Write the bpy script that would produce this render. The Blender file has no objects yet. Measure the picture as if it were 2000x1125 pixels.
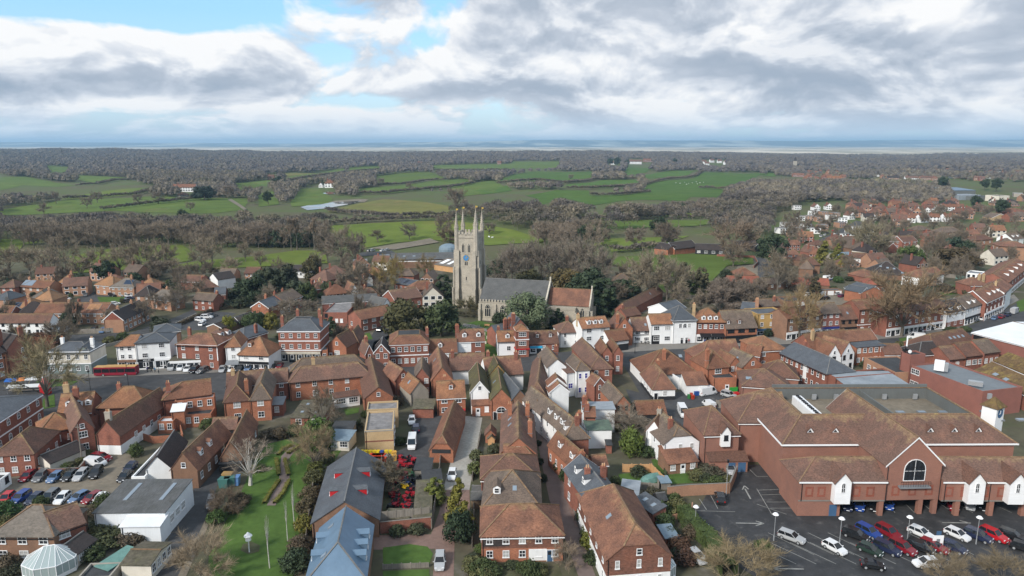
import bpy,math,random
import numpy as np
from mathutils import Vector,Matrix
random.seed(7);RNG=np.random.default_rng(7)
S=bpy.context.scene;COL=S.collection
R=math.radians
# ---------------------------------------------------------------- camera, sky, sun, exposure
CAMZ,PITCH,FPX,PW,PH=68.0,11.47,1387.0,2000.0,1125.0
cd=bpy.data.cameras.new('camera');cam=bpy.data.objects.new('camera',cd);COL.objects.link(cam)
cam.location=(0,0,CAMZ);cam.rotation_euler=(R(90-PITCH),0,0)
cd.sensor_width=36.0;cd.lens=36.0*FPX/PW;cd.clip_start=1.0;cd.clip_end=90000.0
S.camera=cam
SUN_EL,SUN_AZ=34.0,-138.0          # azimuth measured from the view axis (+Y), clockwise positive: behind the camera, to its left
sd=bpy.data.lights.new('sun','SUN');so=bpy.data.objects.new('sun',sd);COL.objects.link(so)
sd.energy=3.8;sd.angle=R(9.0);sd.color=(1.0,0.94,0.86)
_s=Vector((math.sin(R(SUN_AZ))*math.cos(R(SUN_EL)),math.cos(R(SUN_AZ))*math.cos(R(SUN_EL)),math.sin(R(SUN_EL))))
so.rotation_euler=_s.to_track_quat('Z','Y').to_euler();so.location=(0,0,300)
S.view_settings.view_transform='Standard';S.view_settings.look='None';S.view_settings.gamma=1.0
S.view_settings.exposure=0.16;S.view_settings.use_curve_mapping=False
S.cycles.max_bounces=6;S.cycles.diffuse_bounces=2;S.cycles.glossy_bounces=2;S.cycles.transparent_max_bounces=6
S.cycles.volume_bounces=0;S.cycles.use_denoising=True

class NT:                                   # small node-graph helper
    def __init__(s,tree):s.t=tree;s.n=tree.nodes;s.l=tree.links
    def new(s,typ,**kw):
        n=s.n.new(typ)
        for k,v in kw.items():setattr(n,k,v)
        return n
    def put(s,sock,v):
        if isinstance(v,bpy.types.NodeSocket):s.l.new(v,sock)
        elif v is not None:
            if sock.type=='RGBA' and len(v)==3:v=(*v,1)
            sock.default_value=v
    def math(s,op,a,b=None,clamp=False):
        n=s.new('ShaderNodeMath',operation=op,use_clamp=clamp);s.put(n.inputs[0],a)
        if b is not None:s.put(n.inputs[1],b)
        return n.outputs[0]
    def vmath(s,op,a,b=None,out=0):
        n=s.new('ShaderNodeVectorMath',operation=op);s.put(n.inputs[0],a)
        if b is not None:s.put(n.inputs[1],b)
        return n.outputs[out]
    def noise(s,vec,scale,detail=4,rough=.55,dist=0,out=0):
        n=s.new('ShaderNodeTexNoise');s.put(n.inputs['Vector'],vec);n.inputs['Scale'].default_value=scale
        n.inputs['Detail'].default_value=detail;n.inputs['Roughness'].default_value=rough;n.inputs['Distortion'].default_value=dist
        return n.outputs[out]
    def remap(s,v,a,b,c=0.,d=1.):
        n=s.new('ShaderNodeMapRange');s.put(n.inputs[0],v)
        for i,x in enumerate((a,b,c,d)):s.put(n.inputs[i+1],x)
        return n.outputs[0]
    def mix(s,f,a,b,mode='MIX'):
        n=s.new('ShaderNodeMix',data_type='RGBA',blend_type=mode);s.put(n.inputs[0],f);s.put(n.inputs[6],a);s.put(n.inputs[7],b)
        return n.outputs[2]
    def sep(s,v):return s.new('ShaderNodeSeparateXYZ'),s.put(s.n[-1].inputs[0],v)
    def comb(s,x,y,z):
        n=s.new('ShaderNodeCombineXYZ')
        for i,q in enumerate((x,y,z)):s.put(n.inputs[i],q)
        return n.outputs[0]

def make_world():
    w=bpy.data.worlds.new('World');S.world=w;w.use_nodes=True;g=NT(w.node_tree);g.n.clear()
    out=g.new('ShaderNodeOutputWorld')
    sky=g.new('ShaderNodeTexSky',sky_type='NISHITA');sky.sun_disc=False
    sky.sun_elevation=R(SUN_EL);sky.sun_rotation=R(SUN_AZ);sky.altitude=100;sky.dust_density=1.5
    bg=g.new('ShaderNodeBackground');bg.inputs[1].default_value=0.085
    d=g.new('ShaderNodeTexCoord').outputs['Generated']
    d=g.vmath('NORMALIZE',d)
    sp=g.new('ShaderNodeSeparateXYZ');g.put(sp.inputs[0],d);x,y,z=sp.outputs
    def layer(dz,scale,seed,detail,rough,c=.17,dist=.35):
        q=g.math('ADD',g.math('MAXIMUM',g.math('ADD',z,dz),0.0),c)
        v=g.comb(g.math('DIVIDE',x,q),g.math('DIVIDE',y,q),seed)
        return g.noise(v,scale,detail,rough,dist)
    def blob(px,py,rx,ry,amp):          # cloud cover thicker or thinner round one direction of the sky
        dx,dy=(px-PW/2)/FPX,(PH/2-py)/FPX
        v=Vector((dx,math.cos(R(PITCH))+dy*math.sin(R(PITCH)),-math.sin(R(PITCH))+dy*math.cos(R(PITCH)))).normalized()
        a=g.math('DIVIDE',g.math('SUBTRACT',x,v.x),rx/FPX);b=g.math('DIVIDE',g.math('SUBTRACT',z,v.z),ry/FPX)
        r2=g.math('ADD',g.math('MULTIPLY',a,a),g.math('MULTIPLY',b,b))
        return g.math('MULTIPLY',g.math('EXPONENT',g.math('MULTIPLY',r2,-1.0)),amp)
    bias=None
    for bl in BLOBS:
        q=blob(*bl);bias=q if bias is None else g.math('ADD',bias,q)
    def billow(dz):
        w=g.math('POWER',g.math('MAXIMUM',g.math('ADD',z,dz),.001),.6)
        return g.noise(g.comb(g.math('MULTIPLY',x,1.0),g.math('MULTIPLY',w,1.15),1.7),8.5,6,.53,.25)
    def cover(dz):                                                     # broad banks broken up by billows
        return g.math('ADD',g.math('ADD',g.math('MULTIPLY',layer(dz,.8,5.3,4,.5),.30),g.math('MULTIPLY',billow(dz),.70)),bias)
    cov=cover(0);cov2=cover(.011);cov3=cover(.03)
    mask=g.remap(cov,.425,.50)
    lit=g.remap(g.math('SUBTRACT',cov,cov2),-.04,.05)             # upper edges of each cloud catch the light
    lit2=g.remap(g.math('SUBTRACT',cov,cov3),-.07,.08)
    thick=g.remap(cov,.50,.66)
    shade=g.math('SUBTRACT',g.math('ADD',g.math('ADD',g.math('MULTIPLY',lit,.38),g.math('MULTIPLY',lit2,.34)),.45),g.math('MULTIPLY',thick,.35))
    lb=None
    for bl in LIGHTS:
        q=blob(*bl);lb=q if lb is None else g.math('ADD',lb,q)
    shade=g.math('ADD',shade,lb)
    cr=g.new('ShaderNodeValToRGB');g.put(cr.inputs[0],shade)
    e=cr.color_ramp.elements
    e[0].position=.0;e[0].color=(.33,.40,.50,1);e[1].position=1.0;e[1].color=(.95,.95,.95,1)
    for p,c in ((.3,(.42,.48,.57,1)),(.55,(.56,.61,.69,1)),(.78,(.76,.79,.84,1))):
        q=e.new(p);q.color=c
    hz=g.remap(z,.0,.045,1.,0.)                                   # pale band low over the horizon
    ccol=g.mix(g.math('MULTIPLY',hz,.72),cr.outputs[0],(.64,.79,.95))
    mask=g.math('MULTIPLY',mask,g.remap(z,-.005,.03,.75,1.))
    cb=g.new('ShaderNodeBackground');g.put(cb.inputs[0],ccol);cb.inputs[1].default_value=.96
    blue=g.mix(g.remap(z,.0,.16),(.50,.72,.93),(.24,.60,.93))
    sk=g.mix(.5,sky.outputs[0],blue)
    g.l.new(sky.outputs[0],bg.inputs[0])
    b2=g.new('ShaderNodeBackground');g.put(b2.inputs[0],blue);b2.inputs[1].default_value=.62
    ad=g.new('ShaderNodeAddShader');g.l.new(bg.outputs[0],ad.inputs[0]);g.l.new(b2.outputs[0],ad.inputs[1])
    mx=g.new('ShaderNodeMixShader');g.l.new(mask,mx.inputs[0]);g.l.new(ad.outputs[0],mx.inputs[1]);g.l.new(cb.outputs[0],mx.inputs[2])
    g.l.new(mx.outputs[0],out.inputs[0])
BLOBS=[(290,10,190,40,-.25),(40,4,80,20,-.1),(640,95,50,34,-.08),(800,75,80,34,-.12),(100,235,330,20,-.05),
         (80,100,260,60,.12),(380,110,240,60,.12),(720,150,420,40,.05),(930,110,120,60,.06),(1300,60,420,110,.14),(1800,110,330,90,.12),(1000,170,1000,30,.05)]
LIGHTS=[(250,95,230,38,.34),(420,60,140,60,.2),(60,60,120,34,.25),(840,130,150,40,.25),(1840,40,75,30,.6),(1460,58,34,18,.35),(660,152,50,26,.25),(210,212,130,9,.22),(905,205,70,12,.3),(1240,190,200,16,.18),(480,212,200,8,.15),
          (1350,90,330,70,.06),(1700,110,260,50,.0),(1150,120,120,30,.2),(90,165,200,22,-.24),(420,180,380,14,-.16),(1000,262,900,10,.10)]
make_world()

# ---------------------------------------------------------------- ground height and pixel-to-ground
def sstep(a,b,t):
    t=np.clip((t-a)/(b-a),0,1);return t*t*(3-2*t)
KS=1.097
def ter(x,y):
    x=np.asarray(x,float)/KS;y=np.asarray(y,float)/KS
    w=sstep(430,700,y)
    z=w*(2.2*np.sin(x/95.+1.0)*np.sin(y/150.+.6)+1.6*np.sin(x/47.+y/83.))*(1-sstep(3700,6000,y))
    z=z+9.0*np.exp(-(((x+20)/120.) **2+((y-560)/75.) **2))*sstep(440,520,y)
    rg=13-10*np.tanh(x/1500.)+5*np.sin(x/420.+.5)
    z=z+sstep(1500,3300,y)*rg+sstep(3700,6000,y)*(4-rg)
    z=z+sstep(15000,20500,y)*(80+80*sstep(-7000,5000,x)+20*np.sin(x/2300.+1.3)+9*np.sin(x/800.))
    return KS*z
def ray(px,py):
    dx,dy=(px-PW/2)/FPX,(PH/2-py)/FPX
    c,s=math.cos(R(PITCH)),math.sin(R(PITCH))
    return dx,c+dy*s,-s+dy*c
def G(px,py,z=0.0):                        # the point at height z above the ground that the photo shows at (px, py)
    dx,dy,dz=ray(px,py)
    t=(CAMZ-z)/max(-dz,1e-5)
    if t*dy>420:
        t=420/dy
        while t*dy<30000:
            q=1+max(2.,t*.004)
            if CAMZ+dz*(t+q)<=float(ter(dx*(t+q),dy*(t+q)))+z:break
            t+=q
    x,y=dx*t,dy*t
    return Vector((x,y,(float(ter(x,y)) if y>420 else 0.0)))
def proj(p):
    c,s=math.cos(R(PITCH)),math.sin(R(PITCH));x,y,z=p[0],p[1],p[2]-CAMZ
    f=y*c-z*s;u=y*s+z*c
    return PW/2+FPX*x/f,PH/2-FPX*u/f

# ---------------------------------------------------------------- materials
M={}
def mat(key,name,c1,c2=None,sc=.6,rough=.85,sx=(1,1,1),fine=2.2,fa=.35,c3=None,c3t=(.62,.72),rnd=.22,spec=.3,metal=0.,use_color=False,bump=0.,c3sc=.5,ridge=None):
    m=bpy.data.materials.new(name);m.use_nodes=True;g=NT(m.node_tree);b=g.n['Principled BSDF']
    b.inputs['Roughness'].default_value=rough;b.inputs['Specular IOR Level'].default_value=spec;b.inputs['Metallic'].default_value=metal
    geo=g.new('ShaderNodeNewGeometry').outputs['Position'];oi=g.new('ShaderNodeObjectInfo')
    c2=c2 or tuple(v*.8 for v in c1)
    col=g.mix(g.remap(g.math('ADD',g.noise(geo,sc,5,.6),g.math('MULTIPLY',g.math('SUBTRACT',oi.outputs['Random'],.5),rnd)),.34,.66),c1,c2)
    mp=g.vmath('MULTIPLY',geo,sx)
    fn=g.noise(mp,fine,3,.7)
    if c3:col=g.mix(g.remap(g.noise(geo,c3sc,6,.7),c3t[0],c3t[1]),col,c3)
    if ridge:                                       # lichen grows along the ridges
        at=g.new('ShaderNodeAttribute');at.attribute_name='rd'
        col=g.mix(g.remap(g.math('ADD',at.outputs['Fac'],g.math('MULTIPLY',g.math('SUBTRACT',g.noise(geo,.8,5,.65),.5),1.1)),.78,1.25,0,.75),col,ridge)
    if use_color:col=g.mix(1.0,col,oi.outputs['Color'],'MULTIPLY')
    if key[:4]=='wood':                               # every tree its own tint
        at=g.new('ShaderNodeAttribute');at.attribute_name='tv';col=g.mix(1.0,col,g.mix(at.outputs['Fac'],(.76,.76,.82),(1.24,1.18,1.0)),'MULTIPLY')
    k=g.math('MULTIPLY',g.remap(fn,.25,.75,1-fa,1+fa),g.remap(oi.outputs['Random'],0,1,1-rnd,1+rnd))
    kk=g.comb(k,k,k)
    col=g.mix(1.0,col,kk,'MULTIPLY')
    g.l.new(col,b.inputs['Base Color'])
    if bump:
        bp=g.new('ShaderNodeBump');bp.inputs['Strength'].default_value=bump;bp.inputs['Distance'].default_value=.05
        g.l.new(fn,bp.inputs['Height']);g.l.new(bp.outputs[0],b.inputs['Normal'])
    M[key]=m;return m
TS=(1.6,1.6,4.5)
mat('rt','red_clay_tile',(0.225,0.108,0.068),(0.122,0.064,0.046),.35,.9,TS,1.6,.46,(.25,.19,.10),(.66,.8),.32,.2,bump=.5,ridge=(.27,.20,.10))
mat('rt2','bright_red_tile',(.26,.085,.055),(.19,.07,.05),.35,.9,TS,1.2,.3,None,rnd=.1,spec=.2)
mat('bt','brown_clay_tile',(.165,.088,.064),(.105,.064,.050),.35,.9,TS,1.6,.46,(.19,.16,.09),(.66,.8),.32,.2,bump=.5,ridge=(.27,.20,.10))
mat('ot','orange_clay_tile',(0.275,0.132,0.07),(0.165,0.084,0.052),.35,.9,TS,1.6,.42,(.25,.2,.1),(.66,.8),.15,.2,bump=.5,ridge=(.27,.20,.10))
mat('ot2','pale_orange_tile',(.33,.17,.085),(.22,.13,.075),.2,.9,TS,1.2,.3,None,rnd=.2,spec=.2)
mat('dt','dark_tile',(.055,.043,.040),(.042,.036,.035),.4,.9,TS,1.6,.42,(.11,.10,.06),(.66,.8),.2,.2,bump=.5)
mat('sl','grey_slate',(.082,.092,.105),(.060,.066,.076),.4,.6,(1.5,1.5,6),1.4,.35,(.15,.15,.14),(.64,.8),.18,.35,bump=.3)
mat('gs','pale_slate',(.100,.100,.098),(.072,.073,.072),.4,.8,(1.5,1.5,6),1.4,.3,None,rnd=.1)
mat('gt','grey_brown_tile',(.17,.145,.12),(.12,.105,.09),.4,.9,TS,1.2,.35,None,rnd=.1)
mat('mo2','mossy_dark_tile',(.075,.065,.045),(.105,.095,.045),.3,.95,TS,1.6,.42,(.15,.145,.05),(.55,.75),.12,.1)
mat('mo3','orange_lichen_roof',(.15,.10,.05),(.105,.07,.04),.3,.95,(1,1,1),1.5,.4,(.22,.165,.055),(.5,.7),.1,.1)
mat('mo','mossy_felt',(.12,.105,.08),(.09,.085,.06),.4,.95,(1,1,1),1.4,.4,(.16,.16,.07),(.55,.75),.1,.1)
mat('fe','dark_roofing_felt',(.055,.057,.06),(.04,.042,.045),.3,.85,(1,1,1),1.2,.3,(.1,.1,.095),(.62,.8),.15,.2)
mat('fp','pale_roofing_felt',(.24,.225,.22),(.16,.155,.155),.25,.85,(1,1,1),.8,.3,(.10,.1,.1),(.6,.75),.1,.2)
mat('gy','grey_roof_membrane',(.175,.195,.21),(.15,.165,.18),.15,.7,(1,1,1),.7,.12,None,rnd=.08)
mat('wf','white_roof_sheet',(.72,.74,.76),(.62,.64,.66),.2,.6,(1,1,1),.8,.08,None,rnd=.05)
mat('gc','grey_corrugated_sheet',(.11,.112,.115),(.075,.077,.075),.35,.85,(4,.6,1),1.4,.3,(.18,.175,.155),(.6,.78),.1,.2)
mat('gc2','pale_profiled_sheet',(.27,.30,.33),(.20,.225,.25),.25,.6,(.5,4,1),1.4,.25,None,rnd=.05)
mat('mt','blue_grey_zinc',(.130,.205,.290),(.110,.178,.255),.25,.45,(1,1,.3),.9,.10,None,rnd=.03,spec=.5,metal=.25)
mat('bl','blue_grey_roof',(.18,.24,.29),(.14,.19,.23),.3,.6,(1,1,1),.9,.15,None,rnd=.1)
mat('gn','green_felt',(.10,.14,.105),(.075,.10,.08),.4,.85,(1,1,1),1.2,.3,None,rnd=.1)
mat('tq','turquoise_sheet',(.13,.25,.22),(.10,.20,.18),.5,.7,(1,1,1),1.2,.2,None,rnd=.05)
mat('rg','lichened_ridge_tile',(.215,.145,.085),(.16,.10,.07),.5,.95,(1,1,1),2.2,.4,(.30,.23,.10),(.55,.7),.1,.1)
mat('rg2','grey_ridge',(.17,.17,.165),(.12,.12,.12),.5,.8,(1,1,1),2.2,.2,None,rnd=.1)
BSX=(3,3,8)
mat('rb','red_brick',(.272,.110,.076),(.195,.084,.062),.5,.9,BSX,1.1,.40,(.20,.12,.09),(.66,.8),.15,.2)
mat('rb2','smooth_red_brick',(.255,.108,.085),(.215,.094,.076),.3,.9,BSX,1.1,.14,None,rnd=.03,spec=.2)
mat('sb','pink_brown_brick',(.275,.135,.098),(.225,.115,.088),.25,.9,BSX,1.1,.15,(.20,.11,.085),(.62,.8),.03,.2)
mat('ob','orange_brick',(.365,.152,.088),(.26,.112,.070),.5,.9,BSX,1.1,.42,(.25,.14,.09),(.66,.8),.12,.2)
mat('bb','brown_brick',(.235,.135,.088),(.175,.105,.072),.5,.9,BSX,1.1,.25,None,rnd=.15,spec=.2)
mat('pb','pale_brown_brick',(.36,.205,.13),(.29,.165,.11),.5,.9,BSX,1.1,.2,None,rnd=.12,spec=.2)
mat('yb','buff_brick',(.47,.345,.20),(.40,.29,.165),.4,.9,BSX,1.1,.15,(.36,.22,.15),(.68,.8),.05,.2)
mat('yb2','ochre_brick',(.44,.29,.11),(.36,.24,.10),.4,.9,BSX,1.1,.18,None,rnd=.05,spec=.2)
mat('th','hung_tile',(.20,.088,.06),(.135,.07,.052),.5,.9,TS,1.3,.5,(.3,.17,.1),(.62,.75),.12,.2,bump=.4)
mat('wh','white_render',(.76,.77,.77),(.70,.71,.71),.4,.8,(1,1,.3),.8,.06,None,rnd=.05)
mat('ww','white_weatherboard',(.78,.79,.80),(.72,.73,.74),.4,.7,(.4,.4,9),1.6,.10,None,rnd=.03)
mat('wm','white_metal_cladding',(.72,.75,.78),(.66,.69,.72),.3,.5,(3,3,.2),1.2,.06,None,rnd=.03)
mat('cr','cream_render',(.62,.58,.50),(.55,.51,.44),.4,.85,(1,1,.4),.8,.1,None,rnd=.08)
mat('gg','grey_green_paint',(.165,.205,.205),(.15,.19,.19),.4,.7,(1,1,1),.8,.06,None,rnd=.03)
mat('gr','grey_render',(.33,.30,.255),(.27,.25,.215),.4,.9,(1,1,.4),.8,.15,None,rnd=.05)
mat('bk','black_weatherboard',(.020,.021,.024),(.028,.029,.032),.5,.7,(.4,.4,9),1.6,.25,None,rnd=.1)
mat('or','orange_render',(.46,.28,.11),(.38,.24,.10),.5,.9,(1,1,1),.9,.15,None,rnd=.05)
mat('st','ragstone',(.40,.36,.295),(.31,.285,.24),.35,.95,(1.5,1.5,4),1.2,.28,(.22,.205,.18),(.58,.75),.04,.2,bump=.4)
mat('st2','pale_dressed_stone',(.50,.46,.38),(.42,.385,.32),.5,.9,(1,1,2),1.2,.15,None,rnd=.04)
mat('st3','grey_stone_flag',(.27,.26,.245),(.2,.195,.185),.5,.9,(1,1,1),1.2,.2,None,rnd=.06)
mat('gp','grey_parapet_cladding',(.130,.140,.138),(.115,.122,.12),.3,.7,(3,3,.3),1.3,.08,None,rnd=.02)
mat('wp','white_paint',(.78,.79,.80),(.74,.75,.76),.5,.5,(1,1,1),1,.03,None,rnd=.03)
mat('blu','blue_paint',(.06,.13,.24),None,.5,.5,fa=.05,rnd=.02)
mat('dbl','navy_sign',(.03,.04,.20),None,.5,.5,fa=.05,rnd=.02)
mat('sky','bright_blue_sign',(.05,.45,.75),None,.5,.5,fa=.03,rnd=.02)
mat('blk','black_paint',(.015,.015,.017),None,.5,.45,fa=.05,rnd=.02)
mat('red','red_paint',(.45,.02,.025),None,.5,.4,fa=.05,rnd=.03)
mat('yel','yellow_paint',(.70,.48,.03),None,.5,.5,fa=.05,rnd=.02)
mat('grn','green_paint',(.04,.30,.07),None,.5,.5,fa=.05,rnd=.05)
mat('pot','clay_chimney_pot',(.42,.16,.08),(.5,.36,.22),.8,.8,fa=.1)
mat('lead','lead_grey',(.20,.215,.23),(.16,.17,.185),.5,.6,fa=.12)
mat('gold','gilded_metal',(.7,.48,.12),None,.5,.35,fa=.05,rnd=0,metal=.6)
mat('wd','fence_timber',(.30,.215,.135),(.22,.165,.115),.6,.9,(5,5,.5),1.2,.3,None,rnd=.2)
mat('wdg','weathered_timber',(.23,.205,.175),(.17,.155,.135),.6,.9,(5,5,.5),1.2,.3,None,rnd=.15)
mat('wdo','new_timber',(.52,.30,.14),(.44,.26,.13),.6,.85,(5,5,.5),1.2,.2,None,rnd=.1)
mat('gal','galvanised_steel',(.42,.44,.46),None,.5,.4,fa=.05,rnd=.05,metal=.4)
mat('rub','tyre_rubber',(.014,.014,.015),None,.5,.8,fa=.05,rnd=.02)
mat('paint','car_paint',(.9,.9,.9),(.88,.88,.88),.5,.22,fa=.02,rnd=0,spec=.55,use_color=True)
mat('anyc','coloured_plastic',(.9,.9,.9),(.85,.85,.85),.5,.55,fa=.06,rnd=0.03,use_color=True)
mat('hl','lamp_lens',(.75,.77,.8),None,.5,.15,fa=.02,rnd=0,spec=.6)
mat('tl','tail_lamp_lens',(.30,.012,.012),None,.5,.2,fa=.02,rnd=0,spec=.6)
mat('skin','skin',(.50,.30,.22),None,.5,.6,fa=.03,rnd=.05)
mat('cl','cloth',(.9,.9,.9),(.8,.8,.8),.5,.9,fa=.06,rnd=0.05,use_color=True)
# foliage and bark
mat('wt','weathered_grey_tile',(.150,.112,.088),(.098,.076,.062),.35,.9,TS,1.6,.46,(.20,.18,.12),(.62,.78),.25,.2,bump=.5,ridge=(.25,.21,.12))
mat('wood2','far_woodland_twig',(.128,.116,.108),(.092,.086,.088),.016,.95,fine=.14,fa=.2,c3=(.10,.105,.07),c3t=(.58,.72),rnd=.08,spec=.05,c3sc=.011)
mat('twig','bare_twig',(.190,.168,.142),(.140,.122,.106),.05,.95,fa=.25,rnd=.22,spec=.1,use_color=True)
mat('bark','bark',(.15,.13,.105),(.10,.09,.075),.6,.95,(3,3,.6),1.5,.3,None,rnd=.2,spec=.1,use_color=True)
mat('birch','birch_bark',(.52,.50,.46),(.40,.38,.35),.6,.9,(1,1,4),1.5,.3,None,rnd=.1,spec=.1)
mat('leaf','evergreen_leaf',(1.0,1.0,1.0),(.68,.69,.62),.35,.75,fa=.35,rnd=.15,spec=.25,use_color=True,fine=1.1)
mat('wood','woodland_twig',(.178,.160,.134),(.112,.102,.096),.016,.95,fine=.14,fa=.25,c3=(.115,.118,.066),c3t=(.55,.72),rnd=.08,spec=.05,c3sc=.011)
mat('hedge','hedge_leaf',(.9,.9,.9),(.6,.62,.55),.4,.8,fa=.35,rnd=.12,spec=.2,use_color=True,fine=1.4)
# ground
mat('soil','garden_ground',(.095,.090,.055),(.075,.085,.040),.05,.95,fine=.5,fa=.35,c3=(.12,.10,.075),c3t=(.55,.7),rnd=.0,spec=.05,c3sc=.08)
mat('lawn','mown_lawn',(.080,.134,.033),(.060,.106,.027),.06,.95,(1,1,1),.7,.22,(.085,.12,.034),(.6,.78),.05,.05)
mat('pasture','pasture_grass',(.112,.150,.037),(.085,.124,.033),.010,.95,(1,1,1),.05,.18,(.135,.135,.05),(.56,.74),.10,.05,use_color=True,c3sc=.012)
mat('asph','asphalt',(.070,.070,.072),(.055,.055,.057),.12,.9,(1,1,1),.5,.22,(.095,.093,.09),(.58,.72),.06,.2)
mat('asph2','dark_asphalt',(.046,.046,.048),(.030,.031,.033),.13,.7,(1,1,1),.45,.34,(.088,.087,.085),(.55,.72),.03,.3)
mat('pave','paving',(.21,.195,.175),(.17,.16,.145),.25,.9,(1,1,1),1.0,.15,None,rnd=.08,spec=.2)
mat('pink','block_paving',(.215,.140,.115),(.175,.118,.10),.25,.9,(1,1,1),1.2,.18,(.15,.12,.105),(.62,.8),.04,.2)
mat('lane','brown_lane',(.19,.145,.13),(.155,.12,.11),.2,.9,(1,1,1),.8,.18,(.12,.1,.085),(.62,.8),.03,.2)
mat('grav','pale_gravel',(.36,.345,.31),(.30,.285,.255),.2,.95,(1,1,1),1.4,.2,(.18,.17,.15),(.6,.75),.03,.1)
mat('yard','stony_yard',(.205,.175,.135),(.16,.14,.11),.15,.95,(1,1,1),.8,.2,(.11,.1,.09),(.58,.75),.03,.1)
mat('mark','road_marking',(.32,.32,.30),(.20,.20,.19),.6,.8,(1,1,1),1.5,.2,None,rnd=.03)
def simple(key,name,col,rough,spec=.5,**k):
    m=bpy.data.materials.new(name);m.use_nodes=True;b=m.node_tree.nodes['Principled BSDF']
    b.inputs['Base Color'].default_value=(*col,1);b.inputs['Roughness'].default_value=rough;b.inputs['Specular IOR Level'].default_value=spec
    for q,v in k.items():b.inputs[q].default_value=v
    M[key]=m
simple('gl','window_glass',(.022,.025,.03),.12,.45)
simple('gl2','rooflight_glass',(.20,.25,.30),.15,.6)
simple('cur','curtained_glass',(.36,.36,.35),.25,.5)
simple('glb','blue_blind_glass',(.02,.02,.22),.3,.4)
simple('car_gl','car_glass',(.012,.014,.017),.06,.6)
simple('cons','conservatory_glass',(.30,.36,.36),.08,.6)
simple('pv','solar_panel',(.02,.028,.05),.15,.6)
simple('pvl','pale_solar_panel',(.16,.20,.25),.2,.6)
simple('water','pond_water',(.02,.03,.035),.04,.5)

# ---------------------------------------------------------------- mesh helper
class MB:
    def __init__(s):s.v=[];s.f=[];s.m=[]
    def poly(s,pts,mi=0):
        i=len(s.v);s.v+=[tuple(p) for p in pts];s.f.append(tuple(range(i,i+len(pts))));s.m.append(mi)
    def box(s,x0,x1,y0,y1,z0,z1,mi=0,mx=None,bottom=True):
        i=len(s.v);P=[(x0,y0,z0),(x1,y0,z0),(x1,y1,z0),(x0,y1,z0),(x0,y0,z1),(x1,y0,z1),(x1,y1,z1),(x0,y1,z1)]
        if mx is not None:P=[tuple(mx @ Vector(p)) for p in P]
        s.v+=P
        F=[(4,5,6,7),(0,1,5,4),(1,2,6,5),(2,3,7,6),(3,0,4,7)]+([(3,2,1,0)] if bottom else [])
        s.f+=[tuple(i+k for k in f) for f in F];s.m+=[mi]*len(F)
    def tube(s,p,q,r0,r1,n=6,mi=0,cap=True):
        p,q=Vector(p),Vector(q);d=q-p
        if d.length<1e-6:return
        d.normalize();a=d.orthogonal().normalized();b=d.cross(a);i=len(s.v)
        for c,r in ((p,r0),(q,r1)):
            for k in range(n):
                t=2*math.pi*k/n;s.v.append(tuple(c+(a*math.cos(t)+b*math.sin(t))*r))
        for k in range(n):s.f.append((i+k,i+(k+1) % n,i+n+(k+1) % n,i+n+k));s.m.append(mi)
        if cap:s.f.append(tuple(i+n+k for k in range(n)));s.m.append(mi)
    def solid(s,polys,th,mi=0,mside=None):   # top polygons given thickness th downwards
        mside=mi if mside is None else mside
        key=lambda p:(round(p[0],4),round(p[1],4),round(p[2],4));E={}
        for P in polys:
            s.poly(P,mi);s.poly([(p[0],p[1],p[2]-th) for p in reversed(P)],mside)
            for a,b in zip(P,list(P[1:])+[P[0]]):
                k=frozenset((key(a),key(b)));E.setdefault(k,[]).append((a,b))
        for e in E.values():
            if len(e)==1:
                a,b=e[0];s.poly([a,(a[0],a[1],a[2]-th),(b[0],b[1],b[2]-th),b],mside)
    def mesh(s,name,mats):
        me=bpy.data.meshes.new(name);me.from_pydata(s.v,[],s.f)
        for k in mats:me.materials.append(M[k])
        if len(mats)>1:me.polygons.foreach_set('material_index',s.m)
        return me
    def build(s,name,mats,parent=None,mx=None,smooth=False):
        mats=[mats] if isinstance(mats,str) else mats
        me=s.mesh(name,mats)
        if smooth:me.polygons.foreach_set('use_smooth',[True]*len(me.polygons))
        return link(name,me,parent,mx)
def link(name,data,parent=None,mx=None,color=None):
    o=bpy.data.objects.new(name,data);COL.objects.link(o)
    if parent is not None:o.parent=parent
    if mx is not None:o.matrix_basis=mx
    if color is not None:o.color=(*color,1)
    return o
def tag(o,label,cat,group=None,kind=None):
    if label:o['label']=label
    if cat:o['category']=cat
    if group:o['group']=group
    if kind:o['kind']=kind
    return o
def thing(name,label,cat,mx,group=None):
    o=bpy.data.objects.new(name,None);COL.objects.link(o);o.matrix_basis=mx;o.empty_display_size=.5
    return tag(o,label,cat,group)
def copy_tree(o,mx,label=None,group=None,color=None):
    r=o.copy();COL.objects.link(r);r.matrix_basis=mx
    if label:r['label']=label
    if group:r['group']=group
    if color is not None:r.color=(*color,1)
    for c in o.children:
        d=c.copy();COL.objects.link(d);d.parent=r
        if color is not None:d.color=(*color,1)
        for e in c.children:
            f=e.copy();COL.objects.link(f);f.parent=d
            if color is not None:f.color=(*color,1)
    return r
def TR(x,y,z,rz=0.,sc=1.):
    return Matrix.Translation((x,y,z)) @ Matrix.Rotation(rz,4,'Z') @ Matrix.Scale(sc,4)
def structure(name,me_or_obj,m=None):
    o=me_or_obj;o['kind']='structure';return o
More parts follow.
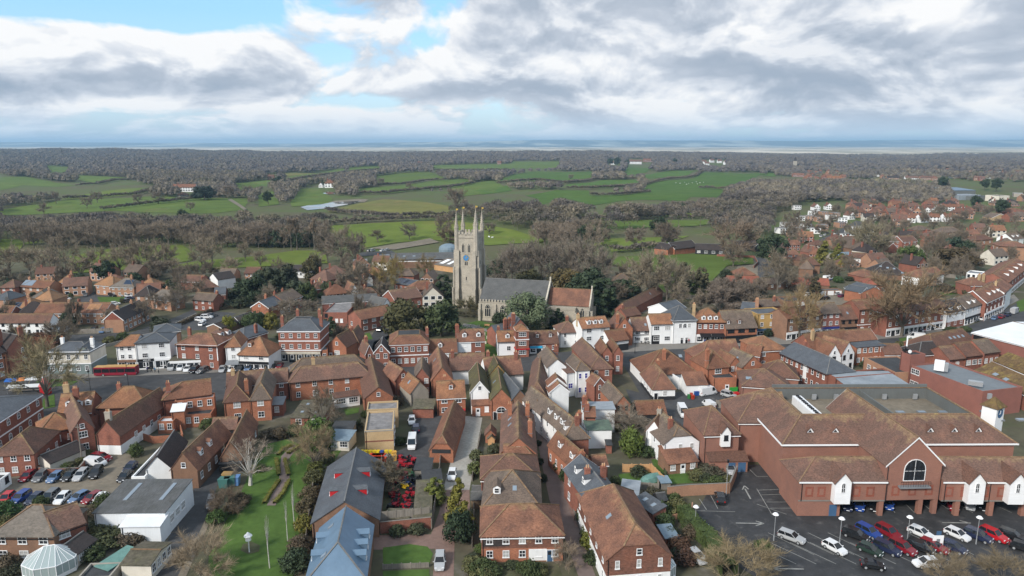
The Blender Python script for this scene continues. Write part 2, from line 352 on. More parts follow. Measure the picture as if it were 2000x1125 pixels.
# ---------------------------------------------------------------- buildings
_wc={};FOOT=[]
def win_mesh(w,h,st='s'):
    k=(round(w,1),round(h,1),st)
    if k in _wc:return _wc[k]
    w,h=k[0],k[1];b=MB();f=.09;fm,gm='wp','gl'
    if st=='d':fm='blk'
    if st=='b':gm='glb'
    if st=='w':gm='wp'
    if st=='c':gm='cur'
    x0,x1=-w/2,w/2
    if st=='a':                                    # round-headed
        n=8;arc=[(w/2*math.cos(math.pi*i/n),h-w/2+w/2*math.sin(math.pi*i/n)) for i in range(n+1)]
        b.poly([(x1,-.02,0)]+[(x,-.02,z) for x,z in arc]+[(x0,-.02,0)],1)
        pr=[(x1+.0,0)]+arc+[(x0,0)]
        for (ax,az),(bx,bz) in zip(pr,pr[1:]+pr[:1]):b.tube((ax,-.03,az),(bx,-.03,bz),.08,.08,4,0,False)
        b.box(-.03,.03,-.06,-.01,0,h);b.box(x0,x1,-.06,-.01,h*.45,h*.45+.06)
    else:
        b.poly([(x0+f,-.02,f),(x1-f,-.02,f),(x1-f,-.02,h-f),(x0+f,-.02,h-f)],1)
        b.box(x0,x0+f,-.07,.02,0,h);b.box(x1-f,x1,-.07,.02,0,h)
        b.box(x0+f,x1-f,-.07,.02,h-f,h);b.box(x0-.06,x1+.06,-.13,.02,-.07,f)
        nv=max(0,int(round(w/.62))-1);nh=max(1,int(round(h/.7))-1) if h>.8 else 0
        if st !='w':
            for i in range(nv):
                x=x0+w*(i+1)/(nv+1);b.box(x-.03,x+.03,-.055,-.015,f,h-f)
            for i in range(nh):
                z=h*(i+1)/(nh+1);b.box(x0+f,x1-f,-.052,-.012,z-.03,z+.03)
    me=b.mesh('window',[fm,gm]);_wc[k]=me;return me
def door_mesh(st):
    k=('door',st)
    if k in _wc:return _wc[k]
    b=MB();b.box(-.55,-.46,-.1,.02,0,2.15,1);b.box(.46,.55,-.1,.02,0,2.15,1);b.box(-.46,.46,-.1,.02,2.06,2.15,1)
    b.box(-.46,.46,-.05,.02,0,2.06);b.box(-.32,-.06,-.065,-.05,.3,.95);b.box(.06,.32,-.065,-.05,.3,.95);b.box(-.32,.32,-.065,-.05,1.2,1.85,2)
    b.box(.36,.41,-.1,-.05,1.0,1.06,1)
    me=b.mesh('door',[st,'wp','gl']);_wc[k]=me;return me
SIDE={'f':0,'l':-90,'r':90,'b':180}
def side_mx(s,t,z,Lx,Ly):
    x,y={'f':(t,0),'b':(t,Ly),'l':(0,t),'r':(Lx,t)}[s]
    return Matrix.Translation((x,y,z)) @ Matrix.Rotation(R(SIDE[s]),4,'Z')
def chimney(parent,mx,w,d,z0,z1,m='rb',pots=2):
    b=MB();b.box(-w/2,w/2,-d/2,d/2,z0,z1-.35);b.box(-w/2-.07,w/2+.07,-d/2-.07,d/2+.07,z1-.35,z1-.12);b.box(-w/2,w/2,-d/2,d/2,z1-.12,z1)
    b.box(-w/2-.06,w/2+.06,-d/2-.06,d/2+.06,z0+(z1-z0)*.42,z0+(z1-z0)*.42+.08,2)
    c=b.build('chimney',[m,'pot','lead'],parent,mx)
    if 'pot' not in _wc:
        p=MB();p.tube((0,0,0),(0,0,.55),.16,.12,6);_wc['pot']=p.mesh('chimney_pot',['pot'])
    n=max(1,pots)
    for i in range(n):link('chimney_pot',_wc['pot'],c,Matrix.Translation(((i-(n-1)/2)*w/n*.8,0,z1)))
    return c
def roof_geo(L,W,h,rh,e0,e1,o=.3,vo=.15):
    """top polygons, ridge lines in (u, v, z): u along the ridge, v across"""
    k=rh/(W/2);ze=h-k*o;hw=W/2;zr=h+rh;polys=[];lines=[]
    def end(e,sgn,L0):                             # returns eave u, ridge u, knee u/z for this end
        if e=='h':i=min(hw,L*.5);return-o,i
        if e=='j':return-vo,hw*.5
        return-vo,-vo
    a0,r0=end(e0,1,0);a1,r1=end(e1,-1,L);A1,R1=L-a1,L-r1
    if r0>R1:r0=R1=(r0+R1)/2
    t=.5;zk=h+rh*t
    for s in (0,1):
        V=(lambda v:v) if s==0 else (lambda v:W-v)
        P=[(a0,V(-o),ze),(A1,V(-o),ze)]
        if e1=='j':P.append((A1,V(hw*t),zk))
        P.append((R1,hw,zr))
        if R1-r0>1e-3:P.append((r0,hw,zr))
        if e0=='j':P.append((a0,V(hw*t),zk))
        polys.append(P)
    for e,a,r in ((e0,a0,r0),(e1,A1,R1)):
        if e=='h':polys.append([(a,-o,ze),(r,hw,zr),(a,W+o,ze)]);lines+=[((a,-o,ze),(r,hw,zr)),((a,W+o,ze),(r,hw,zr))]
        if e=='j':polys.append([(a,hw*t,zk),(r,hw,zr),(a,W-hw*t,zk)]);lines+=[((a,hw*t,zk),(r,hw,zr)),((a,W-hw*t,zk),(r,hw,zr))]
    lines.append(((r0,hw,zr),(R1,hw,zr)))
    return polys,lines
def wing(root,Rinv,a,b,D,h,rh,kind,wall,roof,opts='',base=0.0,ab=None):
    """one rectangular range: a, b are the photo's pixels of its front eave corners (eave height h), D its depth in metres or the pixel of a far eave corner"""
    if ab is None:
        A,B=G(*a,h),G(*b,h)
    else:A,B=Vector(ab[0]),Vector(ab[1])
    A.z=B.z=0 if A.y<430 else (A.z+B.z)/2
    gx=(B-A);Lx=gx.length;ang=math.atan2(gx.y,gx.x)
    if isinstance(D,tuple):
        C=G(*D,h)-A;D=abs(-math.sin(ang)*C.x+math.cos(ang)*C.y)
    Ly=float(D);Wm=Matrix.Translation(A) @ Matrix.Rotation(ang,4,'Z')
    if root is None:return Wm,Lx,Ly
    mx=Rinv @ Wm
    if root is not None and root.name[:5] !='super':rh=rh*.84
    if roof in ('rt','bt') and root is not None and root.name[:5] !='super' and (len(root['label'])*7+int(Lx*3)) % 5==0:roof='wt'
    ops=opts.split();lo=None;V='V' in ops;o=.3
    for q in ops:
        if q.startswith('L:'):t=q[2:].split(',');lo=(t[0],float(t[1]))
    # ---- walls
    b_=MB();hh=h-.06
    def wallpoly(p,q,extra=()):
        if lo and lo[1]<hh:
            b_.poly([(*p,base),(*q,base),(*q,lo[1]),(*p,lo[1])],1)
            b_.poly([(*p,lo[1]),(*q,lo[1]),(*q,hh),*extra,(*p,hh)],0)
        else:b_.poly([(*p,base-.3 if base==0 else base),(*q,base-.3 if base==0 else base),(*q,hh),*extra,(*p,hh)],0)
    ax=kind[0];e0=kind[1] if len(kind)>1 else 'g';e1=kind[2] if len(kind)>2 else e0
    C4=[(0,0),(Lx,0),(Lx,Ly),(0,Ly)];ex={i:() for i in range(4)}
    def gab(e,p,q):
        if e=='g':return (((p[0]+q[0])/2,(p[1]+q[1])/2,hh+rh-.06),)
        if e=='j':
            f=lambda t:(q[0]+(p[0]-q[0])*t,q[1]+(p[1]-q[1])*t)
            return ((*f(.25),hh+rh*.5-.06),(*f(.75),hh+rh*.5-.06))
        return ()
    if ax=='x':ex[3]=gab(e0,C4[3],C4[0]);ex[1]=gab(e1,C4[1],C4[2])
    if ax=='y':ex[0]=gab(e0,C4[0],C4[1]);ex[2]=gab(e1,C4[2],C4[3])
    if ax=='s':ex[1]=((Lx,Ly,hh+rh-.05),);ex[3]=((0,Ly,hh+rh-.05),)
    for i in range(4):wallpoly(C4[i],C4[(i+1) % 4],ex[i])
    if ax=='s':b_.poly([(0,Ly,hh),(Lx,Ly,hh),(Lx,Ly,hh+rh-.05),(0,Ly,hh+rh-.05)],0)
    wm=[wall]+([lo[0]] if lo else [])
    pw=.28
    if ax=='p':                                    # parapet
        z=h;inn=[(pw,pw),(Lx-pw,pw),(Lx-pw,Ly-pw),(pw,Ly-pw)]
        for i in range(4):
            j=(i+1) % 4;b_.poly([(*C4[i],hh),(*C4[j],hh),(*inn[j],hh),(*inn[i],hh)]);b_.poly([(*inn[i],hh),(*inn[j],hh),(*inn[j],hh-.5),(*inn[i],hh-.5)])
    W=b_.build('wall',wm,root,mx)
    # ---- roof
    r_=MB();rgm='rg2' if roof in ('sl','gs','mt','gc','gc2','dt','fe') else 'rg'
    if ax in 'xy':
        L,w_=(Lx,Ly) if ax=='x' else (Ly,Lx);polys,lines=roof_geo(L,w_,h,rh,e0,e1)
        f=(lambda p:p) if ax=='x' else (lambda p:(p[1],p[0],p[2]))
        r_.solid([[f(p) for p in P] for P in polys],.14,0)
        for p,q in lines:
            p,q=Vector(f(p)),Vector(f(q));
            if (q-p).length>.3:r_.tube(p,q,.16,.16,4,1,False)
    elif ax=='s':
        r_.solid([[(-.2,-.3,h-rh/Ly*.3),(Lx+.2,-.3,h-rh/Ly*.3),(Lx+.2,Ly+.1,h+rh),(-.2,Ly+.1,h+rh)]],.14,0)
    elif ax=='t':                                  # truncated hip with a flat top
        i=float(kind[1:] or 2.5);P=[(-.3,-.3,h),(Lx+.3,-.3,h),(Lx+.3,Ly+.3,h),(-.3,Ly+.3,h)];Q=[(i,i,h+rh),(Lx-i,i,h+rh),(Lx-i,Ly-i,h+rh),(i,Ly-i,h+rh)]
        r_.solid([[P[k],P[(k+1) % 4],Q[(k+1) % 4],Q[k]] for k in range(4)] ,.14,0);r_.poly([(q[0],q[1],q[2]-.02) for q in Q],2)
        for k in range(4):r_.tube(P[k],Q[k],.15,.15,4,1,False);r_.tube(Q[k],Q[(k+1) % 4],.15,.15,4,1,False)
    elif ax=='p':
        r_.poly([(pw,pw,h-.45),(Lx-pw,pw,h-.45),(Lx-pw,Ly-pw,h-.45),(pw,Ly-pw,h-.45)],0)
    if r_.f:
        Rf=r_.build('roof',[roof,rgm,'fe'],root,mx);at=Rf.data.attributes.new('rd','FLOAT','POINT');zz=np.array(r_.v)[:,2];at.data.foreach_set('value',np.clip((zz-h)/max(rh,.4),0,1).astype(np.float32)*(ax in 'xyt'))
        FOOT.append([(Wm @ Vector((x,y,0))).to_2d() for x,y in ((-1,-1),(Lx+1,-1),(Lx+1,Ly+1),(-1,Ly+1))])
    if h>3.5 and base==0 and ax in 'xyps':
        d_=MB();d_.tube((.25,-.08,0),(.25,-.08,h-.2),.06,.06,5);d_.build('downpipe','blk' if wall !='wh' else 'lead',root,mx)
        if ax=='x' and e0 !='q':d_=MB();d_.box(-.2,Lx+.2,-.42,-.30,h-.42-.2*(rh>2),h-.28-.2*(rh>2));d_.build('gutter','blk' if len(opts) % 3 else 'wp',root,mx)  # gutter; where black, its dark line also draws shade under the eaves
    # ---- white verge boards
    if V and ax in 'xy':
        L,w_=(Lx,Ly) if ax=='x' else (Ly,Lx);f=(lambda p:p) if ax=='x' else (lambda p:(p[1],p[0],p[2]))
        k=rh/(w_/2)
        for e,u in ((e0,-.17),(e1,L+.17)):
            if e=='g':
                v_=MB()
                for v0,v1 in ((-.3,w_/2),(w_+.3,w_/2)):
                    p,q=Vector(f((u,v0,h-k*.3-.1))),Vector(f((u,v1,h+rh-.1)))
                    v_.poly([p+Vector((0,0,.14)),q+Vector((0,0,.14)),q-Vector((0,0,.2)),p-Vector((0,0,.2))])
                v_.build('bargeboard','wp',root,mx)
    # ---- openings and extras
    for q in ops:
        c=q[0]
        if c in 'flrb' and len(q)>3 and q[1].isdigit() and 'x' in q:
            rows,rest=q[1:].split('x',1);st='s';ww=1.05;u0,u1=0.,1.
            if '@' in rest:rest,rg=rest.split('@');u0,u1=map(float,rg.split('-'))
            if ':' in rest:rest,w2=rest.split(':');ww=float(w2)
            if rest[-1].isalpha():st=rest[-1];rest=rest[:-1]
            n=int(rest);rows=int(rows);z0=(lo[1] if (lo and lo[0]=='bk') else 0);top=h;fh=(top-base)/rows;T=Lx if c in 'fb' else Ly
            for i in range(rows):
                for jx in range(n):
                    t=T*(u0+(u1-u0)*(jx+.5)/n);wh=min(1.5 if rows<3 else 1.4,fh*.52)
                    link('window',win_mesh(min(ww,T/n*.75),wh,'c' if st=='s' and random.random()<.33 else st),root,mx @ side_mx(c,t,base+i*fh+fh*.34,Lx,Ly) @ Matrix.Translation((0,-.012,0)))
        elif c=='g' and len(q)<=3:
            side='f' if ax=='y' else ('r' if q.endswith('r') else 'l');T=Lx if ax=='y' else Ly
            link('window',win_mesh(.9,min(1.1,rh*.4),'s'),root,mx @ side_mx(side,T/2,h+rh*.08,Lx,Ly) @ Matrix.Translation((0,-.012,0)))
        elif c=='D':
            t=q[1:].split(',');s=t[0] if t[0] in 'flr' else 'f';u=float(t[1] if t[0] in 'flr' else t[0]);dm=t[-1] if t[-1] in M else 'blk'
            link('door',door_mesh(dm),root,mx @ side_mx(s,u*(Lx if s=='f' else Ly),0,Lx,Ly) @ Matrix.Translation((0,-.015,0)))
        elif c=='c':
            t=q[1:].split(',');u,v=float(t[0]),float(t[1]);H=float(t[2]) if len(t)>2 else 1.3;m=t[3] if len(t)>3 else ('rb' if wall not in ('ob','pb') else wall)
            big=1.25 if H>2 else .95
            chimney(root,mx @ Matrix.Translation((u*Lx,v*Ly,0)),big,.75,h-.5,h+rh+H*.72,m,2 if big<1.2 else 3)
        elif c=='d' and len(q)>1 and ax in 'xyt':
            sd_=q[1] if q[1] in 'lr' else ('f' if ax !='y' else 'l');t=q[1:].lstrip('lrf').split(',');u=float(t[0]);fr=float(t[1]) if len(t)>1 else .3
            wmat=t[2] if len(t)>2 else 'wp'
            span=(Ly if sd_=='f' else Lx)/2 if ax !='t' else float(kind[1:] or 2.5);k=rh/span;vv=span*fr;dw,dh=1.35,1.25;dd=(dh+.5)/k
            dmx={'f':Matrix.Translation((u*Lx,vv,h+k*vv)),'l':Matrix.Translation((vv,u*Ly,h+k*vv)) @ Matrix.Rotation(R(-90),4,'Z'),'r':Matrix.Translation((Lx-vv,u*Ly,h+k*vv)) @ Matrix.Rotation(R(90),4,'Z')}[sd_]
            e=MB();x0,x1=-dw/2,dw/2
            e.poly([(x0,0,-.1),(x1,0,-.1),(x1,0,dh),(0,0,dh+.5),(x0,0,dh)],0)
            for x in (x0,x1):e.poly([(x,0,-.1),(x,0,dh),(x,dh/k,dh)],0)
            e.solid([[(x0-.12,-.15,dh-.05),(0,-.15,dh+.5),(0,dd,dh+.5),(x0-.12,dh/k,dh-.05)],[(x1+.12,-.15,dh-.05),(0,-.15,dh+.5),(0,dd,dh+.5),(x1+.12,dh/k,dh-.05)]],.08,1)
            dm=e.build('dormer',[wmat,roof],root,mx @ dmx);link('window',win_mesh(.9,1.0,'s'),dm,Matrix.Translation((0,-.015,.12)))
        elif c=='k' and ax in 'xys':
            sd_=q[1] if q[1] in 'lr' else 'f';t=q[1:].lstrip('lrf').split(',');u,fr=float(t[0]),float(t[1]);kw=float(t[2]) if len(t)>2 else .8;mk=t[3] if len(t)>3 else 'gl2';kl=float(t[4]) if len(t)>4 else 1.1
            span={'x':Ly/2,'y':Lx/2,'s':Ly}[ax];k=rh/span;vv=span*fr;al=math.atan(k)
            dmx={'f':Matrix.Translation((u*Lx,vv,h+k*vv)),'l':Matrix.Translation((vv,u*Ly,h+k*vv)) @ Matrix.Rotation(R(-90),4,'Z'),'r':Matrix.Translation((Lx-vv,u*Ly,h+k*vv)) @ Matrix.Rotation(R(90),4,'Z')}[sd_] @ Matrix.Rotation(al,4,'X')
            e=MB();e.box(-kw/2,kw/2,-kl/2,kl/2,-.02,.07,0);e.poly([(-kw/2+.06,-kl/2+.06,.078),(kw/2-.06,-kl/2+.06,.078),(kw/2-.06,kl/2-.06,.078),(-kw/2+.06,kl/2-.06,.078)],1)
            e.build('solar_panel' if mk.startswith('pv') else 'rooflight',['lead',mk],root,mx @ dmx)
        elif c=='S' and q[1]==':':
            t=q[2:].split(',');fm,hs=t[0],float(t[1]);fr=t[2] if len(t)>2 else 'wp';u0,u1=(float(t[3]),float(t[4])) if len(t)>4 else (0.,1.);X0,X1=Lx*u0+.1,Lx*u1-.1
            e=MB();e.box(X0,X1,-.28,.0,hs-.75,hs,0);e.box(X0,X1,-.06,0,0,hs-.75,1);n=max(2,int((X1-X0)/2.3))
            for i in range(n+1):
                x=X0+(X1-X0-.18)*i/n;e.box(x,x+.18,-.16,-.06,0,hs-.75,1)
            for i in range(n):
                x=X0+(X1-X0-.18)*i/n+.18;x2=X0+(X1-X0-.18)*(i+1)/n
                e.poly([(x+.1,-.075,.5 if i % 3 !=1 else .05),(x2-.1,-.075,.5 if i % 3 !=1 else .05),(x2-.1,-.075,hs-.95),(x+.1,-.075,hs-.95)],2)
            e.build('shopfront',[fm,fr,'gl'],root,mx)
        elif c=='B' and q[1]==':':               # projecting band or cornice
            t=q[2:].split(',');z,m,dp=float(t[1]),t[0],float(t[2]) if len(t)>2 else .12
            e=MB();e.box(-dp,Lx+dp,-dp,-.003,z,z+.3);e.box(Lx+.003,Lx+dp,0,Ly,z,z+.3);e.box(-dp,-.003,0,Ly,z,z+.3);e.build('cornice',m,root,mx)
        elif c=='A' and q[1]==':':               # awning
            t=q[2:].split(',');e=MB();x0,x1,z=float(t[1])*Lx,float(t[2])*Lx,float(t[3]);e.solid([[(x0,-2.0,z-.9),(x1,-2.0,z-.9),(x1,-.02,z),(x0,-.02,z)]],.05);e.build('awning',t[0],root,mx)
        elif c=='Z' and q[1]==':':               # front panel of another facing, or painted passage shade: mat,u0,u1,z0,z1
            t=q[2:].split(',');e=MB();x0,x1=float(t[1])*Lx,float(t[2])*Lx;e.box(x0,x1,-.05,-.003,float(t[3]),float(t[4]));e.build('wall_panel',t[0],root,mx)
        elif c=='H' and q[1]==':':               # panel on the front gable: mat
            e=MB();m=q[2:];T=Lx;e.poly([(.05,-.02,h-.1),(T-.05,-.02,h-.1),(T/2,-.02,h+rh-.25)]);e.build('gable_panel',m,root,mx)
    return Wm,Lx,Ly
def bld(label,wings,name='house',cat='house',group=None):
    w0=wings[0];Wm,Lx,Ly=wing(None,None,*w0[:8],*((w0[8],) if len(w0)>8 else ()))
    root=thing(name,label,cat,Wm @ Matrix.Translation((Lx/2,Ly/2,0)),group);Ri=root.matrix_basis.inverted()
    for w in wings:wing(root,Ri,*w)
    return root
# ---------------------------------------------------------------- the town: near left
H=bld
H('red brick hall with white pilasters and low slate roof at the left edge',[((-40,846),(80,770),14,7,2.2,'xhh','rb','sl','B:wp,6.6,.3 B:wp,3.2 f2x6a:1.1')],'public_hall','hall')
H('hipped brick house with dark brown tiles beside the left car yard',[((-15,889),(65,884),(118,841),5,3.4,'yhh','rb','bt','f2x3 r1x3')])
H('low cream rendered store with dark tiled gable roof by the car yard wall',[((66,896),(97,904),(135,868),2.5,1.6,'ygg','cr','dt')],'outbuilding','outbuilding')
H('small orange-tiled hipped house behind the dark hipped house',[((75,846),(147,832),8,4.4,3.4,'xhh','rb','ot','f1x3')])
H('brick house with a three-storey white-windowed gable above the yard steps',[((139,843),(183,834),(238,776),5.8,3.6,'ygg','rb','bt','f2x1:1.7 g'),((127,815),(158,822),5,4,0,'p','rb','gy')])
H('long brick range with white-washed side wall and big tapering end chimney',[((188,848),(233,849),(281,780),4.8,3.8,'ygg','rb','bt','c.45,.06,2.4,gr r1x5@.2-.95 L:wh,2.2')])
H('red-tiled street house with dormers and two tall ochre chimneys',[((112,808),(178,802),9,5.5,4,'xgg','rb','ot','d.3 d.62 d.88 c.08,.7,2.6,yb c.5,.3,2.4')])
H('hipped brown-tiled corner house on the main street near the bus shelter',[((190,795),(287,792),9,6,4.2,'xhh','rb','ot','c.3,.5,1')])
H('white gabled workshop with dark roof and felted flat annexe',[((284,916),(333,912),(365,860),4,3.1,'ygg','wh','dt'),((256,931),(283,930),(318,863),3.1,0,'p','wh','fe')],'workshop','workshop')
H('brown brick coach house with two dormers along the narrow lane',[((333,916),(385,916),(420,847),4.2,4.2,'yhg' if 0 else 'ygg','bb','rt','g dr.25 dr.5 r1x5')],'coach_house','house')
H('white metal industrial unit with grey sheet roof and two long rooflights',[((183,1000),(322,999),(359,941),4.8,.7,'s','wm','gc','k.28,.6,.75,gl2,6 k.8,.6,.75,gl2,6 r1x3:1.6@.1-.7'),((235,1027),(312,1026),3.6,3.6,.6,'s','wm','wf','')],'industrial_unit','workshop')
H('brick house with lichened hipped roof beside the glass conservatory',[((-20,1044),(104,1045),9,5,3.5,'xhh','bb','gt','f2x3:1.5'),((104,1040),(166,1018),7,5,2.8,'xgg','rb','bt','f2x1:1.9@.1-.5'),((150,1080),(187,1052),4.5,2.4,1.4,'xgg','cr','dt','f1x2:1.6')])
H('mossy corrugated shed with cream walls beside the lane',[((236,1101),(294,1102),(320,1059),2.8,.7,'xgg','cr','mo','r1x4')],'shed','shed')
H('green-roofed lean-to shed next to the mossy shed',[((188,1104),(213,1112),(250,1068),2,.3,'s','wdg','tq')],'shed','shed')
H('low felt-roofed garage at the bottom of the picture',[((150,1128),(214,1126),4,2.2,0,'p','gr','fe')],'garage','garage')
H('small white flat-roofed store at the left edge of the car yard',[((-14,946),(20,922),6,2.6,0,'p','wh','fe','f1x1d@.5-1')],'outbuilding','outbuilding')
H('orange brick house with white flat-roofed extensions',[((318,780),(413,768),9,6.6,3,'xhg','rb','rt','c.12,.2,1.5'),((341,783),(418,775),3.5,6.2,0,'p','ob','wf','f2x4'),((307,823),(338,822),3.2,3.2,0,'p','ob','wf','f1x2'),((334,803),(359,801),3,5,.9,'s','ob','wf',''),((359,810),(412,807),4,3.4,0,'p','ob','fe','f1x2@0-.6 D.8,wdo')])
H('brick pair with two steep hipped fronts and valley roofs behind',[((437,784),(487,779),15,6,3.6,'yhg','ob','bt','f2x1:1.6 c.9,.15,1.6'),((488,779),(528,776),15,6,4,'yhg','ob','bt','f2x1:1.5')])
H('low dark-tiled street range between the hipped pair and the big brick house',[((442,753),(562,743),7,5.3,3,'xgg','rb','bt','f2x2@.55-1 c.1,.4,1.2,yb')])
H('small lead-roofed outhouse beside the large orange brick house',[((528,790),(552,789),4,3.2,.8,'s','rb','lead','f1x1')],'outbuilding','outbuilding')
H('large orange brick house with long double-pitched tile roof',[((565,745),(724,731),6.5,5.6,3.5,'xhh','ob','bt','f2x5 c.3,.95,1.6,yb'),((567,727),(716,715),6.5,5.6,3.4,'xhh','ob','bt',''),((711.5,778),(767,773),(723,713),4.6,3.2,'ygg','ob','bt','g'),((653,777),(702,770),3,3,.5,'s','wh','bt','f1x2:2.4')])
H('low building with mossy flat roof and four rooflights',[((567,815),(630,815),(640,783),2.7,.35,'s','rb','mo','f1x2:1.4 k.25,.3,.8 k.7,.3,.8 k.25,.75,.8 k.7,.75,.8')],'outbuilding','outbuilding')
H('buff brick flat-roofed block above the mower yard',[((712,841),(768,838),(800,799),5.6,0,'p','yb','fp','r2x3:1.3 B:rb,2.8,.04 B:gr,5.2,.06'),((716,800),(777,797),5.5,5,0,'p','yb','fp','')],'office_block','building')
H('cream garden room with blue-grey roof and wide windows',[((640,858),(681,860),5,2.6,.5,'s','cr','bl','f1x2:2'),((648,838),(688,838),4,2.8,.5,'s','wdg','fe','')],'garden_room','outbuilding')
H('slate-roofed hall with four red-cheeked dormers beside the long lawn',[((609,1021),(739,1013),(738,905),3.6,4.4,'ygg','bb','sl','f1x3d dl.3,.42,red dl.62,.42,red dr.3,.42,red dr.62,.42,red')],'hall','hall')
H('blue-grey zinc-roofed house with projecting dormers beside the long lawn',[((597,1136),(713,1128),(716,1024),4.5,4.2,'yhg','bb','mt','dl.35,.05,mt dl.68,.05,mt dr.3,.05,mt dr.5,.05,mt dr.7,.05,mt kl.25,.5 kl.8,.5')])
H('red brick barn with half-hipped tile roof beside the gravel lane',[((839,878),(885,879),(905,804),3,3.6,'yjg','ob','rt','Z:bk,.1,.9,2.2,3.1')],'barn','barn')
H('brown-tiled brick stable range with black lean-to beside the long lawn',[((430,893),(472,890),(523,822),3.6,3.8,'ygg','bb','rt','f1x1d r1x3'),((428,905),(470,903),3,2.4,.5,'s','bk','fe','')],'stable_range','outbuilding')
H('low open-fronted shed with brown tiled roof behind the curved yard wall',[((412,838),(460,836),5,2.5,2.2,'xgg','bk','bt','')],'shed','shed')
# mews between the gravel lane and the brown lane
H('terraced brick mews with tall chimneys and small orange front gable',[((978,884),(1047,884),(1041,808),5,4,'ygg','ob','bt','g c.25,.75,1.8 c.8,.75,1.8 c.85,.3,1.4 kl.5,.5 kl.66,.5'),((984,896),(1046,896),5,4.6,2.6,'xgh','ob','rt','')])
H('brown-tiled hipped house, farthest of the three in the mews',[((940,934),(1054,932),10,5,3.2,'xhh','rb','bt','')])
H('brown-tiled hipped house with one square front dormer in the mews',[((942,991),(1056,992),14,5,4.6,'xhh','rb','bt','d.24,.35,wp k.55,.5')])
H('tile-hung house with orange brick ground floor facing the bottom of the picture',[((940,1045),(1100,1042),9.5,5,3.5,'xhh','th','rt','f2x5:1.1 L:ob,2.5 Z:dt,.02,.34,2.9,4.9 Z:wh,.58,.8,.2,2.3 Dl,.5 D.84,blu')])
H('long tile-hung house with half-hipped lichened roof beside the brown lane',[((1185,1092),(1311,1083),(1232,958),5.5,5,'yjh','th','rt','f2x3:.7 L:wh,2.6 g kl.42,.5,.9 l2x5:.8')])
H('red brick house with slate roof and white bargeboards beside the long tiled house',[((1145,976),(1212,968),(1190,905),6,3,'ygg','rb','sl','V c.3,.4,1.4 c.78,.4,1.4 dl.35,.3 dl.7,.3 l2x2')])
H('brick end cottage of the white terrace with three left-hand dormers',[((1128,920),(1166,913),(1140,855),5,3.2,'ygg','ob','rt','g dl.3 dl.7 c.3,.05,1.2 l1x5:.7'),((1160,908),(1187,906),4,4,1.5,'xgg','rb','rt','')])
H('tall chimneyed cottage in the middle of the white terrace',[((1103,857),(1150,853),9,5.2,3.2,'yhg','rb','rt','c.62,.25,2 dl.35 l2x2:.8')])
H('long white terrace range with white end gable and slim side dormers',[((1101,845),(1143,838),(1110,764),5.4,3.4,'ygg','wh','rt','dl.12 dl.25 dl.4 l2x7:.8 c.75,.02,1.6')])
H('white gable stepping up the lane, lower of the two',[((1074,765),(1111,763),4,6.4,2.4,'ygg','wh','rt','V l2x1')])
H('white gable stepping up the lane, upper of the two',[((1071,752),(1106,751),4,7.2,2.3,'ygg','wh','rt','V l2x1')])
H('tallest white gabled house at the top of the brown lane',[((1070,717),(1106,715),(1090,689),8,2.6,'ygg','wh','rt','l3x4:.7 c.9,.8,1')])
H('white rear block with grey metal roof strip behind the terrace',[((1140,799),(1201,798),4,6,.4,'s','wh','gc2','c.05,.3,3.2'),((1147,839),(1195,838),5,4.6,.3,'s','wh','gn',''),((1143,812),(1163,812),3,6,2,'xgg','rb','rt','c.2,.3,1.4')],'rear_block','house')
H('white house with royal blue windows and black fire escape',[((1126,722),(1152,720),9,8,2.2,'yhg','wh','bt','f2x2b:.8@.05-.95 L:wh,3'),((1107,728),(1122,726),6,7,1,'s','wh','bt','f1x1b:1.4')])
H('red brick house with long hipped roof beside the fire escape',[((1154,720),(1196,718),(1158,674),6.6,3.2,'yhg','rb','bt','f2x2')])
H('small red brick porch wing with white bargeboards',[((1161,751),(1182,748),5,5,2.2,'ygg','rb','rt','V f2x1:.7')],'porch_wing','house')
H('twin-gabled red brick house overlooking the side alley',[((1175,691),(1196,690.5),10,6.6,2.6,'ygg','rb','rt','f2x1:1'),((1197,690.5),(1217,690),10,6.6,2.6,'ygg','rb','rt','f2x1:1')])
H('orange brick gabled barn beside the white rear block',[((1202,790),(1231,788),(1208,756),5,2.6,'ygg','ob','rt','f2x2d:.8')],'barn','barn')
H('black-boarded garage with red tiled roof in the alley yard',[((1246,808),(1302,806),6.5,2.5,2.6,'xgg','bk','rt','')],'garage','garage')
H('white weatherboarded cottage with half-hipped roof and tiled lean-to',[((1297,867),(1366,861),10,5.2,3.6,'yjg','ww','rt','f2x2:.9@.3-.95 c.35,.35,1.5 l2x3:.8'),((1262,840),(1292,845),8,5.2,3,'ygg','ww','rt','c.5,.6,1.5,gr l2x2:.8'),((1305,905),(1363,899),5,2.6,2.2,'s','bb','rt','f1x3 D.5,wp')],'cottage')
# centre: behind the mews up to the main street
H('gabled red brick corner shop with white bargeboards',[((730,688),(760,687),8,6,3.2,'ygg','rb','dt','V g f2x2@0-1 L:rb,2.6'),((714,690),(729,688),7,6,3,'ygg','rb','bt','V f2x1:.8 c.6,.6,2')],'corner_shop','shop')
H('wide brick bank building with six white sash windows on each floor',[((761,673),(837,670),11,7.4,2.6,'t2.6','rb','rt','f2x6:1.25 B:wp,3.6,.1 B:wp,7.0,.2 c.98,.6,1.4')],'brick_building','building')
H('low tiled range with one white dormer beside the wide brick building',[((838,688),(893,686),8.5,4,3.6,'xgg','wh','rt','d.4,.35 f1x3')])
H('brick house half painted white with two grey-topped dormers',[((893,666),(947,664),7.5,6.2,3.4,'xgg','rb','rt','d.27,.3 d.78,.3 f2x2:1.7 Z:wh,0,.5,2.4,6.1 c.02,.4,2.2')])
H('long brown roof on the south side of the street below the half-white house',[((880,722),(949,719),9,4.6,4,'xgg','wh','bt','c.08,.4,1.6')])
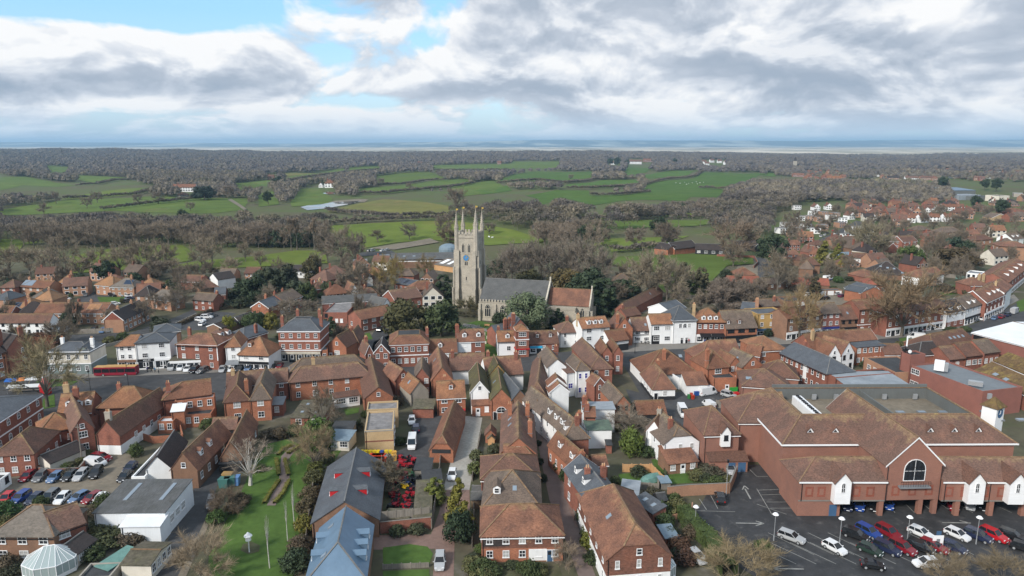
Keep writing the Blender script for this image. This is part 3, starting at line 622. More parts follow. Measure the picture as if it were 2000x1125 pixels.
H('orange brick house with single dormer facing the gravel lane',[((854,776),(909,773),6.5,5,3.8,'xgg','ob','ot','d.5,.45,ob f2x2:1.5 c.3,.6,1.4'),((843,742),(884,740),(871,697),5,4.2,'ygg','ob','rt','kl.6,.5')])
H('white gabled building with mossy roof and louvred gable',[((920,764),(954,763),(946,724),6.2,3.2,'ygg','wh','mo2','V g'),((922,790),(960,789),4,3.2,2.4,'s','ob','rt','D.3,wp f1x1w@.5-1')])
H('mossy-roofed brick gable with large arched window',[((959,780),(999,779),(992,733),5.4,3.3,'ygg','ob','mo2','f1x1a:2.6@.1-.9 kl.5,.5 D.2,blk')],'chapel_hall','hall')
H('orange rendered gable rising behind the arched-window hall',[((952,736),(993,734),9,5.5,4.2,'ygg','or','mo2','')])
H('brown brick slate gable with arched black window',[((1000,780),(1030,777),14,5.4,2.8,'ygg','bb','sl','f1x1a:2.6@.1-.9')],'chapel_hall','hall')
H('long black-boarded range with hipped tile front beside the brown lane',[((1030,774),(1068,775),(1043,706),5,3.6,'yhg','bk','bt','')],'barn','barn')
H('black weatherboarded barn on a brick plinth at the top of the lane',[((1031,804),(1069,803),7,4,3.4,'ygg','bk','bt','L:ob,1.2')],'barn','barn')
H('wide brown street roof with two chimneys beside the tall white gable',[((950,733),(1022,728),10,5,4.4,'xgg','wh','rt','c.15,.6,1.8 c.88,.4,1.8')])
H('brick gabled cottage with white window by the street passage',[((772,742),(803,736),9,5,3.2,'ygg','rb','rt','g f2x1:1')])
H('brick gable behind the grey rendered gable',[((810,737),(838,736),11,5.4,3.2,'ygg','rb','rt','f2x1@.6-1')])
H('grey rendered gable with orange roof in the back yard',[((802,767),(837,761),(815,742),3.8,3.3,'ygg','gr','ot','kl.5,.5')])
H('mossy lean-to with brick walls in the back yard',[((806,797),(846,797),5,2.7,.8,'s','rb','mo','')],'outbuilding','outbuilding')
# north side of the main street, from the left
H('tall red brick house with two great chimneys at the left edge',[((12,684),(61,672),15,8,4.6,'ygg','rb','dt','c.1,.25,2.6 c.75,.1,2.4 f3x1@.45-.85'),((-40,700),(11,686),12,8,3.6,'xgg','ob','dt','f3x2')])
H('cream and grey-green inn with white chimneys on the street corner',[((90,688),(175,687),9,7,2.4,'xhh','cr','sl','L:gg,3.3 f2x5 c.2,.5,1.8,wh c.93,.4,1.8,wh B:wp,6.8,.15 B:wp,3.2,.1'),((150,689),(176,687.5),(212,671),6.6,2.4,'ygg','gg','sl','r2x4')],'inn','inn')
H('white shop house with orange hipped roof next to the black-signed shop',[((226,675),(263,674),9,7.6,2.6,'xhg','wh','ot','f3x2@.1-.9 S:bb,3')],'shop_house','shop')
WUD=H('tall white shop building with slate roof and black and blue signs',[((264,670),(331,666),10,8.6,2.2,'xhh','wh','sl','f3x2:1.6 S:blk,3.4,wp,0,.5 S:wp,3.4,wp,.5,1 Z:sky,.6,.86,2.75,3.3'),((300,650),(352,645),10,7,2,'xhh','bb','sl','')],'shop_building','shop')
H('red brick house with white quoins above three low white shops',[((344,672),(424,675),9,7.8,3,'xhh','rb','rt','f3x3 B:wp,7.5,.12 Z:wp,0,.02,3,7.5 Z:wp,.98,1,3,7.5 c.1,.6,1.6'),((331,704),(426,700),5,3.2,.3,'s','wp','mo','S:wp,3')],'shop_building','shop')
H('white shop with sweeping orange roof, dormer and colourful windows',[((465,691),(524,693),10,5.2,5.2,'xhh','wh','ot','d.3,.4,ot f2x2:1.5 S:blk,2.9'),((440,676),(469,675),9,7.4,3,'yhg','wh','ot','f3x1:1.2 A:lead,.0,.9,2.9')],'shop_building','shop')
H('hipped brick house with two small dormers behind the quoined house',[((426,667),(466,656),9,5,3.6,'xhh','rb','bt','d.35 d.7')])
H('slate-roofed brick house with white end gable beside the yellow shrub',[((476,661),(522,647),9,5,2.6,'xhg','rb','sl','c.6,.1,1.4 r1x1')])
H('three-storey brick bank with slate roof and four tall chimneys',[((543,646),(624,646),11,10.4,3.4,'t4','rb','sl','f3x5:1.1 B:wp,10,.35 B:wp,3.9,.2 B:wp,6.9,.06 c.02,.35,1.2 c.97,.35,1.2 c.25,.95,2 c.8,.95,2 S:st2,3.6,st2')],'bank','bank')
H('orange brick gabled cottage beside the three-storey bank',[((640,674),(676,677),9,4.6,4,'ygg','ob','bt','g f1x1:1.8 D.15,wp'),((676,666),(699,666),10,4.4,3.6,'yhg','rb','bt','c.3,.2,1.4')],'cottage')
H('small flat lead-roofed link with white window between bank and cottage',[((626,684),(640,683),5,4,0,'p','ob','lead','f1x1')],'outbuilding','outbuilding')
H('brick clinic with large flat grey roof and tiled wing',[((631,610),(678,610),(729,588),6,0,'p','rb','fp','f1x2w@.45-.85 f2x1d@.05-.2'),((679,616),(705,624),(742,603),5,3,'ygg','rb','rt','r2x4:1.7 f1x1@.1-.5'),((629,592),(738,586),12,6,1.8,'xgg','rb2','gs','f2x1@0-.3')],'clinic','building')
H('black and white timbered gable behind the brick clinic',[((745,602),(767,597),9,5.6,4,'ygg','wh','gs','f2x1:1.6 g Z:bk,.05,.1,0,5.5 Z:bk,.9,.95,0,5.5')])
H('brick chapel-like house with white bargeboards near the yews',[((748,577),(771,586),(803,571),5,3.8,'ygg','rb','bt','V r1x4')])
H('brick lodge with white-framed gable beside the churchyard yews',[((803,566),(843,563),8,5,3.6,'xhg','rb','rt','f2x2 V r1x1')],'lodge')
H('terrace of three brown-roofed brick houses stepping uphill',[((557,590),(590,577),9,5,3.4,'xgg','rb','bt','f2x4 c.1,.6,1.2 c.55,.6,1.2')])
H('orange brick gabled house with slate roof below the evergreens',[((490,599),(524,601),(545,588),5,2.8,'ygg','ob','sl','V g c.2,.7,1.2 r2x2'),((540,596),(556,597),4,4,1.2,'s','wh','sl','')])
H('small brown-roofed cottage with ochre chimneys among the evergreens',[((615,564),(642,560),7,3.6,3,'xhh','rb','bt','c.1,.5,1.2 c.7,.6,1.4,yb')],'cottage')
H('hall with white sail-shaped gable and brown hipped roof',[((684,574),(702,572),9,3.4,5,'ygg','wh','rt',''),((694,577),(741,577),9,3,3.2,'xhh','rb','bt','c.3,.5,1.2')],'hall','hall')
H('red hipped roof with small white gable near the car park trees',[((716,547),(728,546),6,3.2,3.6,'ygg','wh','bt',''),((650,557),(716,552),8,3,2.6,'xhh','rb','bt','')])
H('long low building with two dark solar roofs near the yellowish tree',[((770,552),(806,558),9,4,2,'xgg','rb','sl','f1x4 k.25,.5,8,pv,3.6 k.75,.5,8,pv,3.6')],'hall','hall')
H('brown hipped house behind the solar-roofed building',[((778,537),(808,538),9,4.4,3.6,'xhh','rb','bt','V')])
H('white-walled brown roof at the edge of the pasture',[((571,528),(603,528),8,4,2.6,'xgg','wh','dt','f1x3')])
H('red hipped building beside the small blue roof near the railway',[((642,531),(676,528),9,4,2.8,'xhh','rb','rt',''),((628,536),(648,533),6,3,1,'xgg','gr','bl','')],'hall','hall')
H('long grey railway shed with white canopy edge',[((763,507),(892,505),14,5,3,'xgg','bb','gc','k.2,.5,1.6 k.35,.5,1.6 Z:wp,.1,1,3.6,4.2')],'railway_shed','shed')
H('unfinished timber roof with white panels beside the church tower',[((848,516),(892,522),11,3.2,2.6,'s','wdo','gt','k.2,.5,3,wp,7 k.5,.5,2.4,wp,7')],'workshop','workshop')
# ---------------------------------------------------------------- left estate beyond the inn
H('long white pub with brown roof and black doors',[((-20,629),(96,629),(114,622),5,3,'xgg','wh','bt','f2x7d:1 r1x1d D.55 D.85')],'pub','pub')
H('long red-roofed terrace with orange lichen patch near its end',[((67,610),(205,610),(222,599),4.8,3.4,'xgg','pb','rt','f2x10:.9 c.15,.5,1.2 c.4,.5,1.2 c.72,.5,1.2 V k.8,.55,5,ot2,3.4')])
H('black-roofed terrace with hung-tile end gable and white bay windows',[((202,624),(240,624),(324,601),5,3.6,'ygg','pb','dt','V H:rt2 r2x6:1.6 c.5,.2,1.4 c.5,.7,1.4')])
H('brick terrace with pale solar array and four stubby chimneys',[((39,559),(94,562),8,4.8,3.2,'xhg','pb','rt','k.2,.5,6,pvl,3.4 f2x4 c.1,.5,1 c.4,.5,1 c.62,.5,1 c.9,.5,1')])
H('orange hipped house with pale solar strip on its side',[((64,586),(102,586),10,4.8,4,'xhh','pb','ot2','f2x2:1.8 c.5,.5,1'),((100,584),(118,572),9,4.8,3.4,'xhg','pb','gt','k.4,.5,5,pvl,2')])
H('orange hipped house with single white rooflight and dark panel',[((27,601),(64,601),9,4.8,3.8,'xhh','pb','ot2','k.45,.6,1 k.12,.3,2.6,pv,2.4 f2x2:1.6 c.35,.6,1')])
H('hipped house with high chimney beside the round evergreen',[((114,551),(140,551),9,4.8,4,'xhh','pb','ot2','f2x2 c.6,.5,1.2')])
H('pink-roofed hipped house beyond the small green',[((185,555),(221,558),9,4.8,4,'xhh','pb','ot2','f2x3 c.5,.5,1.2')])
H('hipped house with gridded solar array above a hedge',[((215,559),(261,560),9,4.8,3.8,'xhh','pb','gt','k.68,.5,4,pv,2.8 f2x4 c.68,.5,1.4')])
H('mottled orange hipped house behind the dark-slope house',[((269,559),(303,559),9,4.8,3.8,'xhh','pb','ot2','c.4,.5,1.2 f2x2')])
H('hipped house with one brown and one black roof slope',[((263,577),(293,578),9,4.8,4.2,'yhh','pb','dt','f2x2')])
H('grey-brown hipped house above the garage court',[((293,581),(333,586),(355,579),4.8,4,'xhh','pb','gt','f2x2 r2x1 c.5,.55,1.2')])
H('small red brick pair with dark roof by the garage court',[((376,584),(416,587),(428,580),4.8,2.8,'xgg','rb','bt','f2x3 c.95,.5,1.2'),((418,574),(440,573),7,4.8,2.6,'xgg','rb','sl','')])
H('white gabled house with dark roof among the far left trees',[((408,542),(425,546),9,5,3,'ygg','wh','dt','')])
H('brown-roofed pair with white windows beside the white gable',[((427,536),(457,536),8,5,2.8,'xgg','pb','bt','f2x4')])
H('last brown-roofed house at the field edge beyond the evergreens',[((477,533),(505,533),8,5,2.8,'xgg','pb','bt','f2x3')])
H('red-gabled house at the field edge',[((480,547),(506,547),8,4,2.8,'ygg','rb','rt','V')])
H('long brown roof half hidden by bare trees beside the pasture',[((352,548),(392,549),8,4.4,2.6,'xgg','rb','bt','')])
H('brown brick house with steep hipped roofs above the white gable',[((392,563),(426,559),9,5,4,'xhh','bb','bt','c.3,.5,1.2')])
H('brown house cut by the left edge of the picture',[((0,561),(28,561),9,5,3.4,'xhh','rb','bt','f2x2')])
H('slate-roofed house at the left edge beside a dark conifer',[((-14,584),(16,585),9,5,3,'yhh','pb','sl','f2x2')])
H('small red-gabled house behind the white pub',[((-6,613),(20,613),7,4.2,3,'xgg','rb','rt','V')])
H('low garage block with white barge edge beside the white cars',[((404,637),(432,640),(462,612),2.5,1.5,'ygg','bb','dt','V')],'garage_block','garage')
H('low garage block behind the yellow shrub',[((451,623),(468,629),(492,610),2.5,1.5,'ygg','bb','dt','V')],'garage_block','garage')
# main street, north side, right of the church
H('white weatherboarded cottage with bright orange roof and round-topped dormer',[((972,666),(1008,665),7,5,3,'xgg','ww','ot','d.55,.25,wp f1x1:1.3@.3-.9 c.1,.6,1.6'),((970,652),(1004,647),7,5,2.6,'xgg','rb','sl','c.6,.2,3 c.85,.2,3')],'cottage')
H('red and white turret house with tall grouped chimneys',[((1008,646),(1033,645),5,9,1.8,'yhh','rb','ot','f3x1:2.4 B:wp,8.6,.2 B:wp,5.8,.1 B:red,2.6,.3'),((1003,638),(1028,636),10,7.5,3,'ygg','rb','sl','c.05,.1,2.4')],'turret_house','house')
H('low brown-roofed shop with two dark dormers beside the turret house',[((1034,671),(1091,669),8.5,3.5,3.8,'xgg','rb','bt','d.3,.45,bt d.75,.45,bt f1x3 S:sky,2.6,wp,0,.45')],'shop_house','shop')
H('cream hipped cottage with two hooded doorways',[((1093,649),(1136,647),9,5.4,3.2,'xhh','wh','bt','f2x2:.9 c.6,.9,1')],'cottage')
H('tall white hotel with orange roof and three joined dormers',[((1137,641),(1191,637),9,8,3,'xgg','wh','ot','d.3,.3 d.52,.3 d.74,.3 f3x2:1.8 c.02,.5,1.6,yb')],'hotel','hotel')
H('low white cottage with red tiled roof beside the street passage',[((1191,666),(1228,661),7,4,3.2,'xgg','wh','rt','L:bk,2.4 f2x1@.1-.6')],'cottage')
H('orange tile-hung gable with slender chimney',[((1203,642),(1236,641),10,6.2,4.6,'ygg','ob','bt','g c.1,.05,1.4')])
H('white pub with brown roof and pavement tables',[((1237,645),(1272,644),9,4.6,4.2,'xgg','wh','bt','f2x2:1.8 L:wh,2.6 k.75,.4 B:blk,2.7,.1')],'pub','pub')
H('plain white house with carriage passage next to the town hall',[((1272,632),(1315,631),8,7.4,3,'xgg','wh','ot','f2x2:2 Z:blk,.05,.4,0,3.2')])  # black front panel paints the shade inside the open passage
H('white town hall with slate pyramid roof and columned porch',[((1315,626),(1361,624),11,8.4,4.8,'xhh','wh','sl','f2x1a:1.3@.3-.7 f2x2:1.1@.12-.88 Z:wh,.02,.98,.1,3.9 B:wp,8,.25 D.4 D.6')],'town_hall','town hall')
H('brick shop with three roof dormers and two black awnings',[((1361,628),(1417,628),10,7.6,4.6,'xhh','rb','ot','d.25,.12 d.47,.12 d.68,.12 f2x5:1.1@.02-.98 A:blk,.12,.5,3.4 A:blk,.52,.98,3.4 S:wp,3 c.02,.55,1.6,yb')],'shop_building','shop')
H('broad tiled shop with jettied brick front and dark leaded windows',[((1418,641),(1479,638),11,5.6,6,'xgg','ob','rt','d.12,.22,rt d.48,.22,rt f2x3d:2.4 S:blk,2.8,blk')],'shop_building','shop')
H('ochre brick three-storey house with slate rear wing',[((1480,613),(1536,610),9,8.4,0,'p','yb2','sl','f3x3:1.2 B:yb2,8.1,.2 S:blu,2.8'),((1446,606),(1478,609),10,7,2.8,'xgg','rb','sl','c.95,.2,3,pb'),((1488,598),(1525,596),7,8,2.4,'xgg','rb','rt','c.8,.3,1.4')])
H('brown brick house behind the great bare street tree',[((1538,622),(1605,613),9,8,3,'xgg','bb','rt','f3x4:1.1 S:wp,2.8')])
H('flat-topped brown brick block set back behind the street tree',[((1532,588),(1574,588),9,8,0,'p','bb','fe','f3x2@.5-1')],'office_block','building')
H('bright red brick house with blue shop fascia',[((1606,612),(1642,610),8,8.2,3.4,'xgg','rb2','rt','f3x3:1.2 S:dbl,3')],'shop_building','shop')
H('dark tile-hung house with single rooflight beside the blue shop',[((1642,623),(1679,621),9,5.8,4.8,'xgg','bb','bt','k.5,.4 f2x3d S:blk,2.6')])
H('three-storey brick house with white door beside the long brick parade',[((1679,604),(1725,601),9,9.2,3,'xgg','rb','rt','f3x3:1.1 B:wp,3.1,.08 D.2,wp c.95,.9,1.2')])
H('long three-storey brick parade with white shopfronts',[((1734,613),(1848,598),9,8.6,3.6,'xgg','rb','bt','f3x9:1.2 S:wp,3 B:wp,8.2,.12')],'parade','shop')
H('half-timbered shop with two white front gables',[((1850,611),(1886,604),8,6.4,4.2,'xgg','ww','dt','d.28,.1,wp d.72,.1,wp f2x3:1.5 Z:rb,0,1,0,2.6')],'shop_building','shop')
H('white-fronted shop with three white dormers and black shopfront',[((1887,602),(1926,590),9,6.8,4.2,'xgg','wh','rt','d.3,.2 d.55,.2 d.8,.2 f2x4 S:blk,3')],'shop_building','shop')
H('long brick house with white shopfronts, brown roof and three small dormers',[((1926,590),(1964,573),10,7.6,4.6,'xgg','rb','rt','V d.4,.3 d.65,.3 d.85,.3 f3x5 S:wp,3 c.05,.5,1.6')])
H('tall narrow white house at the bend of the street',[((1962,571),(1977,557),9,8.4,3,'xgg','wh','rt','f3x2 c.1,.4,2,yb')])
H('row of red-roofed shops climbing towards the right edge',[((1970,551),(2012,518),13,7,3.8,'xgg','rb','rt','d.2 d.4 d.6 d.8 f2x8 S:wp,2.8')],'shop_row','shop')
H('plain white two-storey block behind the street bend',[((1888,532),(1917,535),9,7,0,'p','wh','lead','f2x3d')])
H('red hipped house with twin ochre chimneys behind the street bend',[((1896,557),(1930,556),9,5.4,3.4,'xhh','rb','rt','c.7,.3,2,yb c.95,.3,2,yb')])
H('white house with orange-lichened roof beside the teal fence',[((1798,542),(1844,534),9,5,3.4,'xhg','wh','rt','f1x4:1.8@.05-.95'),((1775,535),(1797,541),9,4.6,3,'xhh','bb','gt','')])
H('great dark barn roof with four rooflights and lichened hips',[((1702,534),(1770,537),15,3,6.4,'xhh','bb','dt','k.3,.6,1.2 k.5,.5,1.2 k.68,.45,1.2 k.9,.15,1.2')],'barn','barn')
H('low red hipped hall beside the great dark barn',[((1656,534),(1690,541),10,3,3.4,'xhh','rb','rt','')],'hall','hall')
H('red hipped house with orange front slope behind the ochre pair',[((1690,554),(1733,556),10,4.6,3.8,'xhh','rb','rt2','f1x3')])
H('ochre brick pair with blue slate roof and twin white-edged gables',[((1650,560),(1682,571),11,5,2.6,'xgg','ob','sl',''),((1683,571),(1700,568),8,5,2.2,'ygg','ob','sl','V'),((1701,568),(1718,566),8,5,2.4,'ygg','ob','sl','V f2x1:2.2')])
H('flat garage block with three white doors',[((1600,567),(1646,566),5,2.5,0,'p','bb','gc','Z:wp,.04,.3,.1,2.1 Z:wp,.37,.63,.1,2.1 Z:wp,.7,.96,.1,2.1')],'garage_block','garage')
H('long low red-roofed range beside the walled lawn',[((1422,551),(1485,552),8,3,3,'xgg','bb','rt2','f1x3'),((1441,537),(1476,536),9,3,4,'yhh','rb','rt','')],'range','building')
H('long low red roof in the middle of the walled yard',[((1487,555),(1545,551),8,3,2.6,'xgg','bb','rt','f1x4')],'range','building')
H('long low red roof nearest the purple-marked caravan',[((1547,554),(1620,557),8,3,3,'xgg','bb','rt2','')],'range','building')
H('brown brick house with steep hipped front and white bay',[((1560,523),(1588,525),8,4.6,4.4,'yhh','bb','bt',''),((1572,516),(1602,517),9,5,4,'xhh','bb','bt','r1x1:1.8')])
H('red brick house with white double bays behind the dark pine',[((1538,496),(1562,497),8,5,3.2,'yhh','rb','rt','f2x2:2'),((1566,509),(1592,506),8,3.6,3.2,'xhh','bb','bt','')])
H('white-walled cottage with dark roof and slim orange chimney',[((1662,502),(1704,505),8,4,2.8,'xgg','wh','bt','c.92,.1,2.4,ob f1x4')],'cottage')
H('low blue-roofed building beyond the golden conifers',[((1638,499),(1670,495),10,3,1,'xgg','gr','bl','')],'hall','hall')
H('converted barn with black half-hipped gable and dark roof',[((1305,487),(1326,483),10,4,3.4,'yjg','ob','dt','V'),((1318,486),(1362,480),10,4,4,'xgg','ob','dt','V')],'barn','barn')
H('long black-boarded barn with glazed porch',[((1358,486),(1430,488),10,3.4,3.6,'xgg','bk','dt','f1x5:2')],'barn','barn')
H('black barn behind the big bare tree',[((1440,480),(1470,479),9,3.4,3.4,'xgg','bk','dt','')],'barn','barn')
H('black barn gable with white edging beside the dark pine',[((1475,480),(1498,479),10,3.6,3.6,'ygg','bk','dt','V')],'barn','barn')
H('brick house half hidden by the trees beyond the yew row',[((1197,547),(1233,548),8,6,3.2,'xhh','rb','bt','f2x2')])
H('narrow brown-roofed range running back behind the pub',[((1201,603),(1225,606),(1234,563),4.2,3,'ygg','rb','bt','kr.7,.5'),((1223,617),(1252,613),7,4,2.6,'xgg','rb','bt','c.1,.5,1.8')])
H('orange-roofed outbuilding behind the plain white house',[((1279,609),(1313,607),6,3,2,'xgg','ob','ot','')],'outbuilding','outbuilding')
H('slate-roofed rear hall with white verges behind the town hall',[((1308,608),(1340,600),10,6.4,2.6,'xgg','wh','sl','V')],'hall','hall')
# south side of the street, right of the alley
H('white timbered hall with vast tiled roof and black plinth',[((1258,731),(1362,727),14,3.6,6,'xhh','wh','rt','c.45,.3,1,ob k.78,.7,1'),((1275,758),(1319,757),13,3.5,4.8,'yhh','wh','rt','L:bk,1.1 l1x4:1.1 D.15 f1x1@.4-.7 c.6,.7,1.2,ob kr.12,.2,1.1')],'hall','hall')
H('small white annexe with tiled lean-to roof and glass lantern',[((1341,751),(1382,750),5,3.2,2.4,'s','wh','rt',''),((1326,738),(1366,734),5,3.5,0,'p','wh','lead','')],'annexe','outbuilding')
H('orange brick house with pyramid tile roof above a flat brick yard block',[((1382,718),(1424,714),9,6.2,4.6,'yhh','ob','rt','f2x1:2 c.03,.1,1.6'),((1394,738),(1439,737),5,4.2,0,'p','ob','fe','D.6,wp'),((1366,702),(1450,697),10,5.6,5,'xhg','rb','rt','')])
H('orange brick gable with black and white doors',[((1425,713),(1447,711),8,5.8,2.8,'ygg','ob','rt','f2x2:.9@.1-.9')])
H('orange gable with single white window and white side wall',[((1450,717),(1490,712),9,5.8,3.6,'ygg','ob','rt','g l1x1 kl.5,.4'),((1456,690),(1484,694),6,5,3,'xgg','rb','rt','')])
H('hipped orange-roofed brick building on the street behind the slate range',[((1485,684),(1535,681),12,6,3.4,'xhh','ob','ot','f2x1@0-.3')])
H('long red brick range with worn slate roof and hung-tile hip',[((1524,688),(1615,729),9,6.5,3.4,'xgh','rb','sl','f2x9:.9 c.14,.7,1.2 Z:wh,.53,.6,2,6')],'range','building')
H('pair of white weatherboarded gables under a large red roof',[((1617,695),(1642,693),9,5.6,4,'ygg','ww','rt','g f2x1d:1.2'),((1643,693),(1669,688),9,5.6,4.4,'ygg','ww','rt','g f2x2d'),((1588,683),(1668,672),9,6,4.6,'xgg','rb','rt','c.12,.3,2,yb')])
H('brick building with slate lean-to roof and five white windows',[((1673,678),(1729,674),9,6,1.6,'s','ob','sl','f2x5:1.2 k.6,.6,1.6'),((1642,667),(1713,661),7,7,3,'xgg','rb','rt','V')],'building','building')
H('flat felt-roofed brown brick workshop',[((1687,697),(1749,727),11,4.6,0,'p','pb','fe','f1x4:1.6@.1-.9')],'workshop','workshop')
H('plain brown roof between the felt workshop and the street',[((1728,691),(1766,691),8,4,2.6,'xgg','rb','bt','')])
H('low hall with pale profiled sheet roof behind the supermarket parapet',[((1672,766),(1797,764),15,5.6,.6,'s','rb','gc2',''),((1632,737),(1748,728),4.5,6.2,0,'p','rb','fe','')],'hall','hall')
H('large red brick flat-roofed block with stair tower',[((1779,712),(1920,764),13,7.0,0,'p','rb2','gy','f2x2:1.4@.02-.14'),((1760,686),(1779,693),5,9.6,0,'p','rb2','fe','')],'retail_block','building')
H('brown roof with four rooflights beside the white-roofed shed',[((1822,682),(1906,667),10,4,4,'xhg','rb','bt','k.55,.5,1 k.65,.5,1 k.75,.5,1 k.85,.5,1')])
H('dark hipped roof next to the mobile phone mast',[((1795,692),(1838,689),8,4,3.2,'xhg','rb','dt','')])
H('stepped brown-roofed shops, lowest of the three',[((1855,701),(1887,698),9,4,3.2,'xgg','rb','bt','f1x1:1.2@.3-.7')],'shop_house','shop')
H('stepped brown-roofed shops, middle of the three',[((1887,695),(1923,691),9,4.6,3.4,'xgg','rb','bt','f1x3:2.2')],'shop_house','shop')
H('stepped brown-roofed shops, highest of the three',[((1923,689),(1953,685),9,5.2,3.4,'xgg','rb','rt','f1x3')],'shop_house','shop')
H('large white-roofed brick shed at the right edge',[((1899,649),(2012,678),38,8,2.2,'xgg','rb2','wf','Z:blk,.03,.3,6,7.4')],'retail_shed','shop')
H('orange mossy ridged roof at the right edge, nearer of two',[((1905,722),(2010,772),9,4.6,2.8,'xgg','rb','mo3','k.3,.3,1.6 k.5,.3,1.6')],'hall','hall')
H('orange mossy ridged roof at the right edge, farther of two',[((1942,703),(2014,733),8,4.6,2.8,'xgg','rb','mo3','')],'hall','hall')
H('hipped brown roofs over a sunken yard behind the supermarket',[((1450,752),(1545,758),13,4.4,3.6,'xhh','sb','bt','k.12,.4 k.18,.4'),((1486,732),(1560,738),9,5,4,'xhh','sb','bt','')],'hall','hall')

# writing on the two shop signs that can be read
def sign_text(txt,root_px,z,size,m,parent,name='sign_lettering'):
    c=bpy.data.curves.new(name,'FONT');c.body=txt;c.size=size;c.align_x='CENTER';c.align_y='CENTER';c.extrude=.01;c.materials.append(M[m]);return c
def put_text(root,txt,t,z,size,m,out=.33):
    w=[c for c in root.children if c.name.startswith('wall')][0];c=sign_text(txt,None,z,size,m,root)
    o=bpy.data.objects.new('sign_lettering',c);COL.objects.link(o);dg=bpy.context.evaluated_depsgraph_get();me=bpy.data.meshes.new_from_object(o.evaluated_get(dg));bpy.data.objects.remove(o);o=link('sign_lettering',me,root)
    o.matrix_basis=w.matrix_basis @ Matrix.Translation((t,-out,z)) @ Matrix.Rotation(R(90),4,'X')
put_text(WUD,'WUD',2.8,3.02,.85,'wp')
# ---------------------------------------------------------------- the church
def gothic(w,h,lights=3):
    b=MB();n=5;hs=h-w*.8
    R_=w*1.0
    arc=[(w/2-R_+R_*math.cos(t),hs+R_*math.sin(t)) for t in [math.acos((R_-w/2)/R_)*i/n for i in range(n+1)]]
    top=arc[-1][1];left=[(-x,z) for x,z in reversed(arc[:-1])]
    pr=[(w/2,0)]+arc+left+[(-w/2,0)]
    b.poly([(x,-.02,z) for x,z in pr],1)
    for (ax,az),(bx,bz) in zip(pr,pr[1:]+pr[:1]):b.tube((ax,-.04,az),(bx,-.04,bz),.13,.13,4,0,False)
    for i in range(1,lights):
        x=-w/2+w*i/lights;b.box(x-.06,x+.06,-.1,-.01,0,hs+.3)
    for i in range(lights):
        x0=-w/2+w*i/lights;x1=x0+w/lights;xm=(x0+x1)/2
        b.tube((x0,-.05,hs-.1),(xm,-.05,hs+.35),.06,.06,4,0,False);b.tube((x1,-.05,hs-.1),(xm,-.05,hs+.35),.06,.06,4,0,False)
    b.tube((-w*.3,-.05,hs+.35),(0,-.05,top-.25),.07,.07,4,0,False);b.tube((w*.3,-.05,hs+.35),(0,-.05,top-.25),.07,.07,4,0,False)
    return b.mesh('window',['st2','gl'])
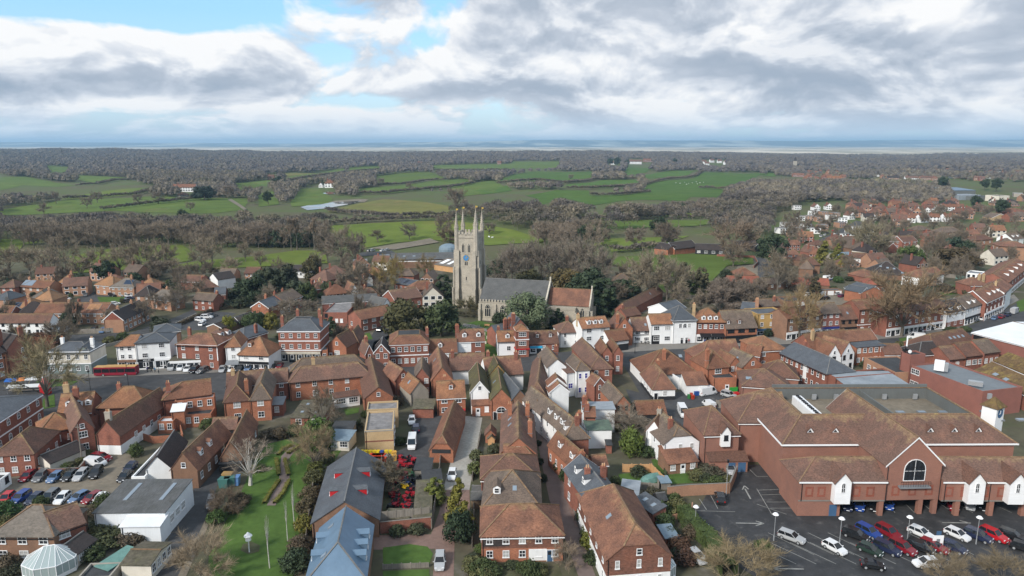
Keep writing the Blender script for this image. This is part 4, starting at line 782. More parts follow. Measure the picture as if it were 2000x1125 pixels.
def church():
    O=G(936,625);ang=R(-15);Wm=Matrix.Translation(O) @ Matrix.Rotation(ang,4,'Z') @ Matrix.Scale(KS,4);Wi=Wm.inverted()
    root=thing('parish_church','grey stone parish church with tall pinnacled tower and red-roofed chancel','church',Wm)
    gw,gs_,gb=gothic(2.3,4.6),gothic(1.5,3.6,2),gothic(1.15,3.7,2)
    def win(me,x,y,z,rz=0,par=root):return link('window',me,par,Matrix.Translation((x,y,z)) @ Matrix.Rotation(rz,4,'Z') @ Matrix.Translation((0,-.03,0)))
    # aisle and nave
    L=24.0;b=MB();b.box(0,L,0,17,-.3,7.0);b.poly([(.02,0,7),(.02,8.5,13.6),(.02,17,7)]);b.poly([(L-.02,0,7),(L-.02,8.5,13.9),(L-.02,17,7)])
    for x in (-.1,5.6,11.2,16.8,22.8):
        b.box(x,x+.9,-1.1,0,-.3,4.2);b.box(x+.002,x+.898,-.6,0,4.2,6.2)
    b.box(-.15,L+.15,-.15,-.002,6.6,6.85);b.box(-.2,L+.2,-.25,-.002,-.3,.7)
    for i in range(22):
        x=.2+i*1.1;b.box(x,x+.6,-.1,.3,7.0,7.75)
    b.box(0,L,-.1,.3,6.9,7.0);b.build('nave_wall','st',root)
    r=MB();r.solid([[(-.1,.5,7.25),(L+.1,.5,7.25),(L+.1,8.5,13.8),(-.1,8.5,13.8)],[(-.1,17,7.25),(L+.1,17,7.25),(L+.1,8.5,13.8),(-.1,8.5,13.8)]],.15,0)
    r.tube((-.1,8.5,13.85),(L,8.5,13.85),.15,.15,4,1,False);r.build('nave_roof',['gs','rg2'],root)
    g=MB();g.solid([[(L-.1,-.2,7.3),(L+.4,-.2,7.3),(L+.4,8.5,14.3),(L-.1,8.5,14.3)],[(L-.1,17.2,7.3),(L+.4,17.2,7.3),(L+.4,8.5,14.3),(L-.1,8.5,14.3)]],.5,0);g.box(L-.1,L+.4,8.2,8.8,14.2,15.4);g.build('gable_coping','st2',root)
    for x in (3.25,8.85,14.4,20.2):win(gw,x,0,1.5)
    p=MB();p.box(11.0,14.2,-3.6,0,-.3,2.9);p.poly([(11,-3.6,2.9),(14.2,-3.6,2.9),(12.6,-3.6,4.7)]);p.solid([[(10.8,-3.8,2.75),(12.6,-3.8,4.8),(12.6,0,4.8),(10.8,0,2.75)],[(14.4,-3.8,2.75),(12.6,-3.8,4.8),(12.6,0,4.8),(14.4,0,2.75)]],.15,1);p.poly([(11.9,-3.62,0),(13.3,-3.62,0),(13.3,-3.62,1.8),(12.6,-3.62,2.5),(11.9,-3.62,1.8)],2)
    p.build('porch',['st','gs','blk'],root)
    # chancel and south chapel
    c=MB();X0,X1=L+.3,L+15.2;c.box(X0,X1,4,13,-.3,6.6);c.poly([(X1,4,6.6),(X1,8.5,11.4),(X1,13,6.6)])
    c.box(X0,X1-4.6,1.0,4,-.3,5.9);c.box(X0-.1,X1-4.5,.85,1.0,5.3,6.3)
    for x in (X0+3,X1-4.9):c.box(x,x+.8,.1,1.0,-.3,4.6)
    for y in (4.0,12.2):c.box(X1,X1+1.0,y,y+.8,-.3,4.6)
    c.box(X1-.9,X1-.1,3.1,4,-.3,4.8);c.build('chancel_wall','st',root)
    r=MB();r.solid([[(X0,3.7,6.4),(X1-.2,3.7,6.4),(X1-.2,8.5,11.5),(X0,8.5,11.5)],[(X0,13.3,6.4),(X1-.2,13.3,6.4),(X1-.2,8.5,11.5),(X0,8.5,11.5)]],.15,0);r.tube((X0,8.5,11.55),(X1,8.5,11.55),.14,.14,4,1,False);r.build('chancel_roof',['rt','rg'],root)
    g=MB();g.solid([[(X1-.25,3.6,6.6),(X1+.2,3.6,6.6),(X1+.2,8.5,12.0),(X1-.25,8.5,12.0)],[(X1-.25,13.4,6.6),(X1+.2,13.4,6.6),(X1+.2,8.5,12.0),(X1-.25,8.5,12.0)]],.5,0);g.box(X1-.25,X1+.2,8.25,8.75,11.9,12.9);g.build('gable_coping','st2',root)
    win(gs_,X1-2.6,4,2.2);win(gw,X1,8.5,2.2,R(90));win(gs_,X0+6,1.0,1.6)
    # tower
    P=Wi @ G(911.5,602);tx,ty=P.x,P.y+4.3;tw=4.2;H=28.2
    T=Matrix.Translation((tx,ty,0));t=MB()
    t.box(-tw,tw,-tw,tw,-.3,21);t.box(-tw+.12,tw-.12,-tw+.12,tw-.12,21,H)
    for z in (9.2,16.2,21,27.2):t.box(-tw-.14,tw+.14,-tw-.14,tw+.14,z,z+.28)
    t.box(-tw-.35,tw+.35,-tw-.35,tw+.35,-.3,1.4)
    for sx in (-1,1):
        for sy in (-1,1):
            for (d,z) in ((1.7,8),(1.25,16),(.8,22.5)):
                xa,xb=sorted((sx*(tw-.25),sx*(tw+d)));ya,yb=sorted((sy*(tw-1.55),sy*(tw-.1)));t.box(xa,xb,ya,yb,-.3,z-d*.1)
                xa,xb=sorted((sx*(tw-1.6),sx*(tw-.15)));ya,yb=sorted((sy*(tw-.2),sy*(tw+d)));t.box(xa,xb,ya,yb,-.3,z-d*.12-.02)
    for s in range(4):
        Rm=Matrix.Rotation(R(90*s),4,'Z')
        for i in range(5):
            x=-2.75+i*1.38-.42;t.box(x,x+.84,-tw+.1,-tw+.5,H,H+1.25,0,Rm)
        t.box(-tw+.3,tw-.3,-tw+.1,-tw+.5,H-.1,H+.35,0,Rm)
    t.box(-tw+.5,tw-.5,-tw+.5,tw-.5,H-.3,H-.05)
    tow=t.build('tower','st',root,T)
    for sx in (-1,1):
        for sy in (-1,1):
            q=MB();big=(sx,sy)==(1,-1);r0=1.05 if big else .85;zt=38.2 if big else 37.0;zb=32.2 if big else 31.0
            q.tube((0,0,20.5),(0,0,zb),r0,r0,8);q.tube((0,0,zb-.2),(0,0,zb+.1),r0+.16,r0+.16,8)
            for k in range(8):
                a=k*math.pi/4;q.tube((r0*.9*math.cos(a),r0*.9*math.sin(a),zb),(r0*.85*math.cos(a),r0*.85*math.sin(a),zb+1.1),.14,.03,4)
            q.tube((0,0,zb+.1),(0,0,zt),r0*.82,.07,8)
            for k in range(1,7):
                z=zb+(zt-zb)*k/7.5;rr=r0*.82*(1-k/7.5)+.06
                for j in range(4):a=j*math.pi/2+.4;q.box(rr*math.cos(a)-.1,rr*math.cos(a)+.1,rr*math.sin(a)-.1,rr*math.sin(a)+.1,z,z+.22)
            o=q.build('pinnacle','st',tow,Matrix.Translation((sx*(tw-.35),sy*(tw-.35),0)))
            v=MB();v.tube((0,0,zt-.1),(0,0,zt+1.3),.04,.04,5);v.poly([(0,-.02,zt+.55),(.75,-.02,zt+.65),(.75,-.02,zt+1.1),(0,-.02,zt+1.2)]);v.tube((-.3,0,zt+.35),(.3,0,zt+.35),.03,.03,4);v.build('weather_vane','gold',o)
    for s in range(4):
        Rm=Matrix.Rotation(R(90*s),4,'Z')
        for x in (-1.15,1.15):link('window',gb,tow,Rm @ Matrix.Translation((x,-tw+.08,21.6)))
    for s in (0,1):
        Rm=Matrix.Rotation(R(90*s),4,'Z')
        b=MB()
        for x in (-.35,.35):b.poly([(x-.22,-tw-.02,16.7),(x+.22,-tw-.02,16.7),(x+.22,-tw-.02,18),(x,-tw-.02,18.2),(x-.22,-tw-.02,18)])
        b.poly([(-.2,-tw-.02,11),(.2,-tw-.02,11),(.2,-tw-.02,12.3),(-.2,-tw-.02,12.3)]);b.build('slit_window','blk',tow,Rm)
    k=MB();n=28;rr=1.2
    k.poly([(rr*math.cos(2*math.pi*i/n),-.14,rr*math.sin(2*math.pi*i/n)) for i in range(n)],0)
    for i in range(n):a,c_=2*math.pi*i/n,2*math.pi*(i+1)/n;k.tube((rr*math.cos(a),-.1,rr*math.sin(a)),(rr*math.cos(c_),-.1,rr*math.sin(c_)),.07,.07,4,1,False)
    for i in range(12):
        a=2*math.pi*i/12;k.tube((1.02*math.cos(a),-.16,1.02*math.sin(a)),(1.24*math.cos(a),-.16,1.24*math.sin(a)),.045,.045,4,1,False)
    ck=k.build('clock_face',[clockblue,'gold'],tow,Matrix.Translation((0,-tw-.02,19.6)))
    h_=MB();h_.box(-.07,.07,-.2,-.17,-.15,.7);h_.build('clock_hand','gold',ck,Matrix.Rotation(R(62),4,'Y'));h_=MB();h_.box(-.05,.05,-.22,-.2,-.15,1.05);h_.build('clock_hand','gold',ck,Matrix.Rotation(R(20),4,'Y'))
simple('clk','clock_blue',(.05,.19,.40),.5,.4);clockblue='clk'
church()

# ---------------------------------------------------------------- the supermarket
def supermarket():
    main=((1530,866),(1982,864),27,9.9,3.9,'n','sb','bt','f1x16d:.7@.62-.98')
    W0,L0,D0=wing(None,None,*main[:8])
    root=thing('supermarket','large red brick supermarket with brown tiled roofs, white oriel bays and arched gable window','supermarket',W0 @ Matrix.Translation((L0/2,0,0)));Ri=root.matrix_basis.inverted()
    wing(root,Ri,*main);mx=Ri @ W0
    # skirt roof round a sunken roof deck
    r=MB();i,rh,h=5.4,3.9,9.9;P=[(-.4,-.4,h-.15),(L0+.4,-.4,h-.15),(L0+.4,D0+.4,h-.15),(-.4,D0+.4,h-.15)];Q=[(i,i,h+rh),(L0-i,i,h+rh),(L0-i,D0-i,h+rh),(i,D0-i,h+rh)]
    for k in range(4):r.solid([[P[k],P[(k+1) % 4],Q[(k+1) % 4],Q[k]]],.18,0);r.tube(P[k],Q[k],.2,.2,5,1,False);r.tube(Q[k],Q[(k+1) % 4],.2,.2,5,1,False)
    o=r.build('skirt_roof',['bt','rg'],root,mx);at=o.data.attributes.new('rd','FLOAT','POINT');at.data.foreach_set('value',np.clip((np.array(r.v)[:,2]-9.9)/3.9,0,1).astype(np.float32))
    w=MB();dz=h+rh-2.7;q=[(x+(.05 if x<L0/2 else-.05),y+(.05 if y<D0/2 else-.05)) for x,y,_ in Q]
    for k in range(4):w.poly([(*q[k],dz),(*q[(k+1) % 4],dz),(*q[(k+1) % 4],h+rh),(*q[k],h+rh)])
    w.box(q[0][0],q[1][0],q[2][1]-.1,q[2][1]+.25,h+rh,h+rh+.75);w.build('roof_well_wall','gp',root,mx)
    d=MB();d.poly([(*p,dz) for p in q]);d.build('roof_deck','yard',root,mx)
    xw=i+20
    d=MB();d.box(xw,xw+.3,q[0][1],q[2][1],dz,h+rh-.6);d.build('roof_well_wall','gp',root,mx)
    for k in range(11):
        e=MB();x,y=xw+4+(k % 6)*4.6,(2.5 if k<6 else 7)+i;e.box(x,x+1.7,y,y+1.1,dz,dz+.3,0);e.poly([(x+.1,y+.1,dz+.31),(x+1.6,y+.1,dz+.31),(x+1.6,y+1,dz+.31),(x+.1,y+1,dz+.31)],1);e.build('rooflight',['lead','gl2'],root,mx)
    for k in range(4):
        e=MB();x=i+3.6;y=i+1.5+k*3.0;e.box(x,x+1.9,y,y+2.8,dz,dz+1.9,0);e.box(x+1.9,x+2.7,y,y+2.8,dz,dz+.5,1)
        for m in range(3):e.tube((x+.95,y+.5+m*.9,dz+1.9),(x+.95,y+.5+m*.9,dz+2.15),.38,.38,8,2)
        e.build('cooling_unit',['wp','gal','blk'],root,mx)
    for k in range(6):
        e=MB();x=(i+9,i+14,xw+5,xw+17,xw+29,xw+12)[k];y=q[2][1]-.6;e.box(x,x+.9,y-.4,y,dz+.2,dz+1.4);e.build('vent_cowl','gal',root,mx)
    for x in (L0*.13,L0*.24,L0*.655,L0*.76,L0*.865):                # small triangular dormers
        if x<L0-4:
            e=MB();k=rh/i;vv=1.9;z=h+k*vv
            e.poly([(x-.85,vv,z),(x+.85,vv,z),(x,vv,z+1.15)],0);e.poly([(x-.4,vv-.03,z+.15),(x+.4,vv-.03,z+.15),(x,vv-.03,z+.7)],2)
            e.solid([[(x-1.05,vv-.2,z-.1),(x,vv-.2,z+1.3),(x,vv+1.9,z+1.3),(x-1.0,vv+.1,z)],[(x+1.05,vv-.2,z-.1),(x,vv-.2,z+1.3),(x,vv+1.9,z+1.3),(x+1.0,vv+.1,z)]],.1,1);e.build('dormer',['wp','bt','gl'],root,mx)
    e=MB();e.box(-.5,L0+.5,-.55,-.41,h-.35,h-.05);e.box(-.55,-.41,-.4,D0,h-.35,h-.05);e.build('fascia','wp',root,mx)
    # lower front ranges over the open undercroft
    lo=((1562,939),(1733,939),9,7.1,2.7,'xhg','sb','bt','');wing(root,Ri,*lo,3.0);Wl,Ll,Dl=wing(None,None,*lo[:8]);ml=Ri @ Wl
    s=MB();Xs=Ll*.49;s.box(.02,Xs,.02,Dl,-.2,3.01);s.poly([(Xs,0,3.0),(Ll,0,3.0),(Ll,Dl,3.0),(Xs,Dl,3.0)]);s.build('ground_floor_wall','sb',root,ml)
    dd=MB();dd.box(Xs-2.0,Xs-.6,-.05,.01,0,2.3);dd.build('door','blu',root,ml)
    Wg,Lg,Dg=wing(None,None,(1733,907),(1843,905),26,10.2,5.3,'ygg','sb','bt');wing(root,Ri,(1733,907),(1843,905),26,10.2,5.3,'ygg','sb','bt','V',3.0);mg=Ri @ Wg
    a=link('arched_window',win_mesh(4.0,4.2,'a'),root,mg @ Matrix.Translation((Lg/2,-.03,6.9)))
    b=MB()
    for k in range(1,5):b.box(-2+k*.8-.035,-2+k*.8+.035,-.08,-.02,0,3.6 if k in (1,4) else 4.0)
    for z in (.9,1.8,2.6):b.box(-1.95,1.95,-.075,-.02,z,z+.07)
    b.build('glazing_bar','blk',a)
    b=MB();b.box(Lg/2-2.9,Lg/2+2.9,-.9,-.01,5.7,6.0,0)
    for k in range(13):x=Lg/2-2.8+k*5.6/12;b.box(x-.02,x+.02,-.86,-.82,6.0,7.0,1)
    b.box(Lg/2-2.8,Lg/2+2.8,-.87,-.81,6.95,7.02,1);b.build('balcony',['lead','blk'],root,mg)
    ro=((1843,939),(2075,940),9,7.1,2.7,'xgg','sb','bt','');wing(root,Ri,*ro,3.0);Wr,Lr,Dr=wing(None,None,*ro[:8]);mr=Ri @ Wr
    t=MB();t.poly([(0,0,3.0),(Lr,0,3.0),(Lr,Dr,3.0),(0,Dr,3.0)]);t.build('soffit','wdg',root,mr);t=MB();t.poly([(0,0,3.0),(Lg,0,3.0),(Lg,9,3.0),(0,9,3.0)]);t.build('soffit','wdg',root,mg)
    def pier(m,x):
        p=MB();p.box(x-.42,x+.42,.05,.9,-.2,3.05);p.build('pier','sb',root,m)
    for x in (Ll-.6,):pier(ml,x)
    for x in (Lg*.68,Lg-.6):pier(mg,x)
    for x in (3.2,9.5,15.5):pier(mr,x)
    for m,L_,n,xs in ((ml,Ll,0,(.12,.26,.66,.82)),(mg,Lg,0,(.2,.5,.8)),(mr,Lr,0,(.06,.19,.36,.5))):
        for u in xs:
            p=MB();x=u*L_;p.box(x-.75,x+.75,-.045,-.003,3.9,5.9,0);p.box(x-.38,x+.38,-.06,-.046,4.3,5.5,1);p.build('brick_panel',['rt2','sb'],root,m)
    for m,L_,x in ((ml,Ll,Ll*.46),(mr,Lr,Lr*.245),(mr,Lr,Lr*.585)):
        p=MB();p.box(x-1.45,x+1.45,-1.5,.2,3.2,7.6,0);p.poly([(x-1.45,-1.5,7.6),(x+1.45,-1.5,7.6),(x,-1.5,9.3)],0)
        p.solid([[(x-1.75,-1.75,7.3),(x,-1.75,9.45),(x,3.8,9.45),(x-1.7,.8,7.4)],[(x+1.75,-1.75,7.3),(x,-1.75,9.45),(x,3.8,9.45),(x+1.7,.8,7.4)]],.14,1)
        o=p.build('oriel_bay',['ww','bt'],root,m);link('window',win_mesh(.7,1.9,'a'),o,Matrix.Translation((x,-1.52,5.5)))
    for m,L_ in ((ml,Ll),(mr,Lr)):
        e=MB();e.box(-.2,L_,-.42,-.31,6.75,7.02);e.build('fascia','wp',root,m)
        e=MB();e.box(0,L_,-.06,-.003,3.0,3.25);e.build('string_course','pave',root,m)
    for m,xs,z in ((ml,(.03,.995),6.9),(mr,(.02,.4,.75),6.9),(mg,(.02,.98),9.8)):
        for u in xs:
            LL={id(ml):Ll,id(mr):Lr,id(mg):Lg}[id(m)];p=MB();p.tube((u*LL,-.12,3.1),(u*LL,-.12,z),.07,.07,5);p.build('downpipe','blk',root,m)
    # left ranges
    wing(root,Ri,(1443,823),(1545,823),13,9.4,4.3,'xhg','sb','bt','');wing(root,Ri,(1376,848),(1444,846),14,7.7,3.7,'xhh','sb','bt','');wing(root,Ri,(1386,899),(1461,898),2.4,2.8,1.0,'s','sb','bt','Z:blu,.5,.68,.1,2.2 Z:blu,.75,.95,.1,2.2')
    Wt,Lt,_=wing(None,None,(1376,848),(1444,846),14,7.7,3.7,'xhh','sb','bt');mt=Ri @ Wt;p=MB();x=Lt*.58;p.box(x-1.0,x+1.0,-.9,.2,5.1,8.3,0);p.poly([(x-1,-.9,8.3),(x+1,-.9,8.3),(x,-.9,9.7)],0);p.solid([[(x-1.2,-1.1,8.1),(x,-1.1,9.8),(x,3,9.8),(x-1.2,.8,8.1)],[(x+1.2,-1.1,8.1),(x,-1.1,9.8),(x,3,9.8),(x+1.2,.8,8.1)]],.12,1)
    o=p.build('oriel_bay',['ww','bt'],root,mt);link('window',win_mesh(.9,1.2,'d'),o,Matrix.Translation((x,-.92,6.5)))
    # clock turret at the far corner
    c=G(1940,797,13.7);m=Ri @ Matrix.Translation((c.x,c.y,0)) @ Matrix.Rotation(R(28),4,'Z');t=MB();t.box(-1.45,1.45,-1.45,1.45,0,14.4,0);q=MB();ap=(0,0,16.3)
    B4=[(-1.8,-1.8,14.3),(1.8,-1.8,14.3),(1.8,1.8,14.3),(-1.8,1.8,14.3)]
    q.solid([[B4[k],B4[(k+1) % 4],ap] for k in range(4)],.12,0);tt=t.build('clock_turret','wp',root,m);q.build('turret_roof','mo3',tt)
    k=MB();k.poly([(1.0*math.cos(2*math.pi*j/20),-1.49,13.0+1.0*math.sin(2*math.pi*j/20)) for j in range(20)],0);k.box(-.06,.06,-1.55,-1.5,12.9,13.7,1);k.box(-.5,.1,-1.55,-1.5,12.9,13.0,1);k.build('clock_face',['blu','wp'],tt)
supermarket()
# ---------------------------------------------------------------- ground, roads, lawns, fields, water
def ground():
    ys=list(np.linspace(-400,420,30));y=430.
    while y<34000:ys.append(y);y *=1.013
    ys=np.array(ys);ts=np.linspace(-1.7,1.7,221);X=np.outer(np.maximum(ys,0)+420,ts);Y=np.repeat(ys[:,None],len(ts),1);Z=ter(X,Y)
    v=np.stack([X,Y,Z],-1).reshape(-1,3);nr,nc=X.shape;i=np.arange(nr-1)[:,None]*nc+np.arange(nc-1)[None,:]
    f=np.stack([i,i+1,i+nc+1,i+nc],-1).reshape(-1,4);me=bpy.data.meshes.new('ground');me.from_pydata(v.tolist(),[],f.tolist())
    m=bpy.data.materials.new('land');m.use_nodes=True;g=NT(m.node_tree);b=g.n['Principled BSDF'];b.inputs['Roughness'].default_value=.95;b.inputs['Specular IOR Level'].default_value=.05
    pos=g.new('ShaderNodeNewGeometry').outputs['Position'];sp=g.new('ShaderNodeSeparateXYZ');g.put(sp.inputs[0],pos)
    n1=g.noise(pos,.05,5,.6);n2=g.noise(pos,.5,4,.7)
    town=g.mix(g.remap(n1,.35,.65),(.125,.108,.078),(.080,.092,.048));town=g.mix(g.remap(g.noise(pos,.09,4,.6),.56,.68),town,(.19,.175,.15));town=g.mix(g.remap(n2,.3,.7,.0,.7),town,(.075,.066,.05))
    mid=g.mix(g.remap(g.noise(pos,.012,5,.6),.4,.6),(.105,.100,.058),(.092,.118,.044))
    fp=g.vmath('MULTIPLY',pos,(.0016,.0007,0));plain=g.mix(g.remap(g.noise(fp,1,5,.65),.42,.58),(.20,.18,.12),(.60,.53,.42))
    dn=g.mix(g.remap(g.noise(g.vmath('MULTIPLY',pos,(.0009,.0003,.004)),1,5,.6),.50,.62),(.062,.075,.065),(.42,.42,.34))
    c=g.mix(g.remap(sp.outputs[1],380,460),town,mid);c=g.mix(g.remap(sp.outputs[1],4100,4500),c,plain);c=g.mix(g.remap(sp.outputs[1],15200,16200),c,dn)
    g.l.new(c,b.inputs['Base Color']);me.materials.append(m);me.polygons.foreach_set('use_smooth',[True]*len(me.polygons));o=link('ground',me);o['kind']='structure'
ground()
import bmesh
def sheet(name,px,m,dz=.02,maxlen=None,color=None,kind='structure',label=None):
    pts=[G(*p) for p in px];bm=bmesh.new();f=bm.faces.new([bm.verts.new((p.x,p.y,0)) for p in pts])
    bmesh.ops.triangulate(bm,faces=[f])
    if maxlen:
        for _ in range(7):
            es=[e for e in bm.edges if e.calc_length()>maxlen]
            if not es:break
            bmesh.ops.subdivide_edges(bm,edges=es,cuts=1);bmesh.ops.triangulate(bm,faces=bm.faces[:])
    for v in bm.verts:v.co.z=(float(ter(v.co.x,v.co.y)) if v.co.y>400 else 0)+dz
    me=bpy.data.meshes.new(name);bm.to_mesh(me);bm.free();me.materials.append(M[m]);o=link(name,me,color=color);o['kind']=kind
    if name not in ('field','lawn','garden'):SHT.append([(p.x,p.y) for p in pts])
    return o
SHT=[]
sheet('road',[(-60,738),(60,732),(250,727),(540,716),(770,708),(960,698),(1200,680),(1480,668),(1700,660),(1860,649),(1930,622),(1985,592),(2030,570),(2050,640),(1930,664),(1800,680),(1480,700),(1230,715),(960,728),(780,745),(540,770),(300,800),(-60,820)],'asph',.02)
sheet('pavement',[(80,742),(250,735),(560,722),(760,712),(760,706),(560,700),(250,715),(80,722)],'pave',.06)
sheet('pavement',[(1190,690),(1300,683),(1500,674),(1700,664),(1850,652),(1850,640),(1700,650),(1480,656),(1180,668)],'pave',.06)
sheet('pavement',[(1850,652),(1935,617),(1990,586),(1980,575),(1920,600),(1850,640)],'pave',.064)
sheet('grass_verge',[(60,752),(100,756),(140,752),(152,745),(130,740),(80,742)],'lawn',.1)
sheet('grass_verge',[(82,800),(108,795),(106,770),(84,780)],'lawn',.1);sheet('grass_verge',[(276,778),(312,775),(312,768),(276,770)],'lawn',.1)
sheet('grass_verge',[(1760,668),(1828,660),(1860,655),(1850,648),(1790,655),(1755,662)],'lawn',.1)
sheet('lane',[(232,886),(262,884),(300,815),(318,795),(286,792),(256,840)],'asph',.03)
sheet('car_yard',[(-30,940),(40,930),(160,927),(180,900),(232,880),(262,884),(262,925),(252,960),(200,997),(-30,1005)],'yard',.04)
sheet('lane',[(298,1130),(350,1130),(402,1010),(432,930),(456,868),(442,826),(424,836),(412,880),(386,945),(372,965),(352,1000),(326,1060)],'asph',.03)
sheet('lane',[(345,1130),(362,1130),(410,1020),(404,1010)],'yard',.05)
sheet('gravel_lane',[(905,812),(942,816),(917,957),(865,957)],'grav',.03)
sheet('paved_drive',[(865,957),(917,957),(918,1000),(888,1055),(886,1130),(845,1130),(850,1072),(724,1074),(716,1046),(842,1044),(858,1000)],'pink',.03)
sheet('brown_lane',[(1044,826),(1088,826),(1098,905),(1113,978),(1149,1087),(1165,1130),(1131,1130),(1116,1087),(1090,1020),(1073,976),(1058,905)],'lane',.03)
sheet('footpath',[(1077,826),(1088,826),(1098,905),(1113,978),(1130,1030),(1124,1030),(1105,975),(1089,905)],'pink',.07)
sheet('road',[(1046,826),(1088,826),(1060,735),(1046,700),(1036,704)],'asph',.032)
sheet('alley',[(1217,700),(1246,706),(1288,765),(1262,786),(1245,760),(1222,720)],'asph',.03)
sheet('yard',[(1222,760),(1262,770),(1330,765),(1460,760),(1440,800),(1380,815),(1340,850),(1300,812),(1245,815)],'asph',.045)
sheet('car_park',[(1360,1000),(1380,966),(1428,952),(1436,915),(1460,908),(1600,905),(2060,905),(2090,1130),(1480,1130),(1405,1085)],'asph2',.03)
sheet('yard',[(805,815),(850,805),(900,800),(905,815),(838,880),(836,900),(842,955),(750,1035),(742,960),(760,890),(802,870)],'asph',.035)
sheet('yard',[(742,1010),(752,930),(800,912),(842,930),(835,985),(800,1025)],'soil',.055)
sheet('lawn',[(405,1135),(408,1085),(445,1010),(470,965),(495,905),(522,868),(560,858),(598,872),(612,905),(606,970),(592,1030),(588,1080),(570,1135)],'lawn',.05)
sheet('garden_path',[(521,988),(538,988),(566,938),(562,900),(582,874),(572,868),(549,892),(545,938)],'lane',.085)
sheet('flower_bed',[(470,1076),(486,1083),(506,1078),(508,1066),(490,1058),(474,1064)],'soil',.085)
sheet('lawn',[(748,1070),(800,1063),(835,1068),(846,1082),(838,1102),(748,1106)],'lawn',.05);sheet('lawn',[(748,1116),(838,1112),(840,1135),(748,1135)],'lawn',.05)
sheet('churchyard_grass',[(880,640),(935,626),(1000,640),(1000,660),(965,700),(940,690),(925,660),(890,655)],'lawn',.04);sheet('footpath',[(905,632),(925,634),(968,648),(970,653),(930,643),(902,637)],'pave',.06)
sheet('lawn',[(1208,926),(1268,922),(1285,944),(1240,952),(1210,946)],'lawn',.05);sheet('lawn',[(1296,930),(1330,920),(1400,924),(1412,940),(1305,946)],'lawn',.05);sheet('lawn',[(1272,898),(1296,895),(1300,925),(1285,930)],'lawn',.055)
sheet('lawn',[(968,1100),(1090,1102),(1100,1130),(930,1130)],'soil',.05);sheet('lawn',[(672,800),(702,796),(700,806),(676,812)],'lawn',.05);sheet('lawn',[(632,885),(668,878),(650,905),(634,912)],'lawn',.05)
sheet('lawn',[(690,655),(722,650),(728,662),(700,668)],'lawn',.05)
sheet('village_green',[(190,580),(245,580),(262,585),(228,594),(195,590)],'lawn',.05)
sheet('road',[(150,560),(176,562),(200,585),(190,600),(150,590),(160,575)],'asph',.03);sheet('road',[(185,578),(265,573),(268,580),(188,582)],'asph',.035)
sheet('car_park',[(110,655),(240,650),(258,660),(200,672),(110,668)],'asph',.04);sheet('car_park',[(355,628),(420,608),(462,612),(400,645),(340,645)],'asph',.04);sheet('road',[(205,672),(300,650),(385,612),(378,604),(330,625),(240,655)],'asph',.03)
sheet('courtyard',[(1205,600),(1250,578),(1300,588),(1290,612),(1230,612)],'yard',.04);sheet('courtyard',[(1565,585),(1640,568),(1665,585),(1640,600),(1590,598)],'yard',.04)
sheet('road',[(730,668),(770,650),(765,625),(752,600),(740,610),(735,640),(700,700),(740,735),(752,730),(722,698)],'asph',.03)
sheet('road',[(1466,500),(1494,503),(1530,530),(1480,545),(1478,515)],'asph',.03);sheet('road',[(1590,472),(1612,470),(1690,434),(1672,430)],'asph',.05,40)
sheet('courtyard',[(1440,520),(1480,516),(1480,548),(1430,548)],'yard',.035)
sheet('garden',[(1830,560),(1890,555),(1900,570),(1840,578)],'lawn',.04);sheet('garden',[(1985,590),(2030,570),(2030,600),(1990,610)],'lawn',.07)
sheet('lawn',[(1225,595),(1240,575),(1390,580),(1385,592),(1280,585)],'soil',.03)
# parking bays and arrows
def stripe(p,q,w=.12,m='mark',name='bay_marking',dz=.06):
    a,b=G(*p),G(*q);d=(b-a).normalized();n=Vector((-d.y,d.x,0))*w/2;k=MB();z=Vector((0,0,dz));k.poly([a-n+z,b-n+z,b+n+z,a+n+z]);o=k.build(name,m);o['kind']='structure'
for x in range(9):
    u=x*39;stripe((1500+u,1041),(1590+u,1084)) if x<9 else None
    stripe((1465+u,1060),(1555+u,1102))
for y0,x0,x1 in ((1041,1500,1560),(1102,1540,1600)):pass
stripe((1478,985),(1536,1005));stripe((1478,955),(1508,1006));stripe((1487,967),(1528,966));stripe((1497,981),(1537,981));stripe((1505,993),(1545,993));stripe((1478,958),(1522,956))
stripe((1360,998),(1436,1000));stripe((1366,975),(1380,996));stripe((1388,968),(1402,994));stripe((1375,1022),(1412,1072))
stripe((1463,916),(1478,931));stripe((1478,931),(1500,931))
stripe((1437,1022),(1490,1023),.3);stripe((1476,1018),(1492,1023),.25);stripe((1476,1027),(1492,1023),.25)
stripe((1455,955),(1466,975),.3);stripe((1450,957),(1454,949),.25);stripe((1462,956),(1454,949),.25)
stripe((1510,1111),(1570,1112),.3);stripe((1840,1021),(1896,1022),.3);stripe((1874,1017),(1890,1021),.25);stripe((1510,1111),(1526,1106),.25);stripe((1510,1111),(1526,1116),.25)
for x in range(9):stripe((1735+x*34,985),(1748+x*38,1002))
stripe((1076,826),(1108,970),.14,'mark','road_marking',.1)
